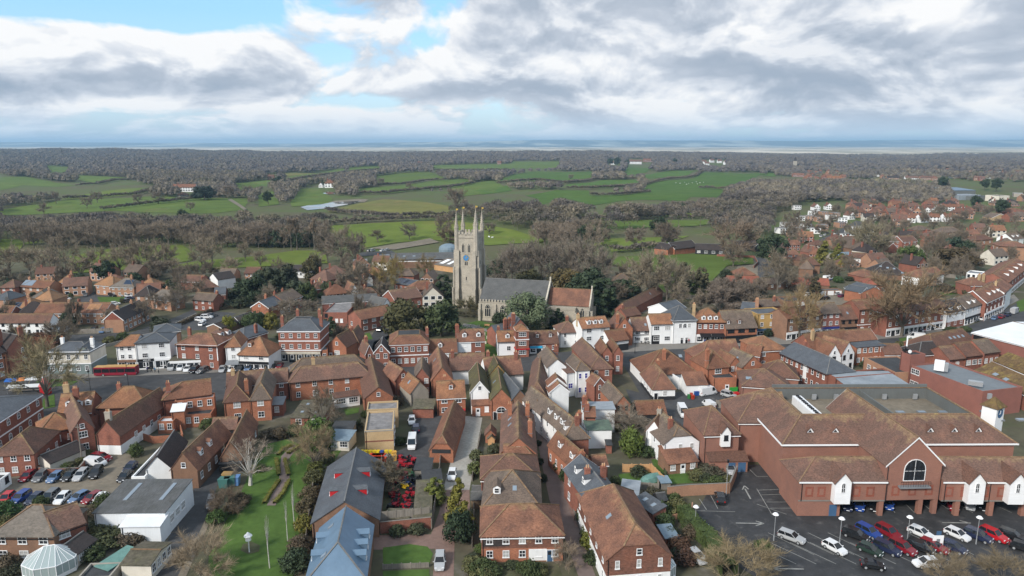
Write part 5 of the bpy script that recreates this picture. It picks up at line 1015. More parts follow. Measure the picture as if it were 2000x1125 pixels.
FIELDS=[
 ([(0,347),(50,345),(100,355),(150,362),(112,365),(45,362),(25,367),(0,372)],0),([(90,324),(135,327),(130,336),(92,337)],0),([(140,342),(212,345),(270,347),(288,351),(225,352),(190,359),(150,350)],0),
 ([(125,384),(185,377),(217,372),(275,367),(295,372),(262,380),(215,384),(185,387),(130,389)],1),([(0,410),(50,402),(125,391),(187,389),(250,387),(300,384),(375,386),(425,387),(490,388),(475,410),(425,416),(350,416),(275,415),(225,412),(175,414),(100,417),(50,420),(0,420)],0),
 ([(0,467),(75,467),(72,475),(45,478),(35,495),(0,498)],1),([(135,500),(225,485),(287,480),(357,480),(380,495),(375,510),(300,520),(225,530),(140,535)],1),([(335,520),(390,510),(445,505),(500,500),(575,490),(635,489),(640,515),(500,522),(380,528),(340,530)],1),
 ([(450,359),(500,354),(510,365),(470,370)],0),([(567,395),(587,370),(620,367),(650,388),(648,396),(600,402),(570,404)],0),([(640,411),(700,398),(750,389),(825,394),(875,402),(885,417),(870,420),(762,425),(740,417),(700,417),(640,414)],3),
 ([(630,442),(725,436),(825,432),(888,432),(950,440),(1000,447),(1070,467),(1058,474),(1000,476),(955,479),(890,474),(850,468),(775,474),(712,484),(700,474),(640,460)],1),([(695,370),(782,362),(850,352),(912,350),(925,357),(825,370),(775,377),(750,378),(700,378)],0),
 ([(732,345),(775,339),(837,336),(875,350),(825,352),(787,359),(737,362)],0),([(842,324),(925,321),(1000,320),(1000,331),(925,331),(845,331)],0),([(967,351),(1000,342),(1050,335),(1160,335),(1160,350),(1105,357),(1050,352),(1000,355),(970,357)],2),
 ([(1105,361),(1175,352),(1257,351),(1250,358),(1200,366),(1175,367),(1107,367)],2),([(1025,382),(1087,371),(1150,372),(1155,382),(1225,380),(1270,375),(1250,367),(1275,357),(1350,350),(1375,337),(1500,337),(1475,347),(1425,360),(1422,370),(1412,380),(1400,385),(1350,385),(1337,392),(1250,390),(1212,392),(1160,401),(1095,385),(1060,400),(1045,387)],2),
 ([(1220,326),(1282,329),(1262,337),(1222,342)],2),([(1255,342),(1300,335),(1367,332),(1345,342),(1300,347),(1260,349)],2),([(1137,420),(1250,419),(1337,416),(1452,419),(1452,422),(1370,425),(1275,422),(1212,426),(1140,432)],1),
 ([(1125,440),(1200,432),(1300,430),(1420,430),(1410,437),(1350,442),(1250,445),(1175,447),(1135,449)],0),([(1135,470),(1200,466),(1275,464),(1347,461),(1305,475),(1275,482),(1225,490),(1195,492),(1185,477),(1140,485)],1),
 ([(1195,502),(1312,496),(1425,497),(1470,502),(1472,516),(1420,520),(1395,545),(1370,582),(1275,574),(1280,560),(1330,545),(1250,525),(1195,520)],0),([(520,345),(565,337),(620,339),(562,345)],3),([(565,345),(650,332),(740,324),(745,330),(675,335),(607,345),(567,352)],0),([(1000,315),(1095,315),(1090,327),(1000,329)],0),([(500,353),(530,352),(522,364),(500,362)],0),([(1500,337),(1516,339),(1514,345),(1490,344)],2),([(875,366),(960,352),(985,364),(960,376),(900,384)],0),([(505,378),(540,372),(545,400),(505,404)],0),([(925,372),(990,362),(1000,372),(940,380)],2)]
FC=[(.92,.95,.9),(1.15,1.08,.9),(.70,.88,.76),(1.42,1.0,1.25)]
for px,k in FIELDS:sheet('field',px,'pasture',.35,35,FC[k])
sheet('pond',[(587,405),(600,402),(625,400),(652,395),(680,394),(706,393),(690,398),(655,404),(630,408),(600,411)],'water',.5);sheet('pond',[(630,378),(640,375),(654,376),(655,379),(640,380)],'water',.5)
sheet('mud_bank',[(640,396),(655,392),(700,389),(720,390),(712,395),(680,394),(655,397)],'yard',.45,30)
sheet('car_park',[(700,494),(765,489),(775,496),(706,501)],'asph',.3,30);sheet('track',[(720,486),(840,466),(858,474),(770,488)],'yard',.5,25);sheet('farm_track',[(445,391),(452,389),(482,409),(476,411)],'yard',.6,20)
# ---------------------------------------------------------------- trees
def rdir(zmin=-1.):
    while True:
        v=RNG.normal(size=3);v /=np.linalg.norm(v)
        if v[2]>=zmin:return Vector(v)
def bare_meshes(h,r,seed,ntw=900,tw=.07,trunk=.28,pop=False,barkm='bark'):
    """a leafless tree: tapering trunk and limbs, and a crown of branchlets and fine twigs"""
    rs=random.Random(seed);t=MB();c=MB();th=h*(trunk if not pop else .12);r0=(.024 if h>7.5 else .012)*h
    def jit(a):return Vector((rs.uniform(-a,a),rs.uniform(-a,a),rs.uniform(-a,a)))
    p=Vector((0,0,-.2));q=Vector((rs.uniform(-.2,.2),rs.uniform(-.2,.2),th));t.tube(p,q,r0*1.25,r0*.8,7,0,False);ends=[]
    cz=th+(h-th)*.5;n=14 if not pop else 16
    for i in range(n):
        a=2*math.pi*i/n*2.4+rs.uniform(-.3,.3)
        if pop:z=th+(h-th)*(.1+.85*rs.random());e=Vector((r*.75*math.cos(a),r*.75*math.sin(a),min(h,z+h*.22)));s=q.lerp(Vector((0,0,h)),(z-th)/(h-th)*.8)
        else:
            el=-.55+1.5*((i*.618) % 1) if i<n-1 else 1.0;s=q*(1-.35*rs.random());e=Vector((r*.86*math.cos(a)*math.cos(el*1.2),r*.86*math.sin(a)*math.cos(el*1.2),cz+(h-cz)*.9*math.sin(el*1.5)+(rs.random()-.5)*h*.1))
        m=s.lerp(e,.5)+Vector((0,0,h*.05))+jit(r*.08);t.tube(s,m,r0*.42,r0*.25,5,0,False);t.tube(m,e,r0*.25,r0*.07,4,0,False);ends+=[(m,e)]
        for k in range(5):
            f=rs.random();b0=m.lerp(e,f);b1=b0+(e-s).normalized()*r*.28+jit(r*.38);c.tube(b0,b1,r0*.14,r0*.04,3,0,False);ends.append((b0,b1))
    if pop:t.tube(q,(0,0,h),r0*.7,r0*.1,5,0,False)
    for i in range(ntw):
        b0,b1=rs.choice(ends);o=b0.lerp(b1,rs.uniform(.15,1.0));d=((b1-Vector((0,0,th+.2*h))).normalized()*.8+jit(.9)+Vector((0,0,.35 if not pop else 1.2))).normalized();L=r*rs.uniform(.18,.42) if not pop else r*rs.uniform(.4,.9)
        s=d.cross(Vector((rs.uniform(-1,1),rs.uniform(-1,1),rs.uniform(-1,1)))).normalized()*tw;e=o+d*L;c.poly([o-s,o+s,e]);m=o.lerp(e,.45);d2=(d+jit(.9)).normalized();c.poly([m-s*.7,m+s*.7,m+d2*L*.6])
    return t.mesh('trunk',[barkm]),c.mesh('crown',['twig'])
def leaf_meshes(h,r,seed,shape='round',nl=2400,ls=.55,leafm='leaf'):
    """an evergreen: trunk and a crown of leaf sprays set in uneven clumps through the crown's volume"""
    rs=np.random.default_rng(seed);t=MB();t.tube((0,0,-.2),(0,0,h*.6),.03*h,.012*h,6)
    for k in range(5):a=k*1.3;t.tube((0,0,h*(.15+.1*k)),(r*.6*math.cos(a),r*.6*math.sin(a),h*(.3+.11*k)),.012*h,.004*h,4)
    ncl=46;C=[]
    for i in range(ncl):
        if shape=='round':
            v=rs.normal(size=3);v /=np.linalg.norm(v);v[2]=abs(v[2])*(1 if rs.random()<.8 else-.5);rad=rs.uniform(.55,.95);C.append(((v[0]*r*rad,v[1]*r*rad,h*.36+v[2]*h*.56*rad),r*rs.uniform(.22,.42)))
        elif shape=='wide':
            v=rs.normal(size=3);v /=np.linalg.norm(v);rad=rs.uniform(.4,.95);C.append(((v[0]*r*rad,v[1]*r*rad,h*.62+v[2]*h*.33*rad),r*rs.uniform(.16,.34)))
        else:                                        # cone or column
            z=rs.random() **1.2;a=rs.uniform(0,6.28);rr=r*((1-z) **.75 if shape=='cone' else (1-z **3) **.5)*rs.uniform(.45,.95);C.append(((rr*math.cos(a),rr*math.sin(a),h*(.06+.88*z)),r*(.42 if shape=='cone' else .4)*(1.1-.75*z)))
    per=nl //ncl;cs=np.repeat(np.array([c for c,_ in C]),per,0);rr=np.repeat(np.array([q for _,q in C]),per);n=len(rr)
    d=rs.normal(size=(n,3));d /=np.linalg.norm(d,axis=1)[:,None];P=cs+d*(rr*rs.uniform(.5,1.05,n))[:,None];P[:,2]=np.maximum(P[:,2],.15)
    u=rs.normal(size=(n,3));u -=(u*d).sum(1)[:,None]*d*.7;u /=np.linalg.norm(u,axis=1)[:,None];w=np.cross(d,u);w /=np.linalg.norm(w,axis=1)[:,None];s=(ls*rs.uniform(.6,1.3,n))[:,None]
    V=np.concatenate([P-u*s,P+w*s*.55,P+u*s,P-w*s*.55],1).reshape(-1,3);F=np.arange(n*4).reshape(-1,4);me=bpy.data.meshes.new('crown');me.from_pydata(V.tolist(),[],F.tolist());me.materials.append(M[leafm]);return t.mesh('trunk',['bark']),me
PROTO={}
def proto(k):
    if k in PROTO:return PROTO[k]
    if k=='bareA':v=bare_meshes(12,6.0,1,1900,.075)
    if k=='bareB':v=bare_meshes(12,5.2,2,1900,.07)
    if k=='bareC':v=bare_meshes(12,6.8,3,2300,.075,.2)
    if k=='bareN':v=bare_meshes(10,4.8,4,3000,.026,.22)
    if k=='bareM':v=bare_meshes(12,5.8,9,2200,.045)
    if k=='shrub':v=bare_meshes(4,2.6,5,3600,.014,.06)
    if k=='thick':v=bare_meshes(5,2.8,15,3600,.04,.08)
    if k=='birch':v=bare_meshes(10,3.0,6,1400,.022,.25,False,'birch')
    if k=='sapl':v=bare_meshes(7,.5,7,50,.025,.5,False,'birch')
    if k=='poplar':v=bare_meshes(17,2.2,8,1300,.08,.1,True)
    if k=='yew':v=leaf_meshes(12,6.5,11,'round',4200,.55)
    if k=='yew2':v=leaf_meshes(12,5.5,12,'round',3600,.55)
    if k=='oak':v=leaf_meshes(14,7.6,13,'round',6500,.42)
    if k=='pine':v=leaf_meshes(15,6.5,14,'wide',3600,.6)
    if k=='cone':v=leaf_meshes(10,3.0,16,'cone',2600,.4)
    if k=='col':v=leaf_meshes(10,2.4,17,'col',2200,.4)
    if k=='bush':v=leaf_meshes(4,2.6,18,'round',2400,.24)
    PROTO[k]=(*v,{'bareA':12,'bareB':12,'bareC':12,'bareN':10,'bareM':12,'shrub':4,'thick':5,'birch':10,'sapl':7,'poplar':17,'yew':12,'yew2':12,'oak':14,'pine':15,'cone':10,'col':10,'bush':4}[k],{'bareA':6,'bareB':5.2,'bareC':6.8,'bareN':4.6,'bareM':5.8,'shrub':2.6,'thick':2.8,'birch':2.4,'sapl':.9,'poplar':2.2,'yew':6.5,'yew2':5.5,'oak':7.6,'pine':6.5,'cone':3,'col':2.4,'bush':2.6}[k]);return PROTO[k]
def tree(k,p,h,w,label,color=(1,1,1),name=None,cat='tree',group=None,pos=None,rz=None):
    t,c,h0,r0=proto(k);q=G(*p) if pos is None else Vector(pos);s=h*1.08/h0;sx=w*.54/r0
    mx=Matrix.Translation(q) @ Matrix.Rotation(random.uniform(0,6.28) if rz is None else rz,4,'Z') @ Matrix.Diagonal((sx,sx,s,1));nm=name or {'b':'bare_tree','s':'bare_shrub','t':'bare_shrub','p':'poplar_tree','y':'yew_tree','o':'holm_oak','c':'conifer'}.get(k[0],'tree')
    r=thing(nm,label,cat,mx,group);link('trunk',t,r);link('crown',c,r,color=color);return r
YW,YB,DG,GD,LG,OG=(.075,.085,.035),(.115,.088,.036),(.042,.062,.032),(.17,.155,.035),(.095,.135,.038),(.12,.15,.085)
tree('oak',(1030,646),14.5,16.5,'great round grey-green holm oak in front of the church nave',OG,'holm_oak')
tree('yew',(795,656),13.5,15,'broad brownish-green yew left of the church tower',(.085,.082,.034));tree('yew2',(862,656),13,13,'dark green yew nearest the church tower foot',(.062,.082,.034));tree('col',(867,590),12.5,8,'tall dark yew behind the left side of the church tower',DG,'yew_tree')
tree('yew',(1108,582),13,17,'orange-brown yew behind the chancel roof',YB);tree('yew2',(1148,596),16,16,'dark evergreen right of the chancel',DG);tree('col',(1178,616),16,12,'dark columnar evergreen above the white hotel',DG,'evergreen_tree');tree('yew2',(968,556),12,11,'dark yew right behind the church tower',DG);tree('yew2',(1034,566),9.5,12,'low olive yew peeping over the nave ridge',(.085,.08,.034))
tree('cone',(1090,642),7.5,7,'small pointed yew against the chancel wall',DG,'yew_tree');tree('bush',(975,634),4.5,5.5,'small dark yew beside the church porch',DG,'yew_tree');tree('thick',(911,616),5.5,10,'low olive-brown thicket at the tower foot',(.72,.74,.5),'bare_shrub','shrub')
for i,(x,y,h,w,k) in enumerate([(985,560,15,14,'bareM'),(1018,556,17,15,'bareA'),(1060,560,18,16,'bareC'),(1100,556,19,15,'bareM'),(1140,560,20,17,'bareC'),(1168,566,17,14,'bareA'),(1085,545,15,14,'bareB'),(1000,545,14,13,'bareB'),(1120,545,16,13,'bareB')]):tree(k,(x,y),h,w,'tall bare grey tree standing behind the church nave and chancel',(1.15,1.12,1.05),group='bare trees behind the church')
tree('bareM',(93,795),15.5,15,'bare greenish street tree on the verge beside the bus',(1.45,1.40,.95));tree('bareM',(1560,662),15,13,'bushy ochre-twigged street tree in front of the ochre house',(1.5,1.25,.80));tree('bareC',(1760,657),20,24,'largest bare street tree in front of the long brick parade',(1.35,1.12,.82))
tree('bareM',(1518,572),16,15,'pale grey bare tree beside the long red roofs',(1.35,1.28,1.1));tree('col',(1590,584),10.5,5,'dark ivy-clad column of a tree by the white garage doors',(.09,.075,.04),'ivy_clad_tree');tree('birch',(1524,522),13,8,'white-stemmed birch beside the dark pine',(1.2,1.2,1.2),'birch_tree')
tree('pine',(1506,522),17,17,'large dark spreading pine beside the white-stemmed birch',DG,'pine_tree');tree('cone',(1607,516),13,11,'larger golden conifer behind the brown brick house',(.16,.15,.035));tree('cone',(1634,516),11.5,8,'narrower golden conifer beside the white cottage',(.15,.15,.035));tree('bush',(1647,522),5,5,'small bright yellow conifer under the golden conifers',(.24,.21,.03),'conifer')
tree('bareC',(1698,497),17,21,'great grey-green bare tree behind the white cottage',(1.25,1.25,.95));tree('yew2',(1776,522),12,13,'bright green round evergreen behind the dark barn',(.085,.12,.032),'evergreen_tree');tree('yew',(1866,527),12.5,22,'huge brown-green yew above the white block',(.085,.062,.032));tree('yew2',(1838,532),7,11,'low brownish bush-like yew left of the huge yew',(.10,.075,.036));tree('yew2',(1862,496),11,12,'blue-green pine behind the huge yew',(.045,.07,.045),'pine_tree');tree('yew2',(1884,502),10,10,'dark conifer right of the blue-green pine',DG,'evergreen_tree')
tree('bareC',(1430,502),19,25,'big bare oak on the lawn beside the black barns',(1.15,1.0,.85));tree('bareA',(1432,520),9,11,'small pale bare tree on the walled lawn',(1.3,1.2,1.0))
tree('col',(1335,570),14.5,7,'narrow ivy-covered tree in the green paddock',(.085,.10,.045),'ivy_clad_tree');tree('col',(1370,574),13,7,'narrow brown ivy-covered tree right of its greener neighbour',(.11,.10,.055),'ivy_clad_tree');tree('yew2',(1222,580),8,12,'dark evergreen mass beside the half-hidden brick house',DG,'evergreen_tree')
for x,y,h,w,k in ((1268,588,18,15,'bareA'),(1302,590,16,15,'bareM'),(1245,575,14,12,'bareB'),(1316,582,15,12,'bareB')):tree(k,(x,y),h,w,'tall pale bare tree rising behind the pub yard fence',(1.3,1.25,1.05),group='bare trees behind the pub yard')
for x,y,h,w in ((1405,610,9,14),(1440,600,8,14),(1425,590,8,14),(1455,585,7,12),(1415,575,6,12)):tree('thick',(x,y),h,w,'mauve-grey thicket behind the awning shop',(1.05,.98,.92),'bare_shrub','shrub','thicket behind the awning shop')
EV=[(500,592,12,11,DG),(533,578,13,13,(.05,.062,.035)),(560,566,12,11,(.055,.06,.034)),(611,548,12.5,9,(.085,.075,.034)),(582,588,9,10,(.06,.075,.045)),(602,594,9.5,7,(.06,.08,.03)),(515,565,9,10,DG),(478,585,9,9,DG),(640,575,6,9,(.06,.075,.035)),(560,605,6,8,(.07,.08,.05))]
for x,y,h,w,c in EV:tree('yew2',(x,y),h,w,'dark evergreen in the clump above the slate-roofed house',c,'evergreen_tree',group='evergreens above the terrace')
tree('bush',(529,642),6,6,'bright golden bush beside the slate-roofed bank',GD,'golden_bush','shrub');tree('bush',(503,643),6.5,7,'dark green bush left of the golden bush',(.05,.075,.03),'evergreen_bush','shrub');tree('bush',(486,640),5,6,'mid green bush farthest left of the golden bush',(.055,.08,.03),'evergreen_bush','shrub');tree('bush',(446,646),5.5,5,'lime yellow bush beside the garage block',(.21,.21,.035),'golden_bush','shrub');tree('col',(645,655),7,5,'dark evergreen beside the brick clinic',DG,'evergreen_tree')
tree('bareB',(590,630),8,12,'bare tangle of branches behind the three-storey bank',(1.1,1.05,.95));tree('bareB',(560,625),7,10,'bare bush between the terrace and the bank',(1.1,1.05,.95))
tree('yew2',(154,570),8.5,8.5,'round dark evergreen in the left estate',DG,'evergreen_tree');tree('pine',(207,552),10,11,'dark pine behind the pink hipped roof',DG,'pine_tree');tree('bush',(133,641),6,6,'dark bush beside the long white pub',DG,'evergreen_bush','shrub');tree('cone',(19,578),8,4,'dark conifer at the left edge beside the slate house',DG);tree('yew2',(262,556),6,8,'dark bush behind the solar hipped house',DG,'evergreen_bush','shrub');tree('bush',(315,646),4.5,7,'round shrub at the end of the black-roofed terrace',(.06,.07,.04),'evergreen_bush','shrub')
tree('bareM',(752,570),13.5,12,'yellow-green twigged tree left of the church tower',(1.55,1.35,.62));tree('bareM',(775,552),11,9,'smaller yellow-green twigged tree near the solar roof',(1.5,1.3,.68));tree('bareM',(830,545),10,10,'olive bare tree just left of the tower',(1.3,1.15,.7));tree('bareA',(700,565),11,13,'grey bare tree above the white sail gable',(1.2,1.15,1.0))
for x,y in ((570,489),(580,487),(614,487)):tree('poplar',(x,y),18,4.5,'tall pale bare poplar in front of the dark tree belt',(1.5,1.32,1.12),group='bare poplars')
for i in range(9):tree('yew2',(510+i*15,481+(i % 3)),9+(i % 4),8,'dark evergreen in the belt behind the poplars',DG,'evergreen_tree',group='evergreen belt behind the poplars')
tree('bareM',(668,516),18,19,'great grey bare willow at the pasture corner',(1.25,1.18,1.05));tree('bareA',(640,512),14,12,'grey bare tree left of the great willow',(1.15,1.1,1.0));tree('bareB',(694,518),13,10,'grey bare tree right of the great willow',(1.2,1.12,1.05));tree('bareA',(700,500),12,9,'thin birch-like tree behind the great willow',(1.2,1.12,1.05))
tree('bareA',(800,468),9.5,11,'lone bare tree in the middle of the rounded hill',(1,.95,.9));tree('bareB',(738,474),8,9,'faint lone tree low on the rounded hill',(1.05,1,.85));tree('bareA',(868,464),14,13,'bare tree on the hill just left of the tower',(1.0,.92,.85));tree('thick',(875,474),8,12,'brown scrub below the hill left of the tower',(1.2,1.05,.8),'bare_shrub','shrub');tree('bareB',(955,458),8,9,'lone bare tree on the hill right of the tower',(1,.95,.9))
for x,y,h,w,k in ((282,540,16,18,'bareC'),(235,535,13,13,'bareM'),(190,540,12,13,'bareA'),(130,530,16,15,'bareM'),(320,532,13,13,'bareA'),(60,540,13,14,'bareB'),(95,545,12,12,'bareA'),(20,535,13,14,'bareB'),(395,525,13,12,'bareA'),(415,515,14,13,'bareM'),(160,545,10,12,'bareB'),(340,545,9,12,'bareB'),(480,512,10,7,'bareB'),(510,525,9,6,'bareB'),(450,540,9,9,'bareB'),(300,548,8,9,'bareA')):tree(k,(x,y),h,w,'bare grey-brown tree in the row behind the left estate',(1.45,1.36,1.15),group='bare trees behind the left estate')
tree('yew',(400,391),17,25,'big dark evergreen standing alone beside the white farmhouse',(.028,.042,.03),'evergreen_tree')
for x,y,h in ((86,420,11),(110,398,12),(190,396,12),(170,407,11),(270,398,10),(310,398,12),(372,412,8),(445,388,15),(484,384,13),(800,372,10),(745,363,12),(892,415,19),(1115,352,10),(1364,423,12),(1240,487,13),(1300,482,15),(1310,482,12)):tree('bareB',(x,y),h,h*.95,'lone bare tree standing out in the open pasture',(1.25,1.15,1.05),group='lone trees in the pastures')
for x,y,h in ((524,400,14),(535,366,14),(545,364,16),(556,366,13),(1205,326,26),(1192,324,22),(1225,325,20),(1318,322,20),(358,436,11),(1335,418,10),(1288,462,14),(1280,461,12),(1165,474,10),(1140,477,12),(1840,370,18),(1922,372,16),(1945,375,18),(1955,424,16),(1905,410,14)):tree('pine',(x,y),h,h*.8,'dark evergreen among the bare woods of the countryside',DG,'evergreen_tree',group='far evergreens')
# gardens and car park in the foreground
tree('birch',(489,948),9,6.5,'pale birch with bare branches beside the long lawn',(1.6,1.5,1.35),'birch_tree');tree('bareN',(614,922),9,8,'bare ochre-twigged tree at the corner of the long lawn',(1.6,1.4,1.0));tree('bush',(621,878),7,7.5,'bright green bushy tree behind the bare ochre tree',(.07,.12,.028),'evergreen_tree')
tree('sapl',(576,1032),8.5,1.6,'slender white sapling on the lawn nearest the slate hall',(.9,.9,.85),'sapling');tree('sapl',(562,1058),7.5,1.4,'slender white sapling in the middle of the three',(.9,.9,.85),'sapling');tree('sapl',(527,1110),9,1.6,'slender white sapling lowest on the lawn',(.9,.9,.85),'sapling')
tree('cone',(896,1022),8.5,4.8,'golden-green conifer beside the paved drive',(.165,.155,.032));tree('bush',(899,1058),5.6,5,'dark green round shrub below the golden-green conifer',(.032,.052,.028),'evergreen_bush','shrub');tree('thick',(752,955),5,7,'grey bare bush beside the mower yard',(1.0,.98,.82),'bare_shrub','shrub');tree('col',(850,980),5,4,'yellow-green ivy on the mower yard wall',(.15,.17,.04),'ivy','shrub')
tree('bareN',(1106,1112),4,4,'small bare tree in front of the tile-hung house',(1.4,1.25,1.05));tree('bush',(1232,888),6,5,'lime green tree in the cottage garden',(.115,.155,.035),'evergreen_tree');tree('bareN',(1232,850),5.5,11,'grey bare tree with wide tangled crown behind the cottage',(1.2,1.15,1.05))
tree('shrub',(392,1128),6,9,'pale bare shrub at the foot of the long lawn',(1.6,1.45,1.15),'bare_shrub','shrub');tree('shrub',(440,1005),4,6,'brown bare shrub beside the lane at the lawn edge',(1.1,.95,.8),'bare_shrub','shrub')
tree('shrub',(1440,1138),5,12,'straw-coloured bare shrub in front of the car park',(1.35,1.22,.85),'bare_shrub','shrub');tree('shrub',(1852,1142),4.5,6,'straw-coloured bare shrub by the white car',(1.25,1.15,.9),'bare_shrub','shrub');tree('shrub',(1960,1143),4,9,'straw-coloured bare shrub at the bottom right corner',(1.25,1.15,.9),'bare_shrub','shrub')
SH=[(596,1038,3,3.6,GD),(600,1000,2.6,4,(.10,.08,.045)),(607,975,2.6,4,(.11,.085,.05)),(612,945,2.8,4,(.09,.09,.04)),(618,925,2.6,3.4,(.12,.13,.035)),(578,1110,3,5,DG),(586,1075,2.4,4,(.10,.075,.05)),(425,1020,2.2,3.4,(.06,.1,.03)),(470,985,2,4,(.09,.07,.045)),(455,1000,2,3,(.1,.08,.05)),(505,920,1.6,3,(.07,.1,.03)),(640,905,2.4,3,(.07,.08,.04)),
      (1096,922,3,3.2,(.045,.07,.03)),(1104,940,2.8,2.6,(.045,.07,.03)),(1092,896,1.8,2,(.28,.16,.03)),(1142,1018,2.6,3.4,(.05,.07,.03)),(1152,1070,2.8,3.4,(.13,.14,.03)),(1148,1050,2.2,2.6,(.07,.09,.03)),(1158,1100,2,3,(.06,.08,.035)),(1056,906,1.3,1.4,(.04,.06,.03)),(1062,940,1.5,1.5,(.045,.06,.03)),(1052,870,1.2,1.4,(.04,.06,.03)),(930,900,2.4,3,(.10,.11,.05)),(928,925,2.6,3,(.12,.14,.05)),(965,885,2.2,2.6,(.09,.10,.06)),(940,1080,1.5,2.4,(.075,.11,.03)),(925,1100,1.5,3,(.05,.06,.035)),(1000,1108,1,2.4,(.06,.075,.04)),(1040,1112,1,2.4,(.06,.075,.03)),
      (1290,1010,3,4,(.06,.085,.03)),(1298,1030,2.4,3.4,(.05,.075,.03)),(1318,990,2.6,2.6,(.075,.1,.035)),(1310,1055,2.4,3,(.045,.06,.03)),(1325,1080,2.6,5,(.10,.055,.035)),(1335,1100,2.2,4,(.09,.05,.035)),(1276,975,2.4,3.4,(.075,.07,.045)),(1385,925,1.8,5,(.09,.085,.06)),(1300,905,1.6,3,(.06,.085,.03)),(1265,890,2,4,(.05,.075,.03)),(220,1040,2.6,8,(.075,.085,.045)),(200,1068,2.2,6,(.08,.09,.04)),(180,1090,2,4,(.055,.075,.03)),(8,1008,2.6,5,(.05,.1,.03)),(80,990,2,3,(.06,.085,.03)),(262,1060,2.4,5,(.10,.08,.055)),(135,930,1.6,3,(.1,.08,.055)),(118,905,1.8,4,(.11,.085,.06)),(1240,1030,2.2,4,(.05,.06,.035)),
      (75,1110,1.6,4,(.06,.075,.04)),(20,1120,1.6,4,(.07,.075,.045)),(1490,1070,1.2,3,(.07,.1,.03)),(716,1060,1.6,2,(.05,.07,.03)),(775,1045,1.8,2.6,(.06,.075,.04)),(815,1042,1.8,3,(.07,.08,.045)),(1860,650,2,6,(.075,.10,.04)),(1885,647,1.8,4,(.07,.095,.04)),(1500,658,3,3,(.04,.06,.03)),(350,558,4,9,(.06,.07,.04)),(330,572,4,9,(.065,.07,.045)),(445,585,4,9,(.055,.065,.035)),(470,600,4,8,(.05,.062,.035)),(440,600,3,9,(.06,.065,.04)),(1450,560,4,9,(.05,.06,.03)),(1430,575,4,12,(.075,.07,.045)),(1470,575,3,12,(.085,.075,.05)),(1418,545,5,6,(.04,.055,.03)),(1560,570,3,8,(.075,.06,.045)),(1637,552,3,5,(.06,.11,.03)),(1480,560,3,10,(.05,.06,.03)),(1900,577,3,9,(.075,.085,.04)),(1850,570,3,9,(.09,.07,.045))]
for i,(x,y,h,w,c) in enumerate(SH):tree('bush',(x,y),h,w,'rounded garden shrub with small dense leaves between houses and lawns',c,'garden_shrub','shrub','garden shrubs')
def clear(x,y):
    return not any(inpoly(x,y,P) for P in FOOT+SHT)
def infill(px,n,fn):
    P=[G(*p) for p in px];Q=[(p.x,p.y) for p in P];xs,ys=zip(*Q);k=t=0
    while k<n and t<n*30:
        t+=1;x,y=random.uniform(min(xs),max(xs)),random.uniform(min(ys),max(ys))
        if inpoly(x,y,Q) and clear(x,y):fn(x,y);k+=1
def inpoly(x,y,P):
    P=np.asarray(P,float);r=np.zeros(np.shape(x),bool);j=len(P)-1
    for i in range(len(P)):
        a,b=P[i],P[j];k=((a[1]>y) !=(b[1]>y)) & (x<(b[0]-a[0])*(y-a[1])/(b[1]-a[1]+1e-12)+a[0]);r ^=k;j=i
    return r
SC=[(.06,.08,.03),(.09,.085,.045),(.075,.1,.035),(.11,.085,.055),(.05,.062,.033),(.12,.12,.05)]
def g_shrub(x,y):tree('bush',None,random.uniform(1.2,3),random.uniform(2,4.4),'rounded garden shrub with small dense leaves between houses and lawns',random.choice(SC),'garden_shrub','shrub','garden shrubs',(x,y,0))
def g_tree(x,y):tree(random.choice(('bareB','thick','bareM')),None,random.uniform(5,9),random.uniform(5,8.5),'small bare garden tree standing between the houses',(1.15,1.08,.95),'garden_tree','tree','bare garden trees',(x,y,float(ter(x,y))))
# ---------------------------------------------------------------- woodland of the countryside
def nproj(x,y,z):
    c,s=math.cos(R(PITCH)),math.sin(R(PITCH));zz=z-CAMZ;f=y*c-zz*s;u=y*s+zz*c;return PW/2+FPX*x/f,PH/2-FPX*u/f
REG=[(-160,286),(2160,290),(2160,330),(2160,392),(1760,399),(1690,408),(1640,392),(1575,396),(1515,420),(1496,468),(1440,458),(1385,455),(1300,466),(1190,506),(1182,545),(1060,545),(960,540),(950,490),(900,478),(800,478),(700,480),(640,492),(480,506),(330,540),(140,550),(-160,552)]
HOLES=[[(1555,326),(1655,338),(1655,356),(1560,356)],[(1700,330),(2010,328),(2010,352),(1900,362),(1700,354)],[(1850,360),(2010,355),(2010,384),(1870,388)],[(350,368),(382,366),(384,386),(350,386)],[(618,360),(656,358),(658,412),(585,412),(590,370)],[(586,372),(710,390),(710,412),(586,412)],[(1225,310),(1275,312),(1275,324),(1225,322)],[(1185,312),(1215,312),(1215,324),(1185,322)],[(1300,470),(1500,470),(1500,500),(1300,495)],[(1370,312),(1420,312),(1420,322),(1370,322)],[(700,470),(900,466),(900,520),(700,520)],[(520,340),(545,340),(545,353),(520,353)]]
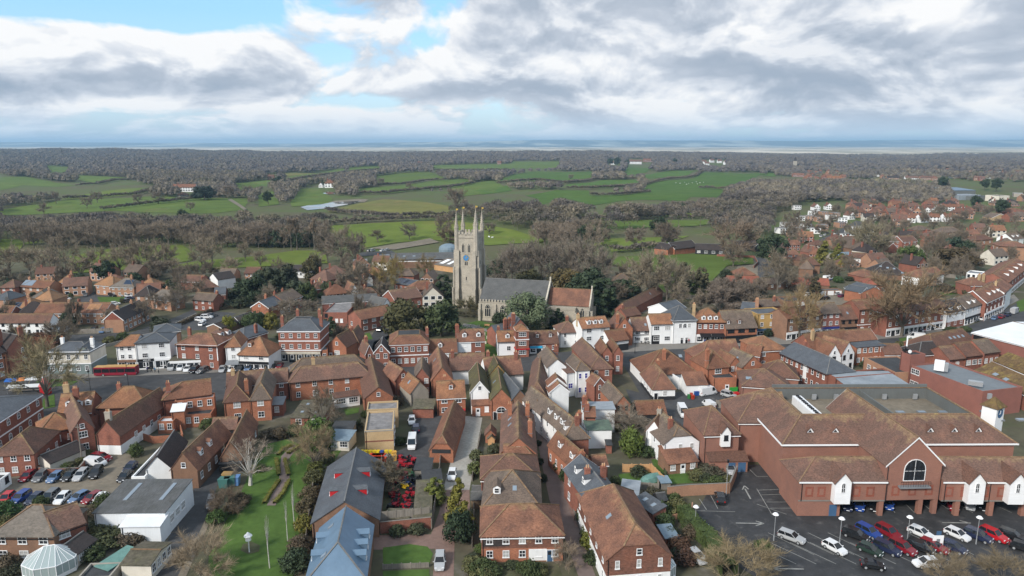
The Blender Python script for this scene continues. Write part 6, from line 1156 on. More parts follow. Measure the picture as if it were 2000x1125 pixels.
def scatter(y0,y1,sp,hmean):
    pts=[]
    ny=int((y1-y0)/sp);
    for i in range(ny):
        y=y0+(i+.5)*sp;hw=.84*y+40;n=int(2*hw/sp);x=-hw+(np.arange(n)+.5)*sp;yy=np.full(n,y);x=x+RNG.uniform(-.45,.45,n)*sp;yy=yy+RNG.uniform(-.45,.45,n)*sp;pts.append(np.stack([x,yy],1))
    P=np.concatenate(pts);x,y=P[:,0],P[:,1];z=ter(x,y);h=hmean*RNG.uniform(.6,1.3,len(x))*(1+.25*np.sin(x/60.)*np.sin(y/75.))
    px,py=nproj(x,y,z);ok=inpoly(px,py,REG)
    for F in HOLES[:2]:ok &=~(inpoly(px,py,F) & (RNG.random(len(x))<.62))
    for F in [f for f,_ in FIELDS]+HOLES[2:]:
        for q in (0,.5,.92):a,b=nproj(x,y,z+h*q);ok &=~inpoly(a,b,F)
    gap=np.sin(x/130.+2*np.sin(y/210.))+np.sin(y/160.+x/300.);ok &=(gap>-.55) | (y>1700)
    return np.stack([x,y,z,h],1)[ok]
def crown_proto(n,seed,size,trunk=True):
    rs=np.random.default_rng(seed);d=rs.normal(size=(n,3));d /=np.linalg.norm(d,axis=1)[:,None];d[:,2]=np.abs(d[:,2])*.95-.25*(rs.random(n)<.3);rad=rs.uniform(.45,1.0,n) **.5;P=d*rad[:,None]*np.array([.5,.5,.42]);P[:,2]+=.55
    o=d+rs.normal(size=(n,3))*.55;o[:,2]+=.25;o /=np.linalg.norm(o,axis=1)[:,None];s=np.cross(o,rs.normal(size=(n,3)));s /=np.linalg.norm(s,axis=1)[:,None];L=size*rs.uniform(.6,1.3,n)[:,None];V=np.stack([P-s*L*.30,P+s*L*.30,P+o*L*1.25],1)
    if trunk:
        T=np.array([[[-.02,0,0],[.02,0,0],[0,0,.6]],[[0,-.02,0],[0,.02,0],[0,0,.6]],[[-.01,0,.3],[.01,0,.3],[.25,.1,.75]],[[-.01,0,.3],[.01,0,.3],[-.22,-.1,.78]]]);V=np.concatenate([V,T])
    return V
def blob_proto(seed,nu=9,nv=4):
    rs=np.random.default_rng(seed);G_=np.zeros((nv+1,nu,3))
    for j in range(nv+1):
        for i in range(nu):
            t=-.45+2.0*j/nv;a=2*math.pi*(i+.5*(j % 2))/nu;r=(1+rs.normal()*.16);c=math.cos(min(t,1.55))*.5*r;G_[j,i]=(c*math.cos(a),c*math.sin(a),.55+.45*math.sin(t)*r)
    T=[]
    for j in range(nv):
        for i in range(nu):a,b,c,d=G_[j,i],G_[j,(i+1) % nu],G_[j+1,(i+1) % nu],G_[j+1,i];T+=[[a,b,c],[a,c,d]]
    return np.array(T)
def wood_mesh(name,T,protos,label,mats='wood'):
    allv=[];tv=[]
    for k,Pk in enumerate(protos):
        t=T[k::len(protos)];a=RNG.uniform(0,6.28,len(t));ca,sa=np.cos(a)[:,None],np.sin(a)[:,None];w=(t[:,3]*RNG.uniform(.8,1.15,len(t)))[:,None];v=Pk.reshape(-1,3);X=(v[None,:,0]*ca-v[None,:,1]*sa)*w+t[:,0:1];Y=(v[None,:,0]*sa+v[None,:,1]*ca)*w+t[:,1:2];Z=v[None,:,2]*t[:,3:4]+t[:,2:3];allv.append(np.stack([X,Y,Z],-1).reshape(-1,3));tv.append(np.repeat(RNG.random(len(t)),len(v)))
    V=np.concatenate(allv);n=len(V) //3;me=bpy.data.meshes.new(name);me.vertices.add(len(V));me.vertices.foreach_set('co',V.astype(np.float32).ravel());me.loops.add(3*n);me.loops.foreach_set('vertex_index',np.arange(3*n,dtype=np.int32));me.polygons.add(n);me.polygons.foreach_set('loop_start',np.arange(0,3*n,3,dtype=np.int32));me.polygons.foreach_set('loop_total',np.full(n,3,dtype=np.int32));me.update();me.attributes.new('tv','FLOAT','POINT').data.foreach_set('value',np.concatenate(tv).astype(np.float32));me.materials.append(M[mats]);o=link(name,me);return tag(o,label,'woodland',None,'stuff')
near=scatter(465,820,8.5,10);mid=scatter(820,1600,10,11);far=scatter(1600,4050,13.5,11.5)
order=np.argsort(near[:,1]);NI=190;ind=near[order[:NI]];near=near[order[NI:]]
for x,y,z,h in ind:tree(('bareA','bareB','bareC')[int(x*7) % 3],None,h,h*.95,'bare grey-brown tree on the near edge of the woods',(1.4,1.3,1.15),group='trees on the near edge of the woods',pos=(x,y,z))
wood_mesh('woodland',near,[crown_proto(300,31,.105),crown_proto(300,32,.10),crown_proto(300,33,.11)],'leafless grey-brown woodland between the nearer pastures')
wood_mesh('woodland',mid,[np.concatenate([blob_proto(44+k,8,3)*np.array([.8,.8,.93]),crown_proto(90,34+k,.13)]) for k in range(3)],'leafless purple-brown woods and copses in the middle distance')
wood_mesh('woodland',far,[np.concatenate([blob_proto(54+k,7,3)*np.array([.95,.95,.97]),crown_proto(14,37+k,.20,False)]) for k in range(3)],'continuous dark woods on the far ridge','wood2')
print('woods',len(near),len(mid),len(far))
def hedgerow(px,h,w,label,n=None):
    pts=[G(*p) for p in px];T=[]
    for a,b in zip(pts,pts[1:]):
        L=(b-a).length;k=max(2,int(L/(w*.55)))
        for i in range(k):p=a.lerp(b,(i+random.random()*.6)/k);T.append((p.x,p.y,float(ter(p.x,p.y)),h*random.uniform(.75,1.3)))
    wood_mesh('hedgerow',np.array(T),[crown_proto(60,41,.3)],label)
for i,px in enumerate([[(1137,434),(1212,428),(1300,425),(1370,427),(1452,424)],[(1105,359),(1160,352),(1250,350)],[(1107,369),(1150,370),(1200,368),(1260,361),(1300,352),(1360,344),(1372,336)],[(1155,383),(1200,383),(1270,377)],[(125,390),(187,388),(262,382),(300,373)],[(150,364),(190,361),(225,354),(290,353)],[(697,380),(750,380),(825,372),(925,359)],[(735,364),(790,361),(830,354),(880,352)],[(565,354),(607,347),(675,337),(745,332)],[(845,333),(925,333),(1000,333)],[(970,359),(1000,357),(1050,354),(1105,359)],[(140,341),(212,344),(288,350)],[(635,440),(725,434),(825,430),(890,430)],[(1195,494),(1225,492),(1280,485),(1310,477)],[(200,412),(280,402),(420,388)],[(640,413),(700,421),(762,427),(870,422)],[(1365,369),(1392,370),(1422,371)]]):hedgerow(px,4.5 if px[0][1]<400 else 4,4,'dark leafless hedgerow dividing two pastures')
# ---------------------------------------------------------------- vehicles
CC={'white':(.72,.73,.74),'silver':(.40,.41,.42),'grey':(.13,.135,.14),'black':(.014,.015,.017),'navy':(.018,.025,.06),'blue':(.02,.06,.25),'light blue':(.10,.17,.30),'red':(.45,.012,.02),'dark red':(.20,.012,.02),'dark green':(.02,.04,.03),'magenta':(.16,.012,.05),'beige':(.4,.34,.26)}
_car={}
def car_parts(kind):
    if kind in _car:return _car[kind]
    L,W,H={'hatchback':(4.1,1.76,1.5),'suv':(4.5,1.86,1.7),'estate car':(4.6,1.8,1.5),'van':(5.4,2.0,2.4),'small van':(4.4,1.8,1.85),'convertible':(3.7,1.65,1.42)}[kind]
    zb={'van':1.35,'small van':1.15,'suv':1.08}.get(kind,.95);hw=W/2;vv=kind in ('van','small van');box=kind in ('suv','estate car')
    st=[(-.5,zb*.72,.86),(-.47,zb*.98,.95),(-.15,zb,1),(.18,zb,1),(.30 if not vv else .36,zb*.93,.98),(.44,zb*.80,.92),(.5,zb*.55,.80)]
    b=MB();rings=[]
    for f,z,w in st:
        x=f*L;y=hw*w;rings.append([(x,-y*.92,.26),(x,-y,.5),(x,-y*.96,z),(x,y*.96,z),(x,y,.5),(x,y*.92,.26)])
    for a,c in zip(rings,rings[1:]):
        for i in range(6):j=(i+1) % 6;b.poly([a[i],a[j],c[j],c[i]])
    b.poly(rings[0]);b.poly(rings[-1])
    r0,r1,f0,f1={'hatchback':(-.48,-.38,.23,.04),'suv':(-.49,-.44,.22,.06),'estate car':(-.49,-.44,.2,.03),'van':(-.495,-.49,.40,.26),'small van':(-.495,-.485,.34,.18),'convertible':(-.36,-.22,.18,.02)}[kind]
    yb,yr=hw*.94,hw*(.86 if vv else .74)
    base=[(r0*L,-yb,zb-.02),(f0*L,-yb*.97,zb-.03),(f0*L,yb*.97,zb-.03),(r0*L,yb,zb-.02)];top=[(r1*L,-yr,H-.05),(f1*L,-yr,H-.05),(f1*L,yr,H-.05),(r1*L,yr,H-.05)]
    tm=0
    b.solid([[(p[0]*1.0,p[1]*1.02,H) for p in top]],.06)
    for p,q in zip(base,top):b.tube(p,q,.06,.05,4,0,False)
    m0,m1=[((base[0][k]*.55+base[1][k]*.45),(top[0][k]*.55+top[1][k]*.45)) for k in range(3)],None
    for s in (-1,1):
        p=(m0[0][0],s*yb,zb);q=(m0[0][1],s*yr,H-.04);b.tube(p,q,.05,.05,4,0,False)
        if vv:b.poly([(r0*L,s*(yb+.012),zb),(f1*L*.55,s*(yb+.012),zb),(f1*L*.55,s*(yr+.03),H-.03),(r1*L,s*(yr+.03),H-.03)])
        b.box(f0*L*.78,f0*L*.78+.14,s*hw-.1+s*.08,s*hw+.1+s*.08,zb,zb+.14)
    if vv:b.poly([(r0*L-.012,-yb,zb),(r0*L-.012,yb,zb),(r1*L-.012,yr,H-.03),(r1*L-.012,-yr,H-.03)])
    g=MB()
    for i in range(4):j=(i+1) % 4;g.poly([base[i],base[j],top[j],top[i]])
    w=MB();rr=.33 if kind !='van' else .36;w.tube((0,-.11,0),(0,.11,0),rr,rr,12,0);w.poly([(rr*math.cos(a*.5236),-.11,rr*math.sin(a*.5236)) for a in range(12)],0)
    for s in (-1,1):w.poly([(rr*.62*math.cos(a*.5236),s*.118,rr*.62*math.sin(a*.5236)) for a in range(12)],1)
    hl=MB();hl.box(-.16,.05,-.2,.2,-.07,.08);tl=MB();tl.box(-.05,.06,-.13,.13,-.13,.13)
    pl=MB();pl.box(-.02,.02,-.26,.26,0,.11)
    ms={'b':b.mesh('body',['paint']),'g':g.mesh('glass',['car_gl']),'w':w.mesh('wheel',['rub','gal']),'h':hl.mesh('headlight',['hl']),'t':tl.mesh('tail_light',['tl']),'p':pl.mesh('number_plate',['wp'])}
    P=[('body',ms['b'],Matrix()),('glass',ms['g'],Matrix())]+[('wheel',ms['w'],Matrix.Translation((sx*L*.31,sy*(hw-.12),rr))) for sx in (-1,1) for sy in (-1,1)]
    P+=[('headlight',ms['h'],Matrix.Translation((L*.455,s*hw*.66,zb*.70))) for s in (-1,1)]+[('tail_light',ms['t'],Matrix.Translation((-L*.492,s*hw*.74,zb*.80))) for s in (-1,1)]+[('number_plate',ms['p'],Matrix.Translation((L*.5+.01,0,.38)))]
    _car[kind]=(P,L);return _car[kind]
def car(rear,front,kind,col,place,simple_=False,name=None):
    a,b=G(*rear),G(*front);c=(a+b)/2;an=math.atan2(b.y-a.y,b.x-a.x);P,L=car_parts(kind)
    z=(float(ter(c.x,c.y)) if c.y>420 else 0)+.05
    nm={'suv':'parked_car','hatchback':'parked_car','estate car':'parked_car','convertible':'parked_car','van':'parked_van','small van':'parked_van'}[kind]
    r=thing(name or nm,f'{col} {kind} {place}','van' if 'van' in kind else 'car',TR(c.x,c.y,z,an),None)
    for n,me,mx in (P[:6] if simple_ else P):link(n,me,r,mx,CC[col] if n=='body' else None)
    return r
CP='in the supermarket car park '
for a,b,k,c,p in [
 ((1527,1048),(1565,1062),'estate car','silver','standing alone by the first lamp post'),((1610,1065),(1650,1087),'hatchback','white','beside the second car park lamp, nearest the empty bays'),((1648,1043),(1695,1060),'suv','black','at the left end of the back row, beside the bright blue car'),((1676,1035),(1717,1056),'suv','blue','in the back row between the black and the dark red cars'),((1714,1035),(1757,1058),'suv','dark red','in the back row next to the bright blue car'),((1775,1037),(1820,1056),'hatchback','white','by the third lamp post and the white ticket board'),((1847,1040),(1892,1060),'hatchback','white','with dark glass between the ticket board and the navy car'),((1889,1045),(1932,1062),'suv','navy','beside the fourth lamp post'),((1918,1042),(1963,1062),'suv','red','brightest in the back row, right of the fourth lamp post'),((1957,1045),(2000,1060),'estate car','black','at the right end of the back row'),
 ((1680,1072),(1718,1088),'hatchback','dark green','at the left end of the front row'),((1710,1068),(1755,1088),'suv','navy','in the front row beside the dark green car'),((1745,1068),(1780,1085),'suv','dark red','in the front row between navy and black cars'),((1775,1067),(1822,1085),'suv','black','in the front row between the two dark red cars'),((1803,1065),(1845,1082),'estate car','dark red','in the front row behind the straw-coloured shrub'),((1845,1068),(1880,1083),'hatchback','navy','at the right end of the front row'),((1980,1070),(2018,1082),'hatchback','black','cut by the right edge of the photo'),
 ((1683,1107),(1725,1113),'convertible','black','with a beige folded roof at the lower edge'),((1833,1105),(1783,1107),'hatchback','white','with a glass roof driving along the lower aisle'),
 ((1653,986),(1655,998),'hatchback','navy','under the supermarket, nearest the blue door'),((1675,986),(1678,998),'hatchback','blue','under the supermarket, second from the blue door'),((1702,986),(1706,998),'estate car','black','under the supermarket beside the first brick pier'),((1731,984),(1735,995),'hatchback','blue','half hidden by the first brick pier under the supermarket'),((1856,986),(1862,998),'suv','dark red','under the supermarket between the middle piers'),((1891,985),(1894,996),'hatchback','silver','under the supermarket right of the third pier'),((1916,985),(1920,998),'suv','black','under the supermarket in the right-hand opening'),
 ((1408,988),(1404,968),'suv','black','in the marked bay by the tall garden wall'),((1422,914),(1430,930),'hatchback','silver','tucked between garden wall and blue doors'),((1350,1083),(1372,1104),'hatchback','silver','behind the clipped hedge left of the car park'),((1352,1022),(1372,1032),'hatchback','navy','behind the hedge by the white lamp'),
 ((1362,775),(1402,768),'van','white','with open rear doors in the alley yard'),((1326,797),(1340,824),'van','white','parked behind the white cottage'),((1410,772),(1438,780),'suv','silver','beside the red bins in the alley yard'),((1418,790),(1446,784),'suv','black','beside the supermarket wall in the alley yard'),((1392,800),(1376,790),'small van','white','half hidden below the alley yard wall'),
 ((885,921),(881,944),'hatchback','white','alone on the gravel lane'),((860,1088),(858,1118),'estate car','silver','alone on the pink paved drive'),((807,857),(803,887),'van','white','beside the buff brick block'),((805,816),(804,836),'hatchback','white','half hidden behind the buff brick block'),((813,850),(812,832),'suv','navy','behind the white van in the mower yard'),
 ((71,924),(38,947),'hatchback','dark red','at the left end of the car yard row'),((93,923),(66,948),'estate car','grey','beside the dark red hatchback in the car yard'),((121,928),(95,947),'hatchback','light blue','third in the car yard row'),((149,926),(124,944),'hatchback','black','fourth in the car yard row'),((172,920),(144,947),'estate car','silver','fifth in the car yard row'),((198,917),(178,942),'suv','black','at the right end of the car yard row'),((168,908),(208,911),'small van','white','parked across the back of the car yard'),((180,897),(218,902),'suv','dark red','against the wall behind the white small van'),((262,912),(247,926),'hatchback','navy','beside the felt-roofed annexe'),((252,929),(236,944),'hatchback','black','just above the white industrial unit'),((46,914),(72,915),'hatchback','red','mostly hidden behind the car yard wall'),
 ((26,968),(0,990),'hatchback','red','at the left end of the lower yard row'),((57,968),(24,990),'suv','blue','second in the lower yard row'),((84,969),(52,992),'hatchback','navy','third in the lower yard row'),((110,967),(86,986),'suv','grey','fourth in the lower yard row'),((134,968),(110,990),'hatchback','white','fifth in the lower yard row'),((168,970),(142,984),'hatchback','light blue','sixth in the lower yard row'),((192,972),(170,984),'hatchback','dark red','seventh in the lower yard row'),((206,970),(186,994),'hatchback','white','against the white industrial unit'),((416,972),(411,1004),'estate car','grey','on the narrow lane beside the long lawn'),((366,940),(360,956),'hatchback','black','behind the white industrial unit on the lane'),
 ((348,708),(325,734),'van','silver','parked at the left end of the street row'),((364,712),(344,732),'small van','white','next to the big silver van'),((374,716),(358,733),'hatchback','white','between the white small van and the black suv'),((391,718),(368,735),'suv','black','parked before the low white shops'),((407,721),(383,733),'estate car','grey','at the right end before the low white shops'),((438,718),(430,733),'hatchback','silver','outside the shop with colourful windows, first in row'),((462,717),(445,733),'hatchback','white','outside the shop with colourful windows, second in row'),((478,717),(460,732),'suv','black','outside the shop with colourful windows, third in row'),((494,716),(477,731),'hatchback','light blue','outside the shop with colourful windows, fourth in row'),((510,714),(494,728),'hatchback','black','outside the shop with colourful windows, fifth in row'),((522,714),(508,728),'hatchback','red','outside the shop with colourful windows, sixth in row'),((538,714),(524,727),'hatchback','grey','before the wooden gate by the bank'),((552,713),(540,726),'hatchback','dark red','before the bank on the main street'),
 ((1804,664),(1774,661),'van','white','on the street beside the phone mast'),((1858,655),(1838,652),'hatchback','navy','below the planted bed before the brick parade'),((1478,663),(1464,676),'suv','white','outside the jettied tiled shop'),((1466,664),(1448,674),'hatchback','silver','beside the white suv outside the jettied shop'),((1490,662),(1476,674),'hatchback','black','outside the ochre house')]:car(a,b,k,c,p)
for a,b,k,c,p in [((137,643),(119,653),'suv','white','nearest the long white pub wall'),((190,643),(178,652),'suv','black','in the middle of the pub car park'),((208,643),(194,655),'estate car','light blue','beside the black suv in the pub car park'),((221,643),(208,653),'hatchback','grey','last in the pub car park row'),
 ((214,578),(226,580),'suv','black','on the edge of the small village green'),((232,577),(244,580),'suv','silver','beside the black suv at the village green'),((245,579),(257,582),'hatchback','white','at the corner of the village green'),((248,586),(260,584),'hatchback','light blue','turning round the corner of the village green'),((244,591),(256,589),'estate car','grey','below the corner of the village green'),((219,596),(232,595),'hatchback','white','behind the black-roofed terrace'),((168,568),(166,575),'hatchback','navy','on the estate road bend'),((168,575),(166,582),'hatchback','grey','below the navy car on the estate road'),((124,586),(136,586),'hatchback','white','behind the red-roofed terrace'),((190,570),(202,569),'hatchback','grey','parked before the pink hipped house'),((132,566),(144,565),'suv','navy','under the round dark evergreen'),
 ((384,627),(400,629),'suv','white','in the garage court, nearest the road wall'),((398,622),(411,622),'suv','white','in the garage court, second from the road wall'),((407,620),(420,618),'suv','grey','in the garage court beyond two white cars'),((391,638),(400,633),'hatchback','white','half hidden by the garage block'),
 ((738,650),(750,643),'suv','black','outside the tiled wing of the clinic'),((747,638),(757,634),'hatchback','silver','under the yew by the clinic'),((1236,587),(1241,579),'hatchback','light blue','in the yard behind the pub'),((1257,586),(1252,579),'hatchback','black','beside the light blue car behind the pub'),
 ((1536,506),(1549,505),'suv','white','below the red house with white bays'),((1630,577),(1643,575),'estate car','silver','before the white garage doors'),((1636,582),(1650,578),'hatchback','magenta','beside the ochre brick gables'),((1594,587),(1606,585),'hatchback','black','in the courtyard behind the blue shop'),((1607,586),(1619,584),'suv','black','second in the courtyard behind the blue shop'),((1571,580),(1584,576),'suv','white','beside the ivy-clad tree'),
 ((1936,628),(1948,620),'hatchback','light blue','at the street bend, lowest of the row'),((1950,624),(1962,619),'hatchback','dark red','at the street bend beside a white trailer'),((1960,621),(1976,614),'suv','navy','on the street bend'),((1974,615),(1988,609),'van','silver','farthest up the street bend'),((1898,630),(1912,626),'hatchback','grey','before the black shopfront, first'),((1912,627),(1926,623),'hatchback','white','before the black shopfront, second'),
 ((1638,444),(1646,442),'suv','white','highest on the estate road'),((1627,459),(1636,456),'suv','white','halfway down the estate road'),((1624,452),(1632,450),'hatchback','red','on the verge of the estate road'),((1600,464),(1608,461),'suv','silver','lowest on the estate road'),((1608,461),(1614,458),'hatchback','silver','second lowest on the estate road'),((1614,457),(1619,455),'hatchback','grey','third on the estate road'),
 ((716,492),(724,490),'hatchback','navy','in the railway car park, first'),((724,491),(731,489),'suv','silver','in the railway car park, second'),((744,491),(751,489),'hatchback','white','in the railway car park, third'),((753,490),(760,488),'hatchback','silver','in the railway car park, fourth')]:car(a,b,k,c,p,True)
def frame(a,b,name,label,cat,h=0.0):
    A,B=G(*a,h),G(*b,h);A.z=B.z=0;an=math.atan2(B.y-A.y,B.x-A.x);return thing(name,label,cat,TR(A.x,A.y,0,an)),(B-A).length
r,L=frame((184,736),(266,734),'bus','single-deck red bus with yellow roof waiting on the main street','bus');L=12.0
b=MB();b.box(0,L,0,2.5,.35,1.15,0);b.box(0,L,.0,2.5,2.35,2.75,0);b.box(.02,L-.02,.04,2.46,1.15,2.35,1);b.box(.1,L-.1,.15,2.35,2.75,2.85,2);b.box(3,9,.5,2,2.85,3.05,2)
for x in (0,2.2,4.4,6.6,8.8,11.9):b.box(x,x+.1,-.01,2.51,1.15,2.35,0)
b.build('body',['anyc','car_gl','or'],r).color=(.24,.012,.03,1)
for x in (2.6,9.0):
    for y in (.1,2.4):link('wheel',car_parts('van')[0][2][1],r,Matrix.Translation((x,y,.42)) @ Matrix.Scale(1.2,4))
for y in (.3,2.2):link('headlight',car_parts('van')[0][6][1],r,Matrix.Translation((L,y,.8)))
def caravan(a,b,label):
    r,L=frame(a,b,'caravan',label,'caravan');k=MB();k.box(0,5,0,2.2,.5,2.5,0);k.box(.6,1.6,-.02,0,1.4,2.1,1);k.box(3,4.2,-.02,0,1.4,2.1,1);k.box(-.02,5.02,-.015,2.2,.55,.9,2);k.build('body',['wp','car_gl','dbl'],r);link('wheel',car_parts('van')[0][2][1],r,Matrix.Translation((2.5,.1,.36)))
caravan((1613,549),(1632,547),'white caravan with purple stripe behind the long red roofs')
# ---------------------------------------------------------------- stalls, mowers, bins
def stall(a,b,label,col,D=2.4,h=2.3):
    r,L=frame(a,b,'market_stall',label,'market stall');k=MB();k.solid([[(0,-.2,h),(L,-.2,h),(L,D*.5,h+.6),(0,D*.5,h+.6)],[(0,D+.2,h),(L,D+.2,h),(L,D*.5,h+.6),(0,D*.5,h+.6)]],.05);k.build('awning','anyc',r).color=(*col,1)
    f=MB();
    for x in (.1,L-.1):
        for y in (0,D):f.tube((x,y,0),(x,y,h),.04,.04,5)
    f.build('frame','gal',r);t=MB();t.box(.2,L-.2,.4,D-.5,.75,.9);t.build('counter','wdg',r)
stall((10,761),(34,760),'blue-topped market stall beside the bare street tree',(.02,.12,.42));stall((34,760),(50,758),'orange-topped market stall between blue and white stalls',(.75,.22,.05));stall((50,758),(84,756),'white-topped market stall nearest the street tree',(.6,.62,.64));stall((14,770),(84,767),'low white covered stall in front of the blue stall',(.6,.62,.62),2.0,1.8)
q=G(90,770);r=thing('telephone_kiosk','red pointed kiosk beneath the bare street tree','kiosk',TR(q.x,q.y,0));k=MB();k.box(-1,1,-1,1,0,2.6);k.build('body','red',r);k=MB()
for s in range(4):a0,a1=s*1.5708+.785,(s+1)*1.5708+.785;k.poly([(1.7*math.cos(a0),1.7*math.sin(a0),2.55),(1.7*math.cos(a1),1.7*math.sin(a1),2.55),(0,0,5.2)])
k.build('roof','red',r)
def mower_meshes():
    b=MB();b.box(.1,.95,-.35,.35,.45,.85);b.box(-.75,.1,-.42,.42,.4,.62);b.box(.88,1.0,-.3,.3,.5,.78,1);s=MB();s.box(-.55,-.1,-.24,.24,.75,.86);s.box(-.62,-.5,-.24,.24,.8,1.2);w=MB();w.tube((0,-.1,0),(0,.1,0),.26,.26,8);d=MB();d.box(-.35,.45,-.62,.62,.18,.36);st=MB();st.tube((.25,0,.8),(.05,0,1.15),.03,.03,5);st.tube((.05,-.16,1.15),(.05,.16,1.15),.03,.03,5)
    return b.mesh('body',['anyc','blk']),s.mesh('seat',['blk']),w.mesh('wheel',['rub']),d.mesh('deck',['anyc']),st.mesh('steering_wheel',['blk'])
MM=mower_meshes()
def mower(x,y,col,label,group):
    q=G(x,y);r=thing('ride_on_mower',label,'mower',TR(q.x,q.y,.08,random.uniform(0,6.28),1.25),group);link('body',MM[0],r,None,col);link('seat',MM[1],r);link('deck',MM[3],r,None,col);link('steering_wheel',MM[4],r)
    for sx in (-.5,.65):
        for sy in (-.42,.42):link('wheel',MM[2],r,Matrix.Translation((sx,sy,.26)))
T6=lambda x,y:(480+x/3.26,780+y/3.26)
for x,y in [(945,600),(952,625),(955,665),(952,685),(1025,655),(1022,690),(1030,710),(1050,605),(1075,615),(1100,612),(1003,505),(1005,525),(995,395),(1030,400),(1055,400),(1010,425),(1045,430),(1100,715),(940,540),(955,460)]:mower(*T6(x,y),(.30,.010,.02),'red ride-on mower parked in the walled mower yard','red mowers in the yard')
for x,y,c in [(1020,565,'y'),(1050,555,'b'),(1080,550,'k'),(1060,530,'k'),(1095,535,'k'),(1075,505,'g'),(1110,560,'b'),(1040,545,'k'),(1085,480,'g'),(1060,580,'k'),(1115,520,'k'),(935,690,'k'),(1060,720,'k'),(1070,740,'k')]:mower(*T6(x,y),{'y':(.6,.4,.02),'b':(.02,.05,.2),'k':(.02,.02,.022),'g':(.04,.16,.06)}[c],'dark or yellow garden machine crowded at the back of the mower yard','garden machines in the yard')
def bins(name,cat,px,col,label,group,sz=(.7,.75,1.1),tint='anyc'):
    for i,(x,y) in enumerate(px):
        q=G(x,y);r=thing(name,label,cat,TR(q.x,q.y,.05,random.uniform(-.3,.3)),group);k=MB();a,b_,h=sz;k.poly([(-a*.42,-b_*.42,.05),(a*.42,-b_*.42,.05),(a/2,-b_/2,h),(-a/2,-b_/2,h)]);k.poly([(-a*.42,b_*.42,.05),(a*.42,b_*.42,.05),(a/2,b_/2,h),(-a/2,b_/2,h)])
        for s in (-1,1):k.poly([(s*a*.42,-b_*.42,.05),(s*a*.42,b_*.42,.05),(s*a/2,b_/2,h),(s*a/2,-b_/2,h)])
        k.build('body',tint,r).color=(*col,1);l=MB();l.box(-a/2-.04,a/2+.04,-b_/2-.04,b_/2+.04,h,h+.09);l.build('lid',tint,r).color=(*col,1)
bins('storage_crate','crate',[T6(740+i*26,358) for i in range(8) if i !=5],(.70,.52,.02),'yellow lidded crate in the row below the buff brick block','yellow crates');bins('storage_crate','crate',[T6(868,360)],(.03,.08,.3),'single dark blue crate in the row of yellow crates',None)
bins('stacked_panel','panel',[T6(808+(i % 6)*14,385+(i //6)*22) for i in range(12)],(.60,.055,.02),'orange-red machine crate stacked beside the yellow crates','orange-red crates',(1.1,1.1,1.2));bins('storage_tank','tank',[T6(945,370),T6(946,392)],(.62,.33,.05),'orange tank at the end of the yellow crates','orange tanks',(1.0,1.0,1.3));bins('storage_crate','crate',[T6(905,392)],(.2,.21,.22),'grey crate between the red crates and the orange tank',None,(1.3,1.2,1.2))
bins('wheeled_bin','bin',[(1350,776),(1353,780)],(.45,.05,.02),'red wheeled bin against the small white annexe','red bins at the annexe');bins('wheeled_bin','bin',[(1345,779)],(.04,.2,.06),'green wheeled bin against the small white annexe',None);bins('wheeled_bin','bin',[(1358+i*5,773-i*.3) for i in range(5)],(.02,.08,.3),'blue wheeled bin in the row behind the open van','blue bins');bins('waste_skip','skip',[(1432,765)],(.03,.32,.05),'bright green skip by the orange brick block',None,(2.2,1.6,1.2));bins('waste_skip','skip',[(1436,775)],(.5,.02,.02),'red skip beside the green skip',None,(1.8,1.5,1.1));bins('wheeled_bin','bin',[(904,812)],(.5,.02,.03),'tall red bin at the top of the gravel lane',None,(1.2,1,1.6))
bins('wheeled_bin','bin',[(1348,916),(1353,915)],(.03,.16,.12),'green bin beside the cottage lean-to','green bins at the cottage');bins('log_store','store',[(439,952),(450,949)],(.06,.17,.155),'teal-covered log store beside the lane','log stores',(2.0,1.6,1.9));bins('log_store','store',[(459,947)],(.12,.25,.5),'blue-covered log store beside the lane',None,(2.0,1.6,1.8));bins('log_store','store',[(446,944)],(.36,.22,.08),'orange crate on top row of the lane stores',None,(2,1.4,2.2))
def hut(a,b,D,h,rh,wm,rm,label,name='shed',cat='shed',kind='xgg',o=''):H(label,[(a,b,D,h,rh,kind,wm,rm,o)],name,cat)
hut((1080,0) and T6(1075,445),T6(1175,445),5,2.4,.3,'gr','fe','dark felt-roofed store in the mower yard, nearer the barn',kind='s');hut(T6(1130,522),T6(1250,512),4.5,2.4,.3,'gr','fe','dark felt-roofed store in the mower yard, nearer the ivy',kind='s');hut(T6(1072,750),T6(1178,745),14,2.2,.3,'wdg','mo','long mossy flat-roofed shelter along the mower yard wall',kind='s');hut(T6(890,752),T6(1035,755),3,2.0,.2,'wdg','mo','low mossy shelter above the mower yard brick wall',kind='s')
hut((948,838+10),(967,848),3.5,2.2,1.4,'ob','bt','little brick garden house with pointed gable by the mews',kind='ygg');hut((953,856),(966,856),2.4,1.7,.8,'wdo','mo','orange wooden playhouse below the little brick garden house',kind='ygg');hut((922,962),(944,962),3,2.0,.8,'wdg','gs','grey garden shed beside the mews house, farther one');hut((920,974),(943,974),3,2.1,.8,'wd','gs','brown garden shed beside the mews house, nearer one')
hut((1287,976),(1303,974),2.6,1.9,.8,'bk','fe','black garden shed beside the car park wall');hut((1292,942),(1310,941),2.5,1.6,.2,'wdg','bl','small grey-roofed shed on the cottage lawn',kind='s');hut((1300,1050),(1325,1048),4,2.2,.2,'rb','bl','grey flat garage roof below the tiled house garden',kind='s');hut((1212,962),(1246,966),5,2.6,.5,'wh','gc2','pale blue corrugated lean-to behind the slate house',kind='s');hut((1236,975),(1276,1002),3,2.6,.9,'rb','sl','slate lean-to with rooflights behind the long tiled house',kind='s',o='k.3,.5 k.7,.5');hut((1185,868),(1195,868),2.4,2.2,.2,'rb','fe','small brick outhouse with dark roof behind the terrace',kind='s')
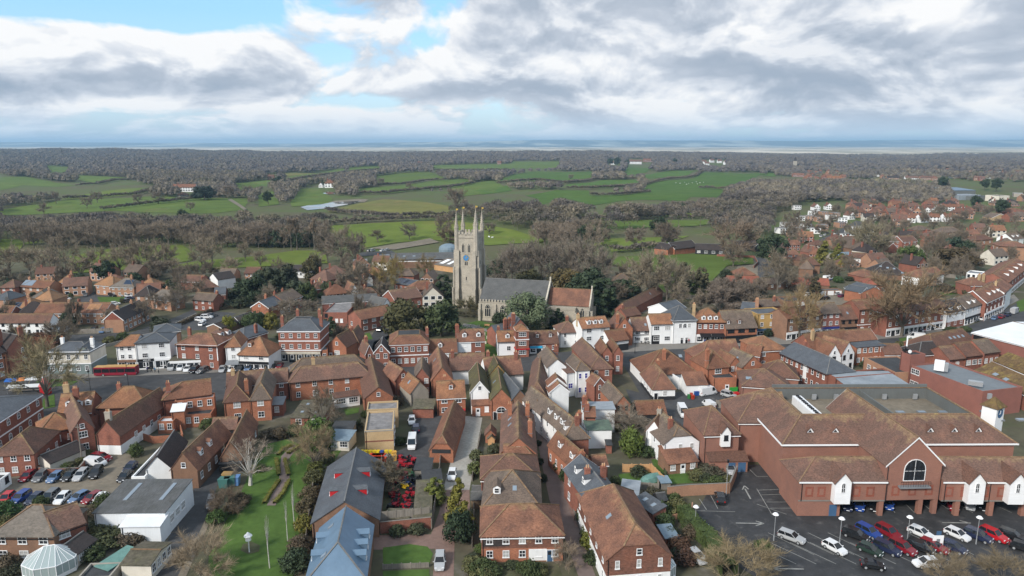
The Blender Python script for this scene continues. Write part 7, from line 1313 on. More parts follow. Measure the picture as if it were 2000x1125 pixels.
q=G(1272,938);r=thing('covered_boat','turquoise tarpaulin-covered mound on the garden lawn','tarpaulin',TR(q.x,q.y,0,.5));k=MB();ring=lambda x,w,z:[(x,-w,.1),(x,-w*.7,z*.7),(x,0,z),(x,w*.7,z*.7),(x,w,.1)]
RR=[ring(-2.6,.6,.8),ring(-1.6,1.2,1.3),ring(0,1.4,1.5),ring(1.6,1.25,1.4),ring(2.6,.5,.9)]
for a,b in zip(RR,RR[1:]):
    for i in range(4):k.poly([a[i],a[i+1],b[i+1],b[i]])
k.poly(RR[0]);k.poly(RR[-1]);k.build('cover','tq',r)
# ---------------------------------------------------------------- conservatories
def conservatory(px,w,label,rz,h=2.3,rh=2.0):
    q=G(*px);r=thing('conservatory',label,'conservatory',TR(q.x,q.y,0,rz));n=8;P=[(w/2*math.cos(2*math.pi*(i+.5)/n)*1.1,w/2*math.sin(2*math.pi*(i+.5)/n)) for i in range(n)];g=MB();f=MB();top=(-.8,0,h+rh),(.8,0,h+rh);b=MB()
    for i in range(n):
        a,c=P[i],P[(i+1) % n];t0=top[0] if a[0]<0 else top[1];t1=top[0] if c[0]<0 else top[1]
        g.poly([(*a,.6),(*c,.6),(*c,h),(*a,h)]);b.poly([(*a,0),(*c,0),(*c,.6),(*a,.6)]);g.poly([(*a,h),(*c,h),t1,t0] if t0 !=t1 else [(*a,h),(*c,h),t0]);f.tube((*a,0),(*a,h),.07,.07,4);f.tube((*a,h),(*c,h),.08,.08,4);f.tube((*a,.6),(*c,.6),.05,.05,4);f.tube((*a,h),t0,.06,.06,4)
        for u in (.33,.67):m=(a[0]+(c[0]-a[0])*u,a[1]+(c[1]-a[1])*u);tt=tuple(t0[j]+(t1[j]-t0[j])*u for j in range(3));f.tube((*m,h),tt,.045,.045,4);f.tube((*m,.6),(*m,h),.045,.045,4)
    f.tube(*top,.09,.09,5);g.build('glazing','cons',r);f.build('frame','wp',r);b.build('plinth','wp',r)
conservatory((103,1112),7.4,'large white-framed octagonal glass conservatory beside the lichened house',.3);conservatory((1290,1124),4.2,'small white-framed conservatory against the long tile-hung house',.1,2.2,1.2)
# ---------------------------------------------------------------- walls, fences, hedges
def barrier(px,h,m,label,name='garden_wall',cat='wall',th=.22,cap=None,posts=0):
    pts=[G(*p) for p in px];r=thing(name,label,cat,Matrix.Translation(pts[0]));k=MB();c=MB();pm=MB()
    for a,b in zip(pts,pts[1:]):
        d=(b-a);L=d.length;n=Vector((-d.y,d.x,0)).normalized()*th/2;A,B=a-pts[0],b-pts[0];z0,z1=Vector((0,0,-.3)),Vector((0,0,h))
        for s in (1,-1):k.poly([A+n*s+z0,B+n*s+z0,B+n*s+z1,A+n*s+z1])
        k.poly([A-n+z1,B-n+z1,B+n+z1,A+n+z1])
        for e in (A,B):k.poly([e-n+z0,e+n+z0,e+n+z1,e-n+z1])
        if cap:c.poly([A-n*1.5+z1*1.02,B-n*1.5+z1*1.02,B+n*1.5+z1*1.02,A+n*1.5+z1*1.02])
        if posts:
            for i in range(int(L/posts)+1):p=A+d*(i*posts/L);pm.box(p.x-.09,p.x+.09,p.y-.09,p.y+.09,p.z,p.z+h+.12)
    k.build('panel' if name=='fence' else 'wall',m,r)
    if cap:c.build('coping',cap,r)
    if posts:
        o=pm.build('post',m,r);o['kind']='stuff'
barrier([(1303,972),(1345,968),(1424,964),(1438,930)],2.3,'pb','tall brown brick garden wall with piers above the car park',cap='pave');barrier([(1310,1016),(1350,1006),(1352,990)],1.0,'pb','low brick raised bed below the tall garden wall');barrier([(1216,922),(1272,922),(1296,946)],1.8,'wdo','new orange timber panel fence round the garden lawn','fence','fence',.08,None,1.9);barrier([(1250,955),(1286,958),(1288,940)],1.5,'wdg','weathered grey fence below the turquoise mound','fence','fence',.08,None,1.9)
barrier([(1372,880),(1400,905),(1420,925)],1.8,'wdg','weathered fence beside the cottage and supermarket wall','fence','fence',.08,None,1.9);barrier([(0,926),(60,922),(95,929),(155,926),(172,905)],1.5,'rb','weathered red brick wall along the car yard',cap='pave');barrier([(281,860),(300,866),(358,862),(352,838)],1.7,'ob','curved orange brick yard wall behind the workshop');barrier([(743,1042),(842,1032)],2.2,'rb','brick wall below the mower yard with plants on it',cap='wdg');barrier([(741,1034),(841,1024)],3.4,'wdg','weathered trellis screen above the mower yard wall','fence','fence',.06,None,1.5)
barrier([(843,1034),(852,980),(858,930),(862,890)],1.9,'wdg','grey boundary fence along the gravel lane','fence','fence',.08,None,2.2);barrier([(740,1040),(742,960),(746,905)],2.0,'wdg','dark boundary fence beside the slate hall','fence','fence',.08,None,2.2);barrier([(598,1060),(606,1000),(618,905),(640,880)],1.5,'wdg','fence behind the shrubs at the edge of the long lawn','fence','fence',.08,None,2.2)
barrier([(1228,576),(1270,578),(1385,588),(1408,607)],2.1,'wdg','long grey panel fence below the green paddock','fence','fence',.08,None,2.4);barrier([(146,652),(200,651),(252,648)],1.8,'wdg','grey panel fence behind the pub car park','fence','fence',.08,None,2.4);barrier([(1842,541),(1866,544)],2.0,'wdg','grey fence beside the lichened white house','fence','fence',.08);barrier([(1866,544),(1889,548)],2.0,'tq','teal painted fence beside the plain white block','fence','fence',.08)
barrier([(1400,500),(1474,503),(1480,516),(1472,524)],1.6,'rb','curved red brick wall round the walled lawn',cap='pave');barrier([(205,678),(305,654),(384,616)],1.0,'gr','low wall along the road beside the garage court');barrier([(1398,797),(1434,799),(1440,815)],2.2,'wdg','weathered fence between alley yard and supermarket roof','fence','fence',.08,None,2)
barrier([(536,718),(552,718)],2.2,'wdg','weathered wooden gate beside the bank','gate','gate',.1);barrier([(748,1112),(838,1108)],.9,'wdg','low timber fence between two small lawns','fence','fence',.06,None,1.5);barrier([(1096,905),(1116,985),(1142,1060)],.5,'pave','low stone kerb wall of the terrace front gardens');barrier([(924,960),(926,1010),(922,1070)],1.4,'wdg','garden fence along the paved drive','fence','fence',.07,None,1.8);barrier([(922,940),(932,890),(940,848)],1.3,'wdg','garden fence along the gravel lane edge','fence','fence',.07,None,1.8)
def hedge(px,w,h,col,label,name='hedge',nleaf=26,ls=.16):
    pts=[G(*p) for p in px];rs=np.random.default_rng(len(label));P=[];D=[];k=MB()
    for a,b in zip(pts,pts[1:]):
        d=b-a;L=d.length;n=Vector((-d.y,d.x,0)).normalized();N=int(L*nleaf*(h+w)*.8);s=rs.random(N);side=rs.random(N)
        for i in range(N):
            t=side[i]*(2*h+w);off,z,nn=(-w/2,t,(-n.x,-n.y,.2)) if t<h else ((t-h-w/2,h,(0,0,1)) if t<h+w else (w/2,t-h-w,(n.x,n.y,.2)));p=a+d*s[i]+n*off;P.append((p.x+rs.normal()*.07,p.y+rs.normal()*.07,p.z+max(.05,z+rs.normal()*.08)));D.append(nn)
        A,B=a,b;q=n*(w/2-.1);z0,z1=Vector((0,0,-.1)),Vector((0,0,h-.12))
        for sg in (1,-1):k.poly([A+q*sg+z0,B+q*sg+z0,B+q*sg+z1,A+q*sg+z1])
        k.poly([A-q+z1,B-q+z1,B+q+z1,A+q+z1])
    P=np.array(P);D=np.array(D);D=D+rs.normal(size=D.shape)*.6;D /=np.linalg.norm(D,axis=1)[:,None];u=np.cross(D,rs.normal(size=D.shape));u /=np.linalg.norm(u,axis=1)[:,None];v=np.cross(D,u);s=ls*rs.uniform(.7,1.4,len(P))[:,None]
    i0=len(k.v);V=np.stack([P-u*s,P+v*s*.6,P+u*s,P-v*s*.6],1).reshape(-1,3);k.v+=[tuple(x) for x in V];k.f+=[tuple(range(i0+4*j,i0+4*j+4)) for j in range(len(P))];k.m+=[0]*len(P)
    o=k.build(name,'hedge');o.color=(*col,1);return tag(o,label,'hedge')
hedge([(1333,1010),(1356,1040),(1382,1062),(1408,1100),(1425,1130)],2.6,2.6,(.075,.105,.035),'big clipped green hedge along the left side of the car park')
for px,t in [([T6(205,360),T6(240,318),T6(300,300)],'upper left curve of the garden path'),([T6(195,385),T6(205,440),T6(212,490)],'middle left of the garden path'),([T6(118,668),T6(165,590),T6(215,522)],'lower left of the garden path'),([T6(268,352),T6(345,302)],'upper right of the garden path'),([T6(250,385),T6(262,440),T6(272,490)],'middle right of the garden path'),([T6(182,668),T6(240,600),T6(278,522)],'lower right of the garden path')]:hedge(px,.75,.7,(.19,.18,.04),'low clipped yellow-green box hedge at the '+t,'box_hedge',60,.10)
hedge([(218,576),(245,573),(270,569)],1.6,2.0,(.045,.06,.03),'dark clipped hedge below the gridded solar roof');hedge([(58,676),(85,675),(118,676)],6,4.0,(.19,.085,.055),'copper-brown beech hedge behind the corner inn',ls=.3,nleaf=12);hedge([(62,686),(112,684)],3,2.6,(.17,.08,.055),'lower copper-brown hedge beside the inn chimney',ls=.25,nleaf=14);hedge([(350,636),(420,606),(462,602)],1.2,1.4,(.10,.075,.05),'brown hedge above the garage court',nleaf=14,ls=.25);hedge([(1300,935),(1298,905),(1285,892)],.6,.8,(.09,.10,.05),'low garden hedge beside the cottage path')
# ---------------------------------------------------------------- lamps, poles, signs, small garden things
def lamp(px,h,label,m='gal',dome=True):
    q=G(*px);r=thing('street_lamp',label,'street lamp',TR(q.x,q.y,0));k=MB();k.tube((0,0,0),(0,0,.9),.11,.11,8);k.tube((0,0,.9),(0,0,h),.07,.05,8);k.build('pole',m,r);d=MB();n=10
    if dome:
        for i in range(n):
            a0,a1=2*math.pi*i/n,2*math.pi*(i+1)/n;d.poly([(.55*math.cos(a0),.55*math.sin(a0),h),(.55*math.cos(a1),.55*math.sin(a1),h),(.3*math.cos(a1),.3*math.sin(a1),h+.28),(.3*math.cos(a0),.3*math.sin(a0),h+.28)]);d.poly([(.3*math.cos(a0),.3*math.sin(a0),h+.28),(.3*math.cos(a1),.3*math.sin(a1),h+.28),(0,0,h+.36)]);d.poly([(.55*math.cos(a0),.55*math.sin(a0),h),(.55*math.cos(a1),.55*math.sin(a1),h),(0,0,h-.1)])
    else:d.box(-.15,.15,-.15,.15,h,h+.5);d.box(-.22,.22,-.22,.22,h+.5,h+.58)
    d.build('lamp_head','wp' if dome else 'blk',r)
for px,w in [((1511,1056),'standing alone beside the silver estate car'),((1639,1065),'above the white hatchback near empty bays'),((1771,1062),'behind the ticket board'),((1906,1063),'between navy and bright red cars')]:lamp(px,5.0,'white-domed car park lamp '+w)
lamp((1357,1034),4.4,'white-domed lamp beside the clipped hedge');lamp((178,772),6.6,'dark lamp post below the bus on the main street','blk',False);lamp((252,764),8,'tall dark lamp post right of the bus','blk',False);lamp((14,738),6,'dark lamp post before the tall red brick house','blk',False);lamp((1240,690),5,'dark lamp post beside the pub pavement tables','blk',False);lamp((1418,968),7,'slim grey lamp post by the tall garden wall','gal',False)
q=G(161,905);r=thing('utility_pole','wooden pole with wires beside the yard steps','pole',TR(q.x,q.y,0));k=MB();k.tube((0,0,0),(0,0,9),.15,.11,8);k.build('pole','wdg',r);k=MB();k.box(-.6,.6,-.06,.06,8.3,8.42);k.build('crossarm','wdg',r)
q=G(1768,690,9.4);r=thing('phone_mast','mobile phone mast with white antennas on the stair tower','mast',TR(q.x,q.y,9.2));k=MB();k.tube((0,0,-.2),(0,0,4.5),.12,.1,6);[k.box(x-.18,x+.18,-.4,.4,.8,1.6) for x in (-.5,.5)];k.build('pole','blk',r);k=MB();[k.tube((x,y,2.4),(x,y,5.4),.2,.2,7) for x,y in ((.0,-.35),)];k.build('antenna','wp',r);k=MB();k.tube((.3,.3,2.4),(.3,.3,5.2),.18,.18,7);k.build('antenna','wp',r);k=MB();k.tube((.7,-.9,1),(.7,-1.1,1),.5,.5,12);k.build('dish','wp',r)
q=G(1834,722,7.2);r=thing('air_handling_unit','tall white air unit on the large flat brick roof','air unit',TR(q.x,q.y,7.15,-.6));k=MB();k.box(-1.2,1.2,-1,1,0,2.6);k.build('casing','wp',r);k=MB();k.box(1.25,2.1,-.8,.8,0,2.2);k.build('casing','gal',r)
q=G(1905,752,7.2);r=thing('air_handling_unit','low grey air unit near the corner of the flat brick roof','air unit',TR(q.x,q.y,7.15,-.6));k=MB();k.box(-1.6,1.6,-.7,.7,0,1.1);k.build('casing','gal',r)
q=G(1830,1072);r=thing('notice_board','white parking notice board with small emblem between two white cars','sign',TR(q.x,q.y,0));k=MB();k.box(-.9,.9,-.06,.06,.6,2.5);k.build('board','wp',r);k=MB();k.box(-.3,.3,-.08,-.061,1.2,1.9);k.build('emblem','lead',r);k=MB();[k.box(x-.06,x+.06,-.07,.07,0,.6) for x in (-.7,.7)];k.build('leg','gal',r);k=MB();k.box(-.4,.4,-.04,.04,2.6,3.3);k.build('header_sign','blu',r)
q=G(487,1079);r=thing('dovecote','white dovecote on a pole in the round flower bed','birdhouse',TR(q.x,q.y,0));k=MB();k.tube((0,0,0),(0,0,2.4),.1,.1,8);k.build('pole','wp',r);k=MB();k.tube((0,0,2.3),(0,0,3.1),.5,.5,8);k.build('house','wp',r);k=MB();k.tube((0,0,3.1),(0,0,3.8),.72,.03,8);k.build('roof','wp',r)
q=G(520,838);
for i,(x,y) in enumerate([(905,640),(912,642),(919,640),(925,646),(930,650),(914,648),(921,655),(946,655),(952,662),(957,668),(948,672),(935,640),(958,655),(900,646)]):
    p=G(x,y);r=thing('gravestone','small weathered grey gravestone in the churchyard grass','gravestone',TR(p.x,p.y,0,-.25+random.uniform(-.1,.1)),'churchyard gravestones');k=MB();k.solid([[(-.35,-.08,1.1),(.35,-.08,1.1),(.35,.08,1.1),(-.35,.08,1.1)]],1.1);k.build('stone','st2',r);k=MB();k.box(-.45,.45,-.16,.16,0,.15);k.build('base','st3',r)
p=G(951,638);r=thing('churchyard_bench','rusty orange bench beside the churchyard path','bench',TR(p.x,p.y,0,-.2));k=MB();k.box(-1,1,-.25,.25,.42,.5);k.build('seat','wdo',r);k=MB();k.box(-1,1,.2,.27,.5,1.0);k.build('backrest','wdo',r)
for s in (-.9,.9):k=MB();k.box(s-.06,s+.06,-.22,.22,0,.42);k.build('leg','wdo',r)
# ---------------------------------------------------------------- people
def person_mesh(pose,seed):
    w={'walk':((-.1,.22),(.1,-.2)),'stand':((-.1,.02),(.1,-.02)),'sit':((-.12,.42),(.12,.4))}[pose];bz=.92 if pose !='sit' else .52
    V=[(0,0,bz),(0,0,bz+.28),(0,0,bz+.5),(0,0,bz+.6),(0,-.02,bz+.70),(0,-.02,bz+.82)];Rr=[(.15,.11),(.145,.105),(.17,.11),(.06,.06),(.085,.10),(.075,.085)];E=[(0,1),(1,2),(2,3),(3,4),(4,5)]
    for s,(x,dy) in zip((-1,1),w):
        i=len(V)
        if pose=='sit':V+=[(s*.1,-.38,bz+.02),(s*.1,-.42,.08),(s*.1,-.55,.05)]
        else:V+=[(s*.1,-dy*.5-.02,bz*.5),(s*.1,-dy,.07),(s*.1,-dy-.14,.04)]
        Rr+=[(.075,.075),(.05,.05),(.045,.035)];E+=[(0,i),(i,i+1),(i+1,i+2)]
        j=len(V);V+=[(s*.24,0,bz+.44),(s*.28,dy*.5-.02,bz+.18),(s*.27,dy*.8-.12,bz-.02)];Rr+=[(.06,.06),(.045,.045),(.035,.035)];E+=[(2,j),(j,j+1),(j+1,j+2)]
    me=bpy.data.meshes.new('body');me.from_pydata(V,E,[]);o=bpy.data.objects.new('person_form',me);COL.objects.link(o);sk=o.modifiers.new('s','SKIN');sk.use_smooth_shade=True
    for d,q in zip(me.skin_vertices[0].data,Rr):d.radius=q
    me.skin_vertices[0].data[0].use_root=True;ss=o.modifiers.new('d','SUBSURF');ss.levels=ss.render_levels=1;dg=bpy.context.evaluated_depsgraph_get();m2=bpy.data.meshes.new_from_object(o.evaluated_get(dg));bpy.data.objects.remove(o);m2.materials.clear();m2.materials.append(M['cl']);m2.materials.append(M['skin']);m2.materials.append(M['blk'])
    mi=[1 if c.center.z>bz+.6 or (abs(c.center.x)>.25 and c.center.z<bz+.05) else (2 if c.center.z<bz-.02 or (pose=='sit' and c.center.z<bz+.04) else 0) for c in m2.polygons];m2.polygons.foreach_set('material_index',mi);hair=MB();hair.tube((0,.015,bz+.76),(0,.0,bz+.93),.105,.07,8);return m2,hair.mesh('hair',['blk'])
PM={k:person_mesh(k,1) for k in ('walk','stand','sit')}
def person(px,pose,col,label,rz=0):
    q=G(*px);r=thing('person',label,'person',TR(q.x,q.y,.08,rz));link('body',PM[pose][0],r,None,col);link('hair',PM[pose][1],r)
for px,po,c,l in [((1075,838),'walk',(.7,.68,.66),'person in a white top walking down the brown lane'),((753,747),'walk',(.02,.02,.025),'person in black walking by the narrow alley opening'),((288,727),'stand',(.05,.05,.2),'person in dark blue before the black shop sign'),((296,728),'walk',(.03,.03,.03),'person in black passing the black-signed shop'),((303,728),'walk',(.02,.15,.3),'person in a blue coat before the blue shop sign'),((310,729),'stand',(.5,.48,.45),'person in a pale coat before the blue shop sign'),((1293,671),'stand',(.03,.03,.04),'person in black by the carriage passage'),((1309,671),'stand',(.5,.02,.04),'person in a red coat before the plain white house'),((1318,671),'walk',(.04,.04,.05),'person in dark clothes at the town hall porch'),((1345,671),'stand',(.45,.05,.05),'person in red under the town hall porch'),((1252,669),'sit',(.02,.02,.02),'person in black sitting at the pub pavement table'),((1259,670),'sit',(.6,.6,.58),'person in white sitting at the pub pavement table'),((1265,669),'sit',(.1,.1,.12),'person in grey sitting at the pub pavement table'),((1376,672),'walk',(.06,.1,.3),'person in blue under the black awnings'),((1388,672),'stand',(.03,.03,.03),'person in black under the black awnings'),((1230,672),'walk',(.3,.1,.06),'person in brown beside the low white cottage'),((1800,650),'walk',(.05,.05,.15),'person in navy before the brick parade'),((1806,651),'walk',(.3,.05,.05),'person in dark red before the brick parade')]:person(px,po,c,l,random.uniform(-3,3) if po !='sit' else 0)
for i,(x,y) in enumerate([(1252,671),(1260,672),(1266,671)]):
    q=G(x,y);r=thing('pavement_table','round table on the pavement outside the white pub','table',TR(q.x,q.y-.6,.08),'pub pavement tables');k=MB();k.tube((0,0,.7),(0,0,.74),.45,.45,10);k.build('table_top','blk',r);k=MB();k.tube((0,0,0),(0,0,.7),.05,.05,6);k.build('leg','blk',r)
for i,(x,y) in enumerate([(955,464),(962,466),(1320,358),(1328,359),(1337,357),(1345,359),(1352,358),(1360,356),(1367,358),(1374,357),(1362,360),(1341,361)]):
    q=G(x,y);an=random.uniform(0,6);r=tag(link('sheep',PSH if i else None) if 0 else bpy.data.objects.new('sheep',None),'white sheep grazing in the pasture','sheep','grazing sheep') if 0 else thing('sheep','white sheep grazing in the pasture','sheep',TR(q.x,q.y,float(ter(q.x,q.y))+.35,an,1.3),'grazing sheep')
    k=MB();R5=[(-.55,.1,.62),(-.45,.27,.66),(0,.30,.64),(.4,.27,.66),(.58,.14,.68),(.75,.10,.45),(.9,.06,.3)]
    for (x0,r0,z0),(x1,r1,z1) in zip(R5,R5[1:]):k.tube((x0,0,z0),(x1,0,z1),r0,r1,8)
    for sx in (-.35,.35):
        for sy in (-.14,.14):k.tube((sx,sy,.55),(sx+.04,sy,.3),.06,.045,5);k.tube((sx+.04,sy,.3),(sx,sy,0),.045,.035,5)
    k.build('body','wp',r)
# railway carriages
for a,b,c,l in [((738,512),(758,510),(.35,.33,.26),'cream railway coach beside the long shed'),((745,519),(760,518),(.25,.04,.03),'red and cream railway coach in the yard'),((762,516),(782,515),(.03,.035,.04),'dark railway coach in the yard'),((690,521),(712,520),(.32,.3,.24),'pale railway coach farthest left in the yard')]:
    r,L=frame(a,b,'railway_coach',l,'railway coach');q=G(*a);k=MB();L=max(L,8);k.box(0,L,0,2.7,.9,3.2,0);k.box(.3,L-.3,-.02,2.72,1.8,2.6,1);k.build('body',['anyc','car_gl'],r).color=(*c,1);k=MB();k.tube((0,1.35,2.6),(L,1.35,2.6),1.4,1.4,12);k.build('roof','lead',r);k=MB();[k.box(x,x+2,.4,2.3,.1,.9) for x in (.8,L-2.8)];k.build('bogie','blk',r)
# ---------------------------------------------------------------- far houses
_fh={}
def fh_mesh(kind,wallm,roofm):
    k=(kind,wallm,roofm)
    if k in _fh:return _fh[k]
    b=MB();L,W,h,rh={'hip':(10,8.5,5,3.6),'gab':(10,8,5,3.2),'flat':(9,8,5.4,0),'bung':(12,9,2.7,3.0),'row':(24,8,5,3.2),'lock':(30,5,2.4,0),'gaf':(8,10,4.6,3.8)}[kind]
    b.box(-L/2,L/2,-W/2,W/2,-1,h-.05,0)
    if kind in ('hip','bung'):P,_=roof_geo(L,W,h,rh,'h','h')
    elif kind in ('gab','row'):P,_=roof_geo(L,W,h,rh,'g','g');[b.poly([(s*L/2,-W/2,h-.05),(s*L/2,W/2,h-.05),(s*L/2,0,h+rh-.1)],0) for s in (-1,1)]
    elif kind=='gaf':P,_=roof_geo(W,L,h,rh,'g','g');P=[[(p[1],p[0],p[2]) for p in q] for q in P];b.poly([(-L/2,-W/2,h-.05),(L/2,-W/2,h-.05),(0,-W/2,h+rh-.1)],0)
    else:P=[[(-.2,-.2,h+.15),(L+.2,-.2,h+.15),(L+.2,W+.2,h+.15),(-.2,W+.2,h+.15)]]
    sh=(W if kind=='gaf' else L,L if kind=='gaf' else W)
    b.solid([[(p[0]-L/2,p[1]-W/2,p[2]) for p in q] for q in P],.2,1)
    n=max(2,int(L/2.6))
    for z in ((1.0,3.5) if h>4 else (1.0,)):
        for i in range(n):x=-L/2+(i+.5)*L/n;b.poly([(x-.75,-W/2-.03,z),(x+.75,-W/2-.03,z),(x+.75,-W/2-.03,z+1.3),(x-.75,-W/2-.03,z+1.3)],2);b.poly([(x-.9,-W/2-.015,z-.15),(x+.9,-W/2-.015,z-.15),(x+.9,-W/2-.015,z+1.45),(x-.9,-W/2-.015,z+1.45)],3)
    if kind not in ('flat','lock'):b.box(-L*.3,-L*.3+.9,-.4,.4,h,h+rh+1.2,4)
    me=b.mesh('far_house',[wallm,roofm,'gl','wp','rb']);_fh[k]=me;return me
def far(px,kind,wm,rm,label,group=None,rz=None,sc=1.,name='house',cat='house'):
    q=G(*px);o=link(name,fh_mesh(kind,wm,rm),None,TR(q.x,q.y,q.z,random.uniform(-.35,.35) if rz is None else rz,sc));return tag(o,label,cat,group)
for x,y in [(1533,444),(1573,447),(1562,430),(1622,428),(1645,434),(1588,420),(1525,455),(1592,455),(1555,409)]:far((x,y),'flat','wp','fp','white flat-roofed modern house in the estate beside the woods','white flat-roofed estate houses',None,.8)
for x,y in [(1552,444),(1580,430),(1600,432),(1608,421),(1560,455),(1610,441),(1640,443),(1630,424),(1548,462),(1575,464),(1605,449)]:far((x,y),'flat','pb','fp','buff-walled flat-roofed modern house in the estate beside the woods','buff flat-roofed estate houses',None,.8)
for x,y in [(1592,410),(1617,409),(1658,427),(1702,430),(1752,424),(1790,416),(1808,417),(1822,413),(1835,413)]:far((x,y),'gaf','wp','bt','white gabled house at the far edge of the estate','white gabled estate houses',None,.8)
for x,y in [(1680,423),(1707,425),(1732,424),(1755,428),(1770,427),(1742,420),(1665,416),(1690,415),(1870,424),(1885,427),(1720,416)]:far((x,y),'hip','pb','bt','brown hipped house among gardens beyond the dark barn roof','brown hipped estate houses')
for x,y in [(1785,431),(1800,433),(1822,432),(1775,434),(1845,411),(1858,411),(1872,411),(1848,432)]:far((x,y),'gab','wp','rt','white-fronted red-roofed house in the far right row','white-fronted row houses',None,.85)
for x,y in [(1690,446),(1680,453),(1672,460),(1664,467),(1655,474)]:far((x,y),'lock','wp','fp','long flat roof of lock-up garages beside the estate road','lock-up garage rows',.1,.8,'garage_row','garage')
random.seed(21)
pts=[]
while len(pts)<62:
    x,y=random.uniform(1705,2000),random.uniform(333,353)
    if all(abs(x-a)>9 or abs(y-b)>2.2 for a,b in pts):pts.append((x,y))
for x,y in pts:far((x,y),random.choice(['gab','hip','gab','row','gaf']),random.choice(['pb','rb','wp','pb','rb']),random.choice(['rt','bt','rt','bt','dt']),'small brick or white house in the distant estate above the woods','distant estate houses')
pts=[]
while len(pts)<34:
    x,y=random.uniform(1558,1652),random.uniform(327,355)
    if all(abs(x-a)>7 or abs(y-b)>2 for a,b in pts):pts.append((x,y))
for x,y in pts:far((x,y),random.choice(['gab','hip','row','gaf']),random.choice(['rb','pb','ob']),random.choice(['rt','rt','ot','bt']),'small red-roofed house in the distant estate left of the woods','distant red-roofed houses')
for x,y in [(1375,319),(1390,317),(1405,318),(1418,321),(1440,318),(1460,320),(1480,317),(1380,323),(1500,322),(1530,318)]:far((x,y),'gab','wp','bt','pale far house among the dark ridge woods','far houses on the ridge',None,1.4)
def suburb(px,n,label,group):
    def put(x,y):
        z=float(ter(x,y));k=random.choice(['gab','hip','bung','gab','hip','gaf']);o=link('suburban_house',fh_mesh(k,random.choice(['rb','pb','bb','pb','rb','cr']),random.choice(['rt','bt','bt','wt','ot','dt'])),None,TR(x,y,z,random.uniform(-.5,.5),random.uniform(.85,1.1)));tag(o,label,'house',group);FOOT.append([(x-9,y-8),(x+9,y-8),(x+9,y+8),(x-9,y+8)])
    infill(px,n,put)
suburb([(1510,470),(1990,455),(1990,535),(1890,550),(1520,540)],26,'brown-roofed suburban house among garden trees above the main street','suburban houses above the street');suburb([(1640,400),(2000,392),(2000,462),(1660,470)],40,'small brown or red roofed house in the suburb below the woods','suburban houses below the woods');suburb([(0,545),(340,548),(340,600),(0,640)],8,'small brick house tucked among the hipped houses of the left estate','small houses of the left estate');suburb([(600,520),(850,525),(850,600),(640,600)],8,'small brown-roofed house among trees left of the church tower','small houses left of the tower')
far((362,374),'row','wp','rt','white farmhouse with red roof in the left pastures',None,.1,1.3,'farmhouse');far((358,384),'bung','wdg','bt','low brown barn below the white farmhouse',None,.1,1.0,'barn','barn');far((645,366),'hip','wp','rt','red-roofed house above the long pond',None,0,1.5,'farmhouse');far((628,366),'gaf','wp','gs','small white barn left of the red-roofed pond house',None,0,.9,'barn','barn');far((530,351),'gab','pb','bt','brown farmhouse at the end of the pale field',None,0,1.2,'farmhouse');far((1240,320),'row','wp','bt','white house standing out on the ridge',None,0,1.7);far((1196,321),'gab','wp','bt','small white house between two dark conifers on the ridge',None,0,1.4);far((25,341),'gab','rb','rt','red cottage at the left edge among dark trees',None,0,1.4);far((432,355),'row','rb','bt','brick farm range above the left pastures',None,0,1.2);far((455,352),'gab','rb','rt','red farm building beside the brick farm range',None,0,1.4);far((1265,316),'row','rb','rt','long red house right of the white ridge house',None,0,1.4);far((820,323),'gab','ob','rt','tiny orange house at the top of the far fields',None,0,1.4);far((975,321),'gab','rb','rt','tiny red house at the far field edge',None,0,1.3)
q=G(1552,330);r=thing('church_tower','distant stone church tower rising from the far woods','church',TR(q.x,q.y,q.z));k=MB();k.box(-4,4,-4,4,-2,22);k.build('tower','st',r);k=MB();[k.poly([(a,b,22),(c,d,22),(0,0,34)]) for a,b,c,d in ((-4,-4,4,-4),(4,-4,4,4),(4,4,-4,4),(-4,4,-4,-4))];k.build('spire','dt',r)
H('pair of brown brick houses with white-edged gables right of the great grey tree',[((1731,470),(1758,470),10,5,3.6,'xgg','rb','bt','V f2x3'),((1735,482),(1752,482),6,4,3,'ygg','rb','bt','V')]);H('brown brick house with white corner bay beside the white-edged pair',[((1763,471),(1792,470),10,5,3.6,'xgg','rb','bt','V f2x3')])
H('dark hipped house with long ridge above the bright green evergreen',[((1840,453),(1882,452),11,4.5,4,'xhh','bb','bt','f1x4')]);H('brown bungalow above the white-edged gabled pair',[((1790,449),(1818,448),9,3,3.4,'xhh','rb','bt','')]);H('long low brown roof near the white house at the right',[((1912,453),(1966,453),8,3,2.6,'xgg','pb','bt','f1x6')]);H('brown hipped house below the long low brown roof',[((1906,468),(1940,466),9,4,3.6,'xhh','pb','bt','f1x3'),((1903,478),(1924,477),6,3,2,'xgg','rb','rt','')]);H('white house with red dormered roof at the upper right edge',[((1978,467),(2000,464),10,6.5,4,'xgg','wh','rt','d.3 d.7 f2x3'),((1955,465),(1978,466),9,5,0,'p','gr','lead','f2x4')]);H('tall brown brick block with hipped tile roof at the right edge',[((1952,480),(2014,482),12,8.5,2.6,'xhh','pb','rt','l2x2')]);H('ochre gabled house between dark conifers at the far right',[((1938,424),(1970,424),10,3,4,'ygg','yb','bt','V')]);H('big red roof at the far right edge of the woods',[((1974,414),(2008,414),14,5,4,'xhh','rb','rt','')])
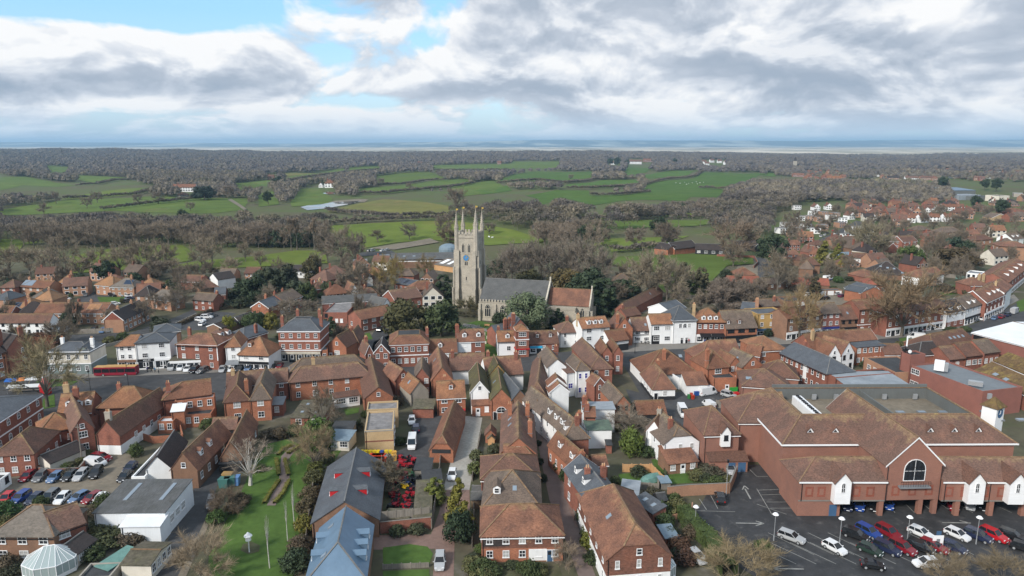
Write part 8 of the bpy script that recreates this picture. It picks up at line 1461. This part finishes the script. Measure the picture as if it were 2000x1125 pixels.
H('large blue-grey roofed leisure hall beyond the woods',[((1856,371),(1906,372),34,9,2,'s','dt' if 0 else 'gp','mt','')],'leisure_hall','hall');H('long pale grey flat building in front of the leisure hall',[((1874,381),(1916,380),20,6,0,'p','gc2','gc2','')],'industrial_unit','building');H('dark flat-roofed building beside the leisure hall',[((1906,384),(1938,383),22,5,0,'p','gp','fe','')],'industrial_unit','building');H('white-fronted unit beside the dark round tree',[((1952,382),(1972,382),18,7,0,'p','cr','fe','')],'industrial_unit','building');H('pale flat unit at the far right edge',[((1980,377),(2014,378),20,5,0,'p','gr','gc2','')],'industrial_unit','building')
q=G(877,492);r=thing('greenhouse_dome','pale blue domed roof left of the church tower','dome',TR(q.x,q.y,q.z));k=MB();k.tube((0,-5,0),(0,-5,3),6,6,16,0,False);n=16
for i in range(n):
    for j in range(4):
        f=lambda a,t:(6*math.cos(a)*math.cos(t),-5+6*math.sin(a)*math.cos(t),3+3.4*math.sin(t));a0,a1=2*math.pi*i/n,2*math.pi*(i+1)/n;t0,t1=j*.3927,(j+1)*.3927;k.poly([f(a0,t0),f(a1,t0),f(a1,t1),f(a0,t1)])
k.build('dome','bl',r)
for px,a,b in [([(0,540),(480,540),(480,600),(200,680),(0,700)],26,22),([(480,540),(740,520),(760,690),(560,720),(480,640)],20,18),([(1180,540),(1480,560),(1700,545),(1900,560),(1700,610),(1400,615),(1190,610)],26,16),([(1500,480),(1990,470),(1990,530),(1880,560),(1520,545)],16,55),([(1530,425),(2000,410),(2000,480),(1530,480)],8,95),([(0,840),(300,780),(300,1125),(0,1125)],14,0),([(640,730),(1000,735),(980,900),(640,860)],12,0),([(1100,830),(1420,830),(1420,960),(1330,1100),(1150,1100)],22,0),([(1380,670),(2000,690),(2000,800),(1400,740)],10,0),([(920,1112),(1110,1112),(1120,1130),(920,1130)],8,0),([(400,830),(640,800),(640,870),(420,880)],8,1)]:infill(px,a,g_shrub);infill(px,b,g_tree)
# ---------------------------------------------------------------- haze
def haze():
    b=MB();b.box(-42000,42000,-800,34000,-60,235);m=bpy.data.materials.new('haze');m.use_nodes=True;n=m.node_tree.nodes;n.remove(n['Principled BSDF']);v=n.new('ShaderNodeVolumePrincipled');v.inputs['Color'].default_value=(.47,.74,1.0,1);v.inputs['Density'].default_value=HAZE;v.inputs['Anisotropy'].default_value=.1;m.node_tree.links.new(v.outputs[0],n['Material Output'].inputs['Volume']);M['haze']=m;o=b.build('haze','haze');o['kind']='stuff'
HAZE=7e-5
haze()
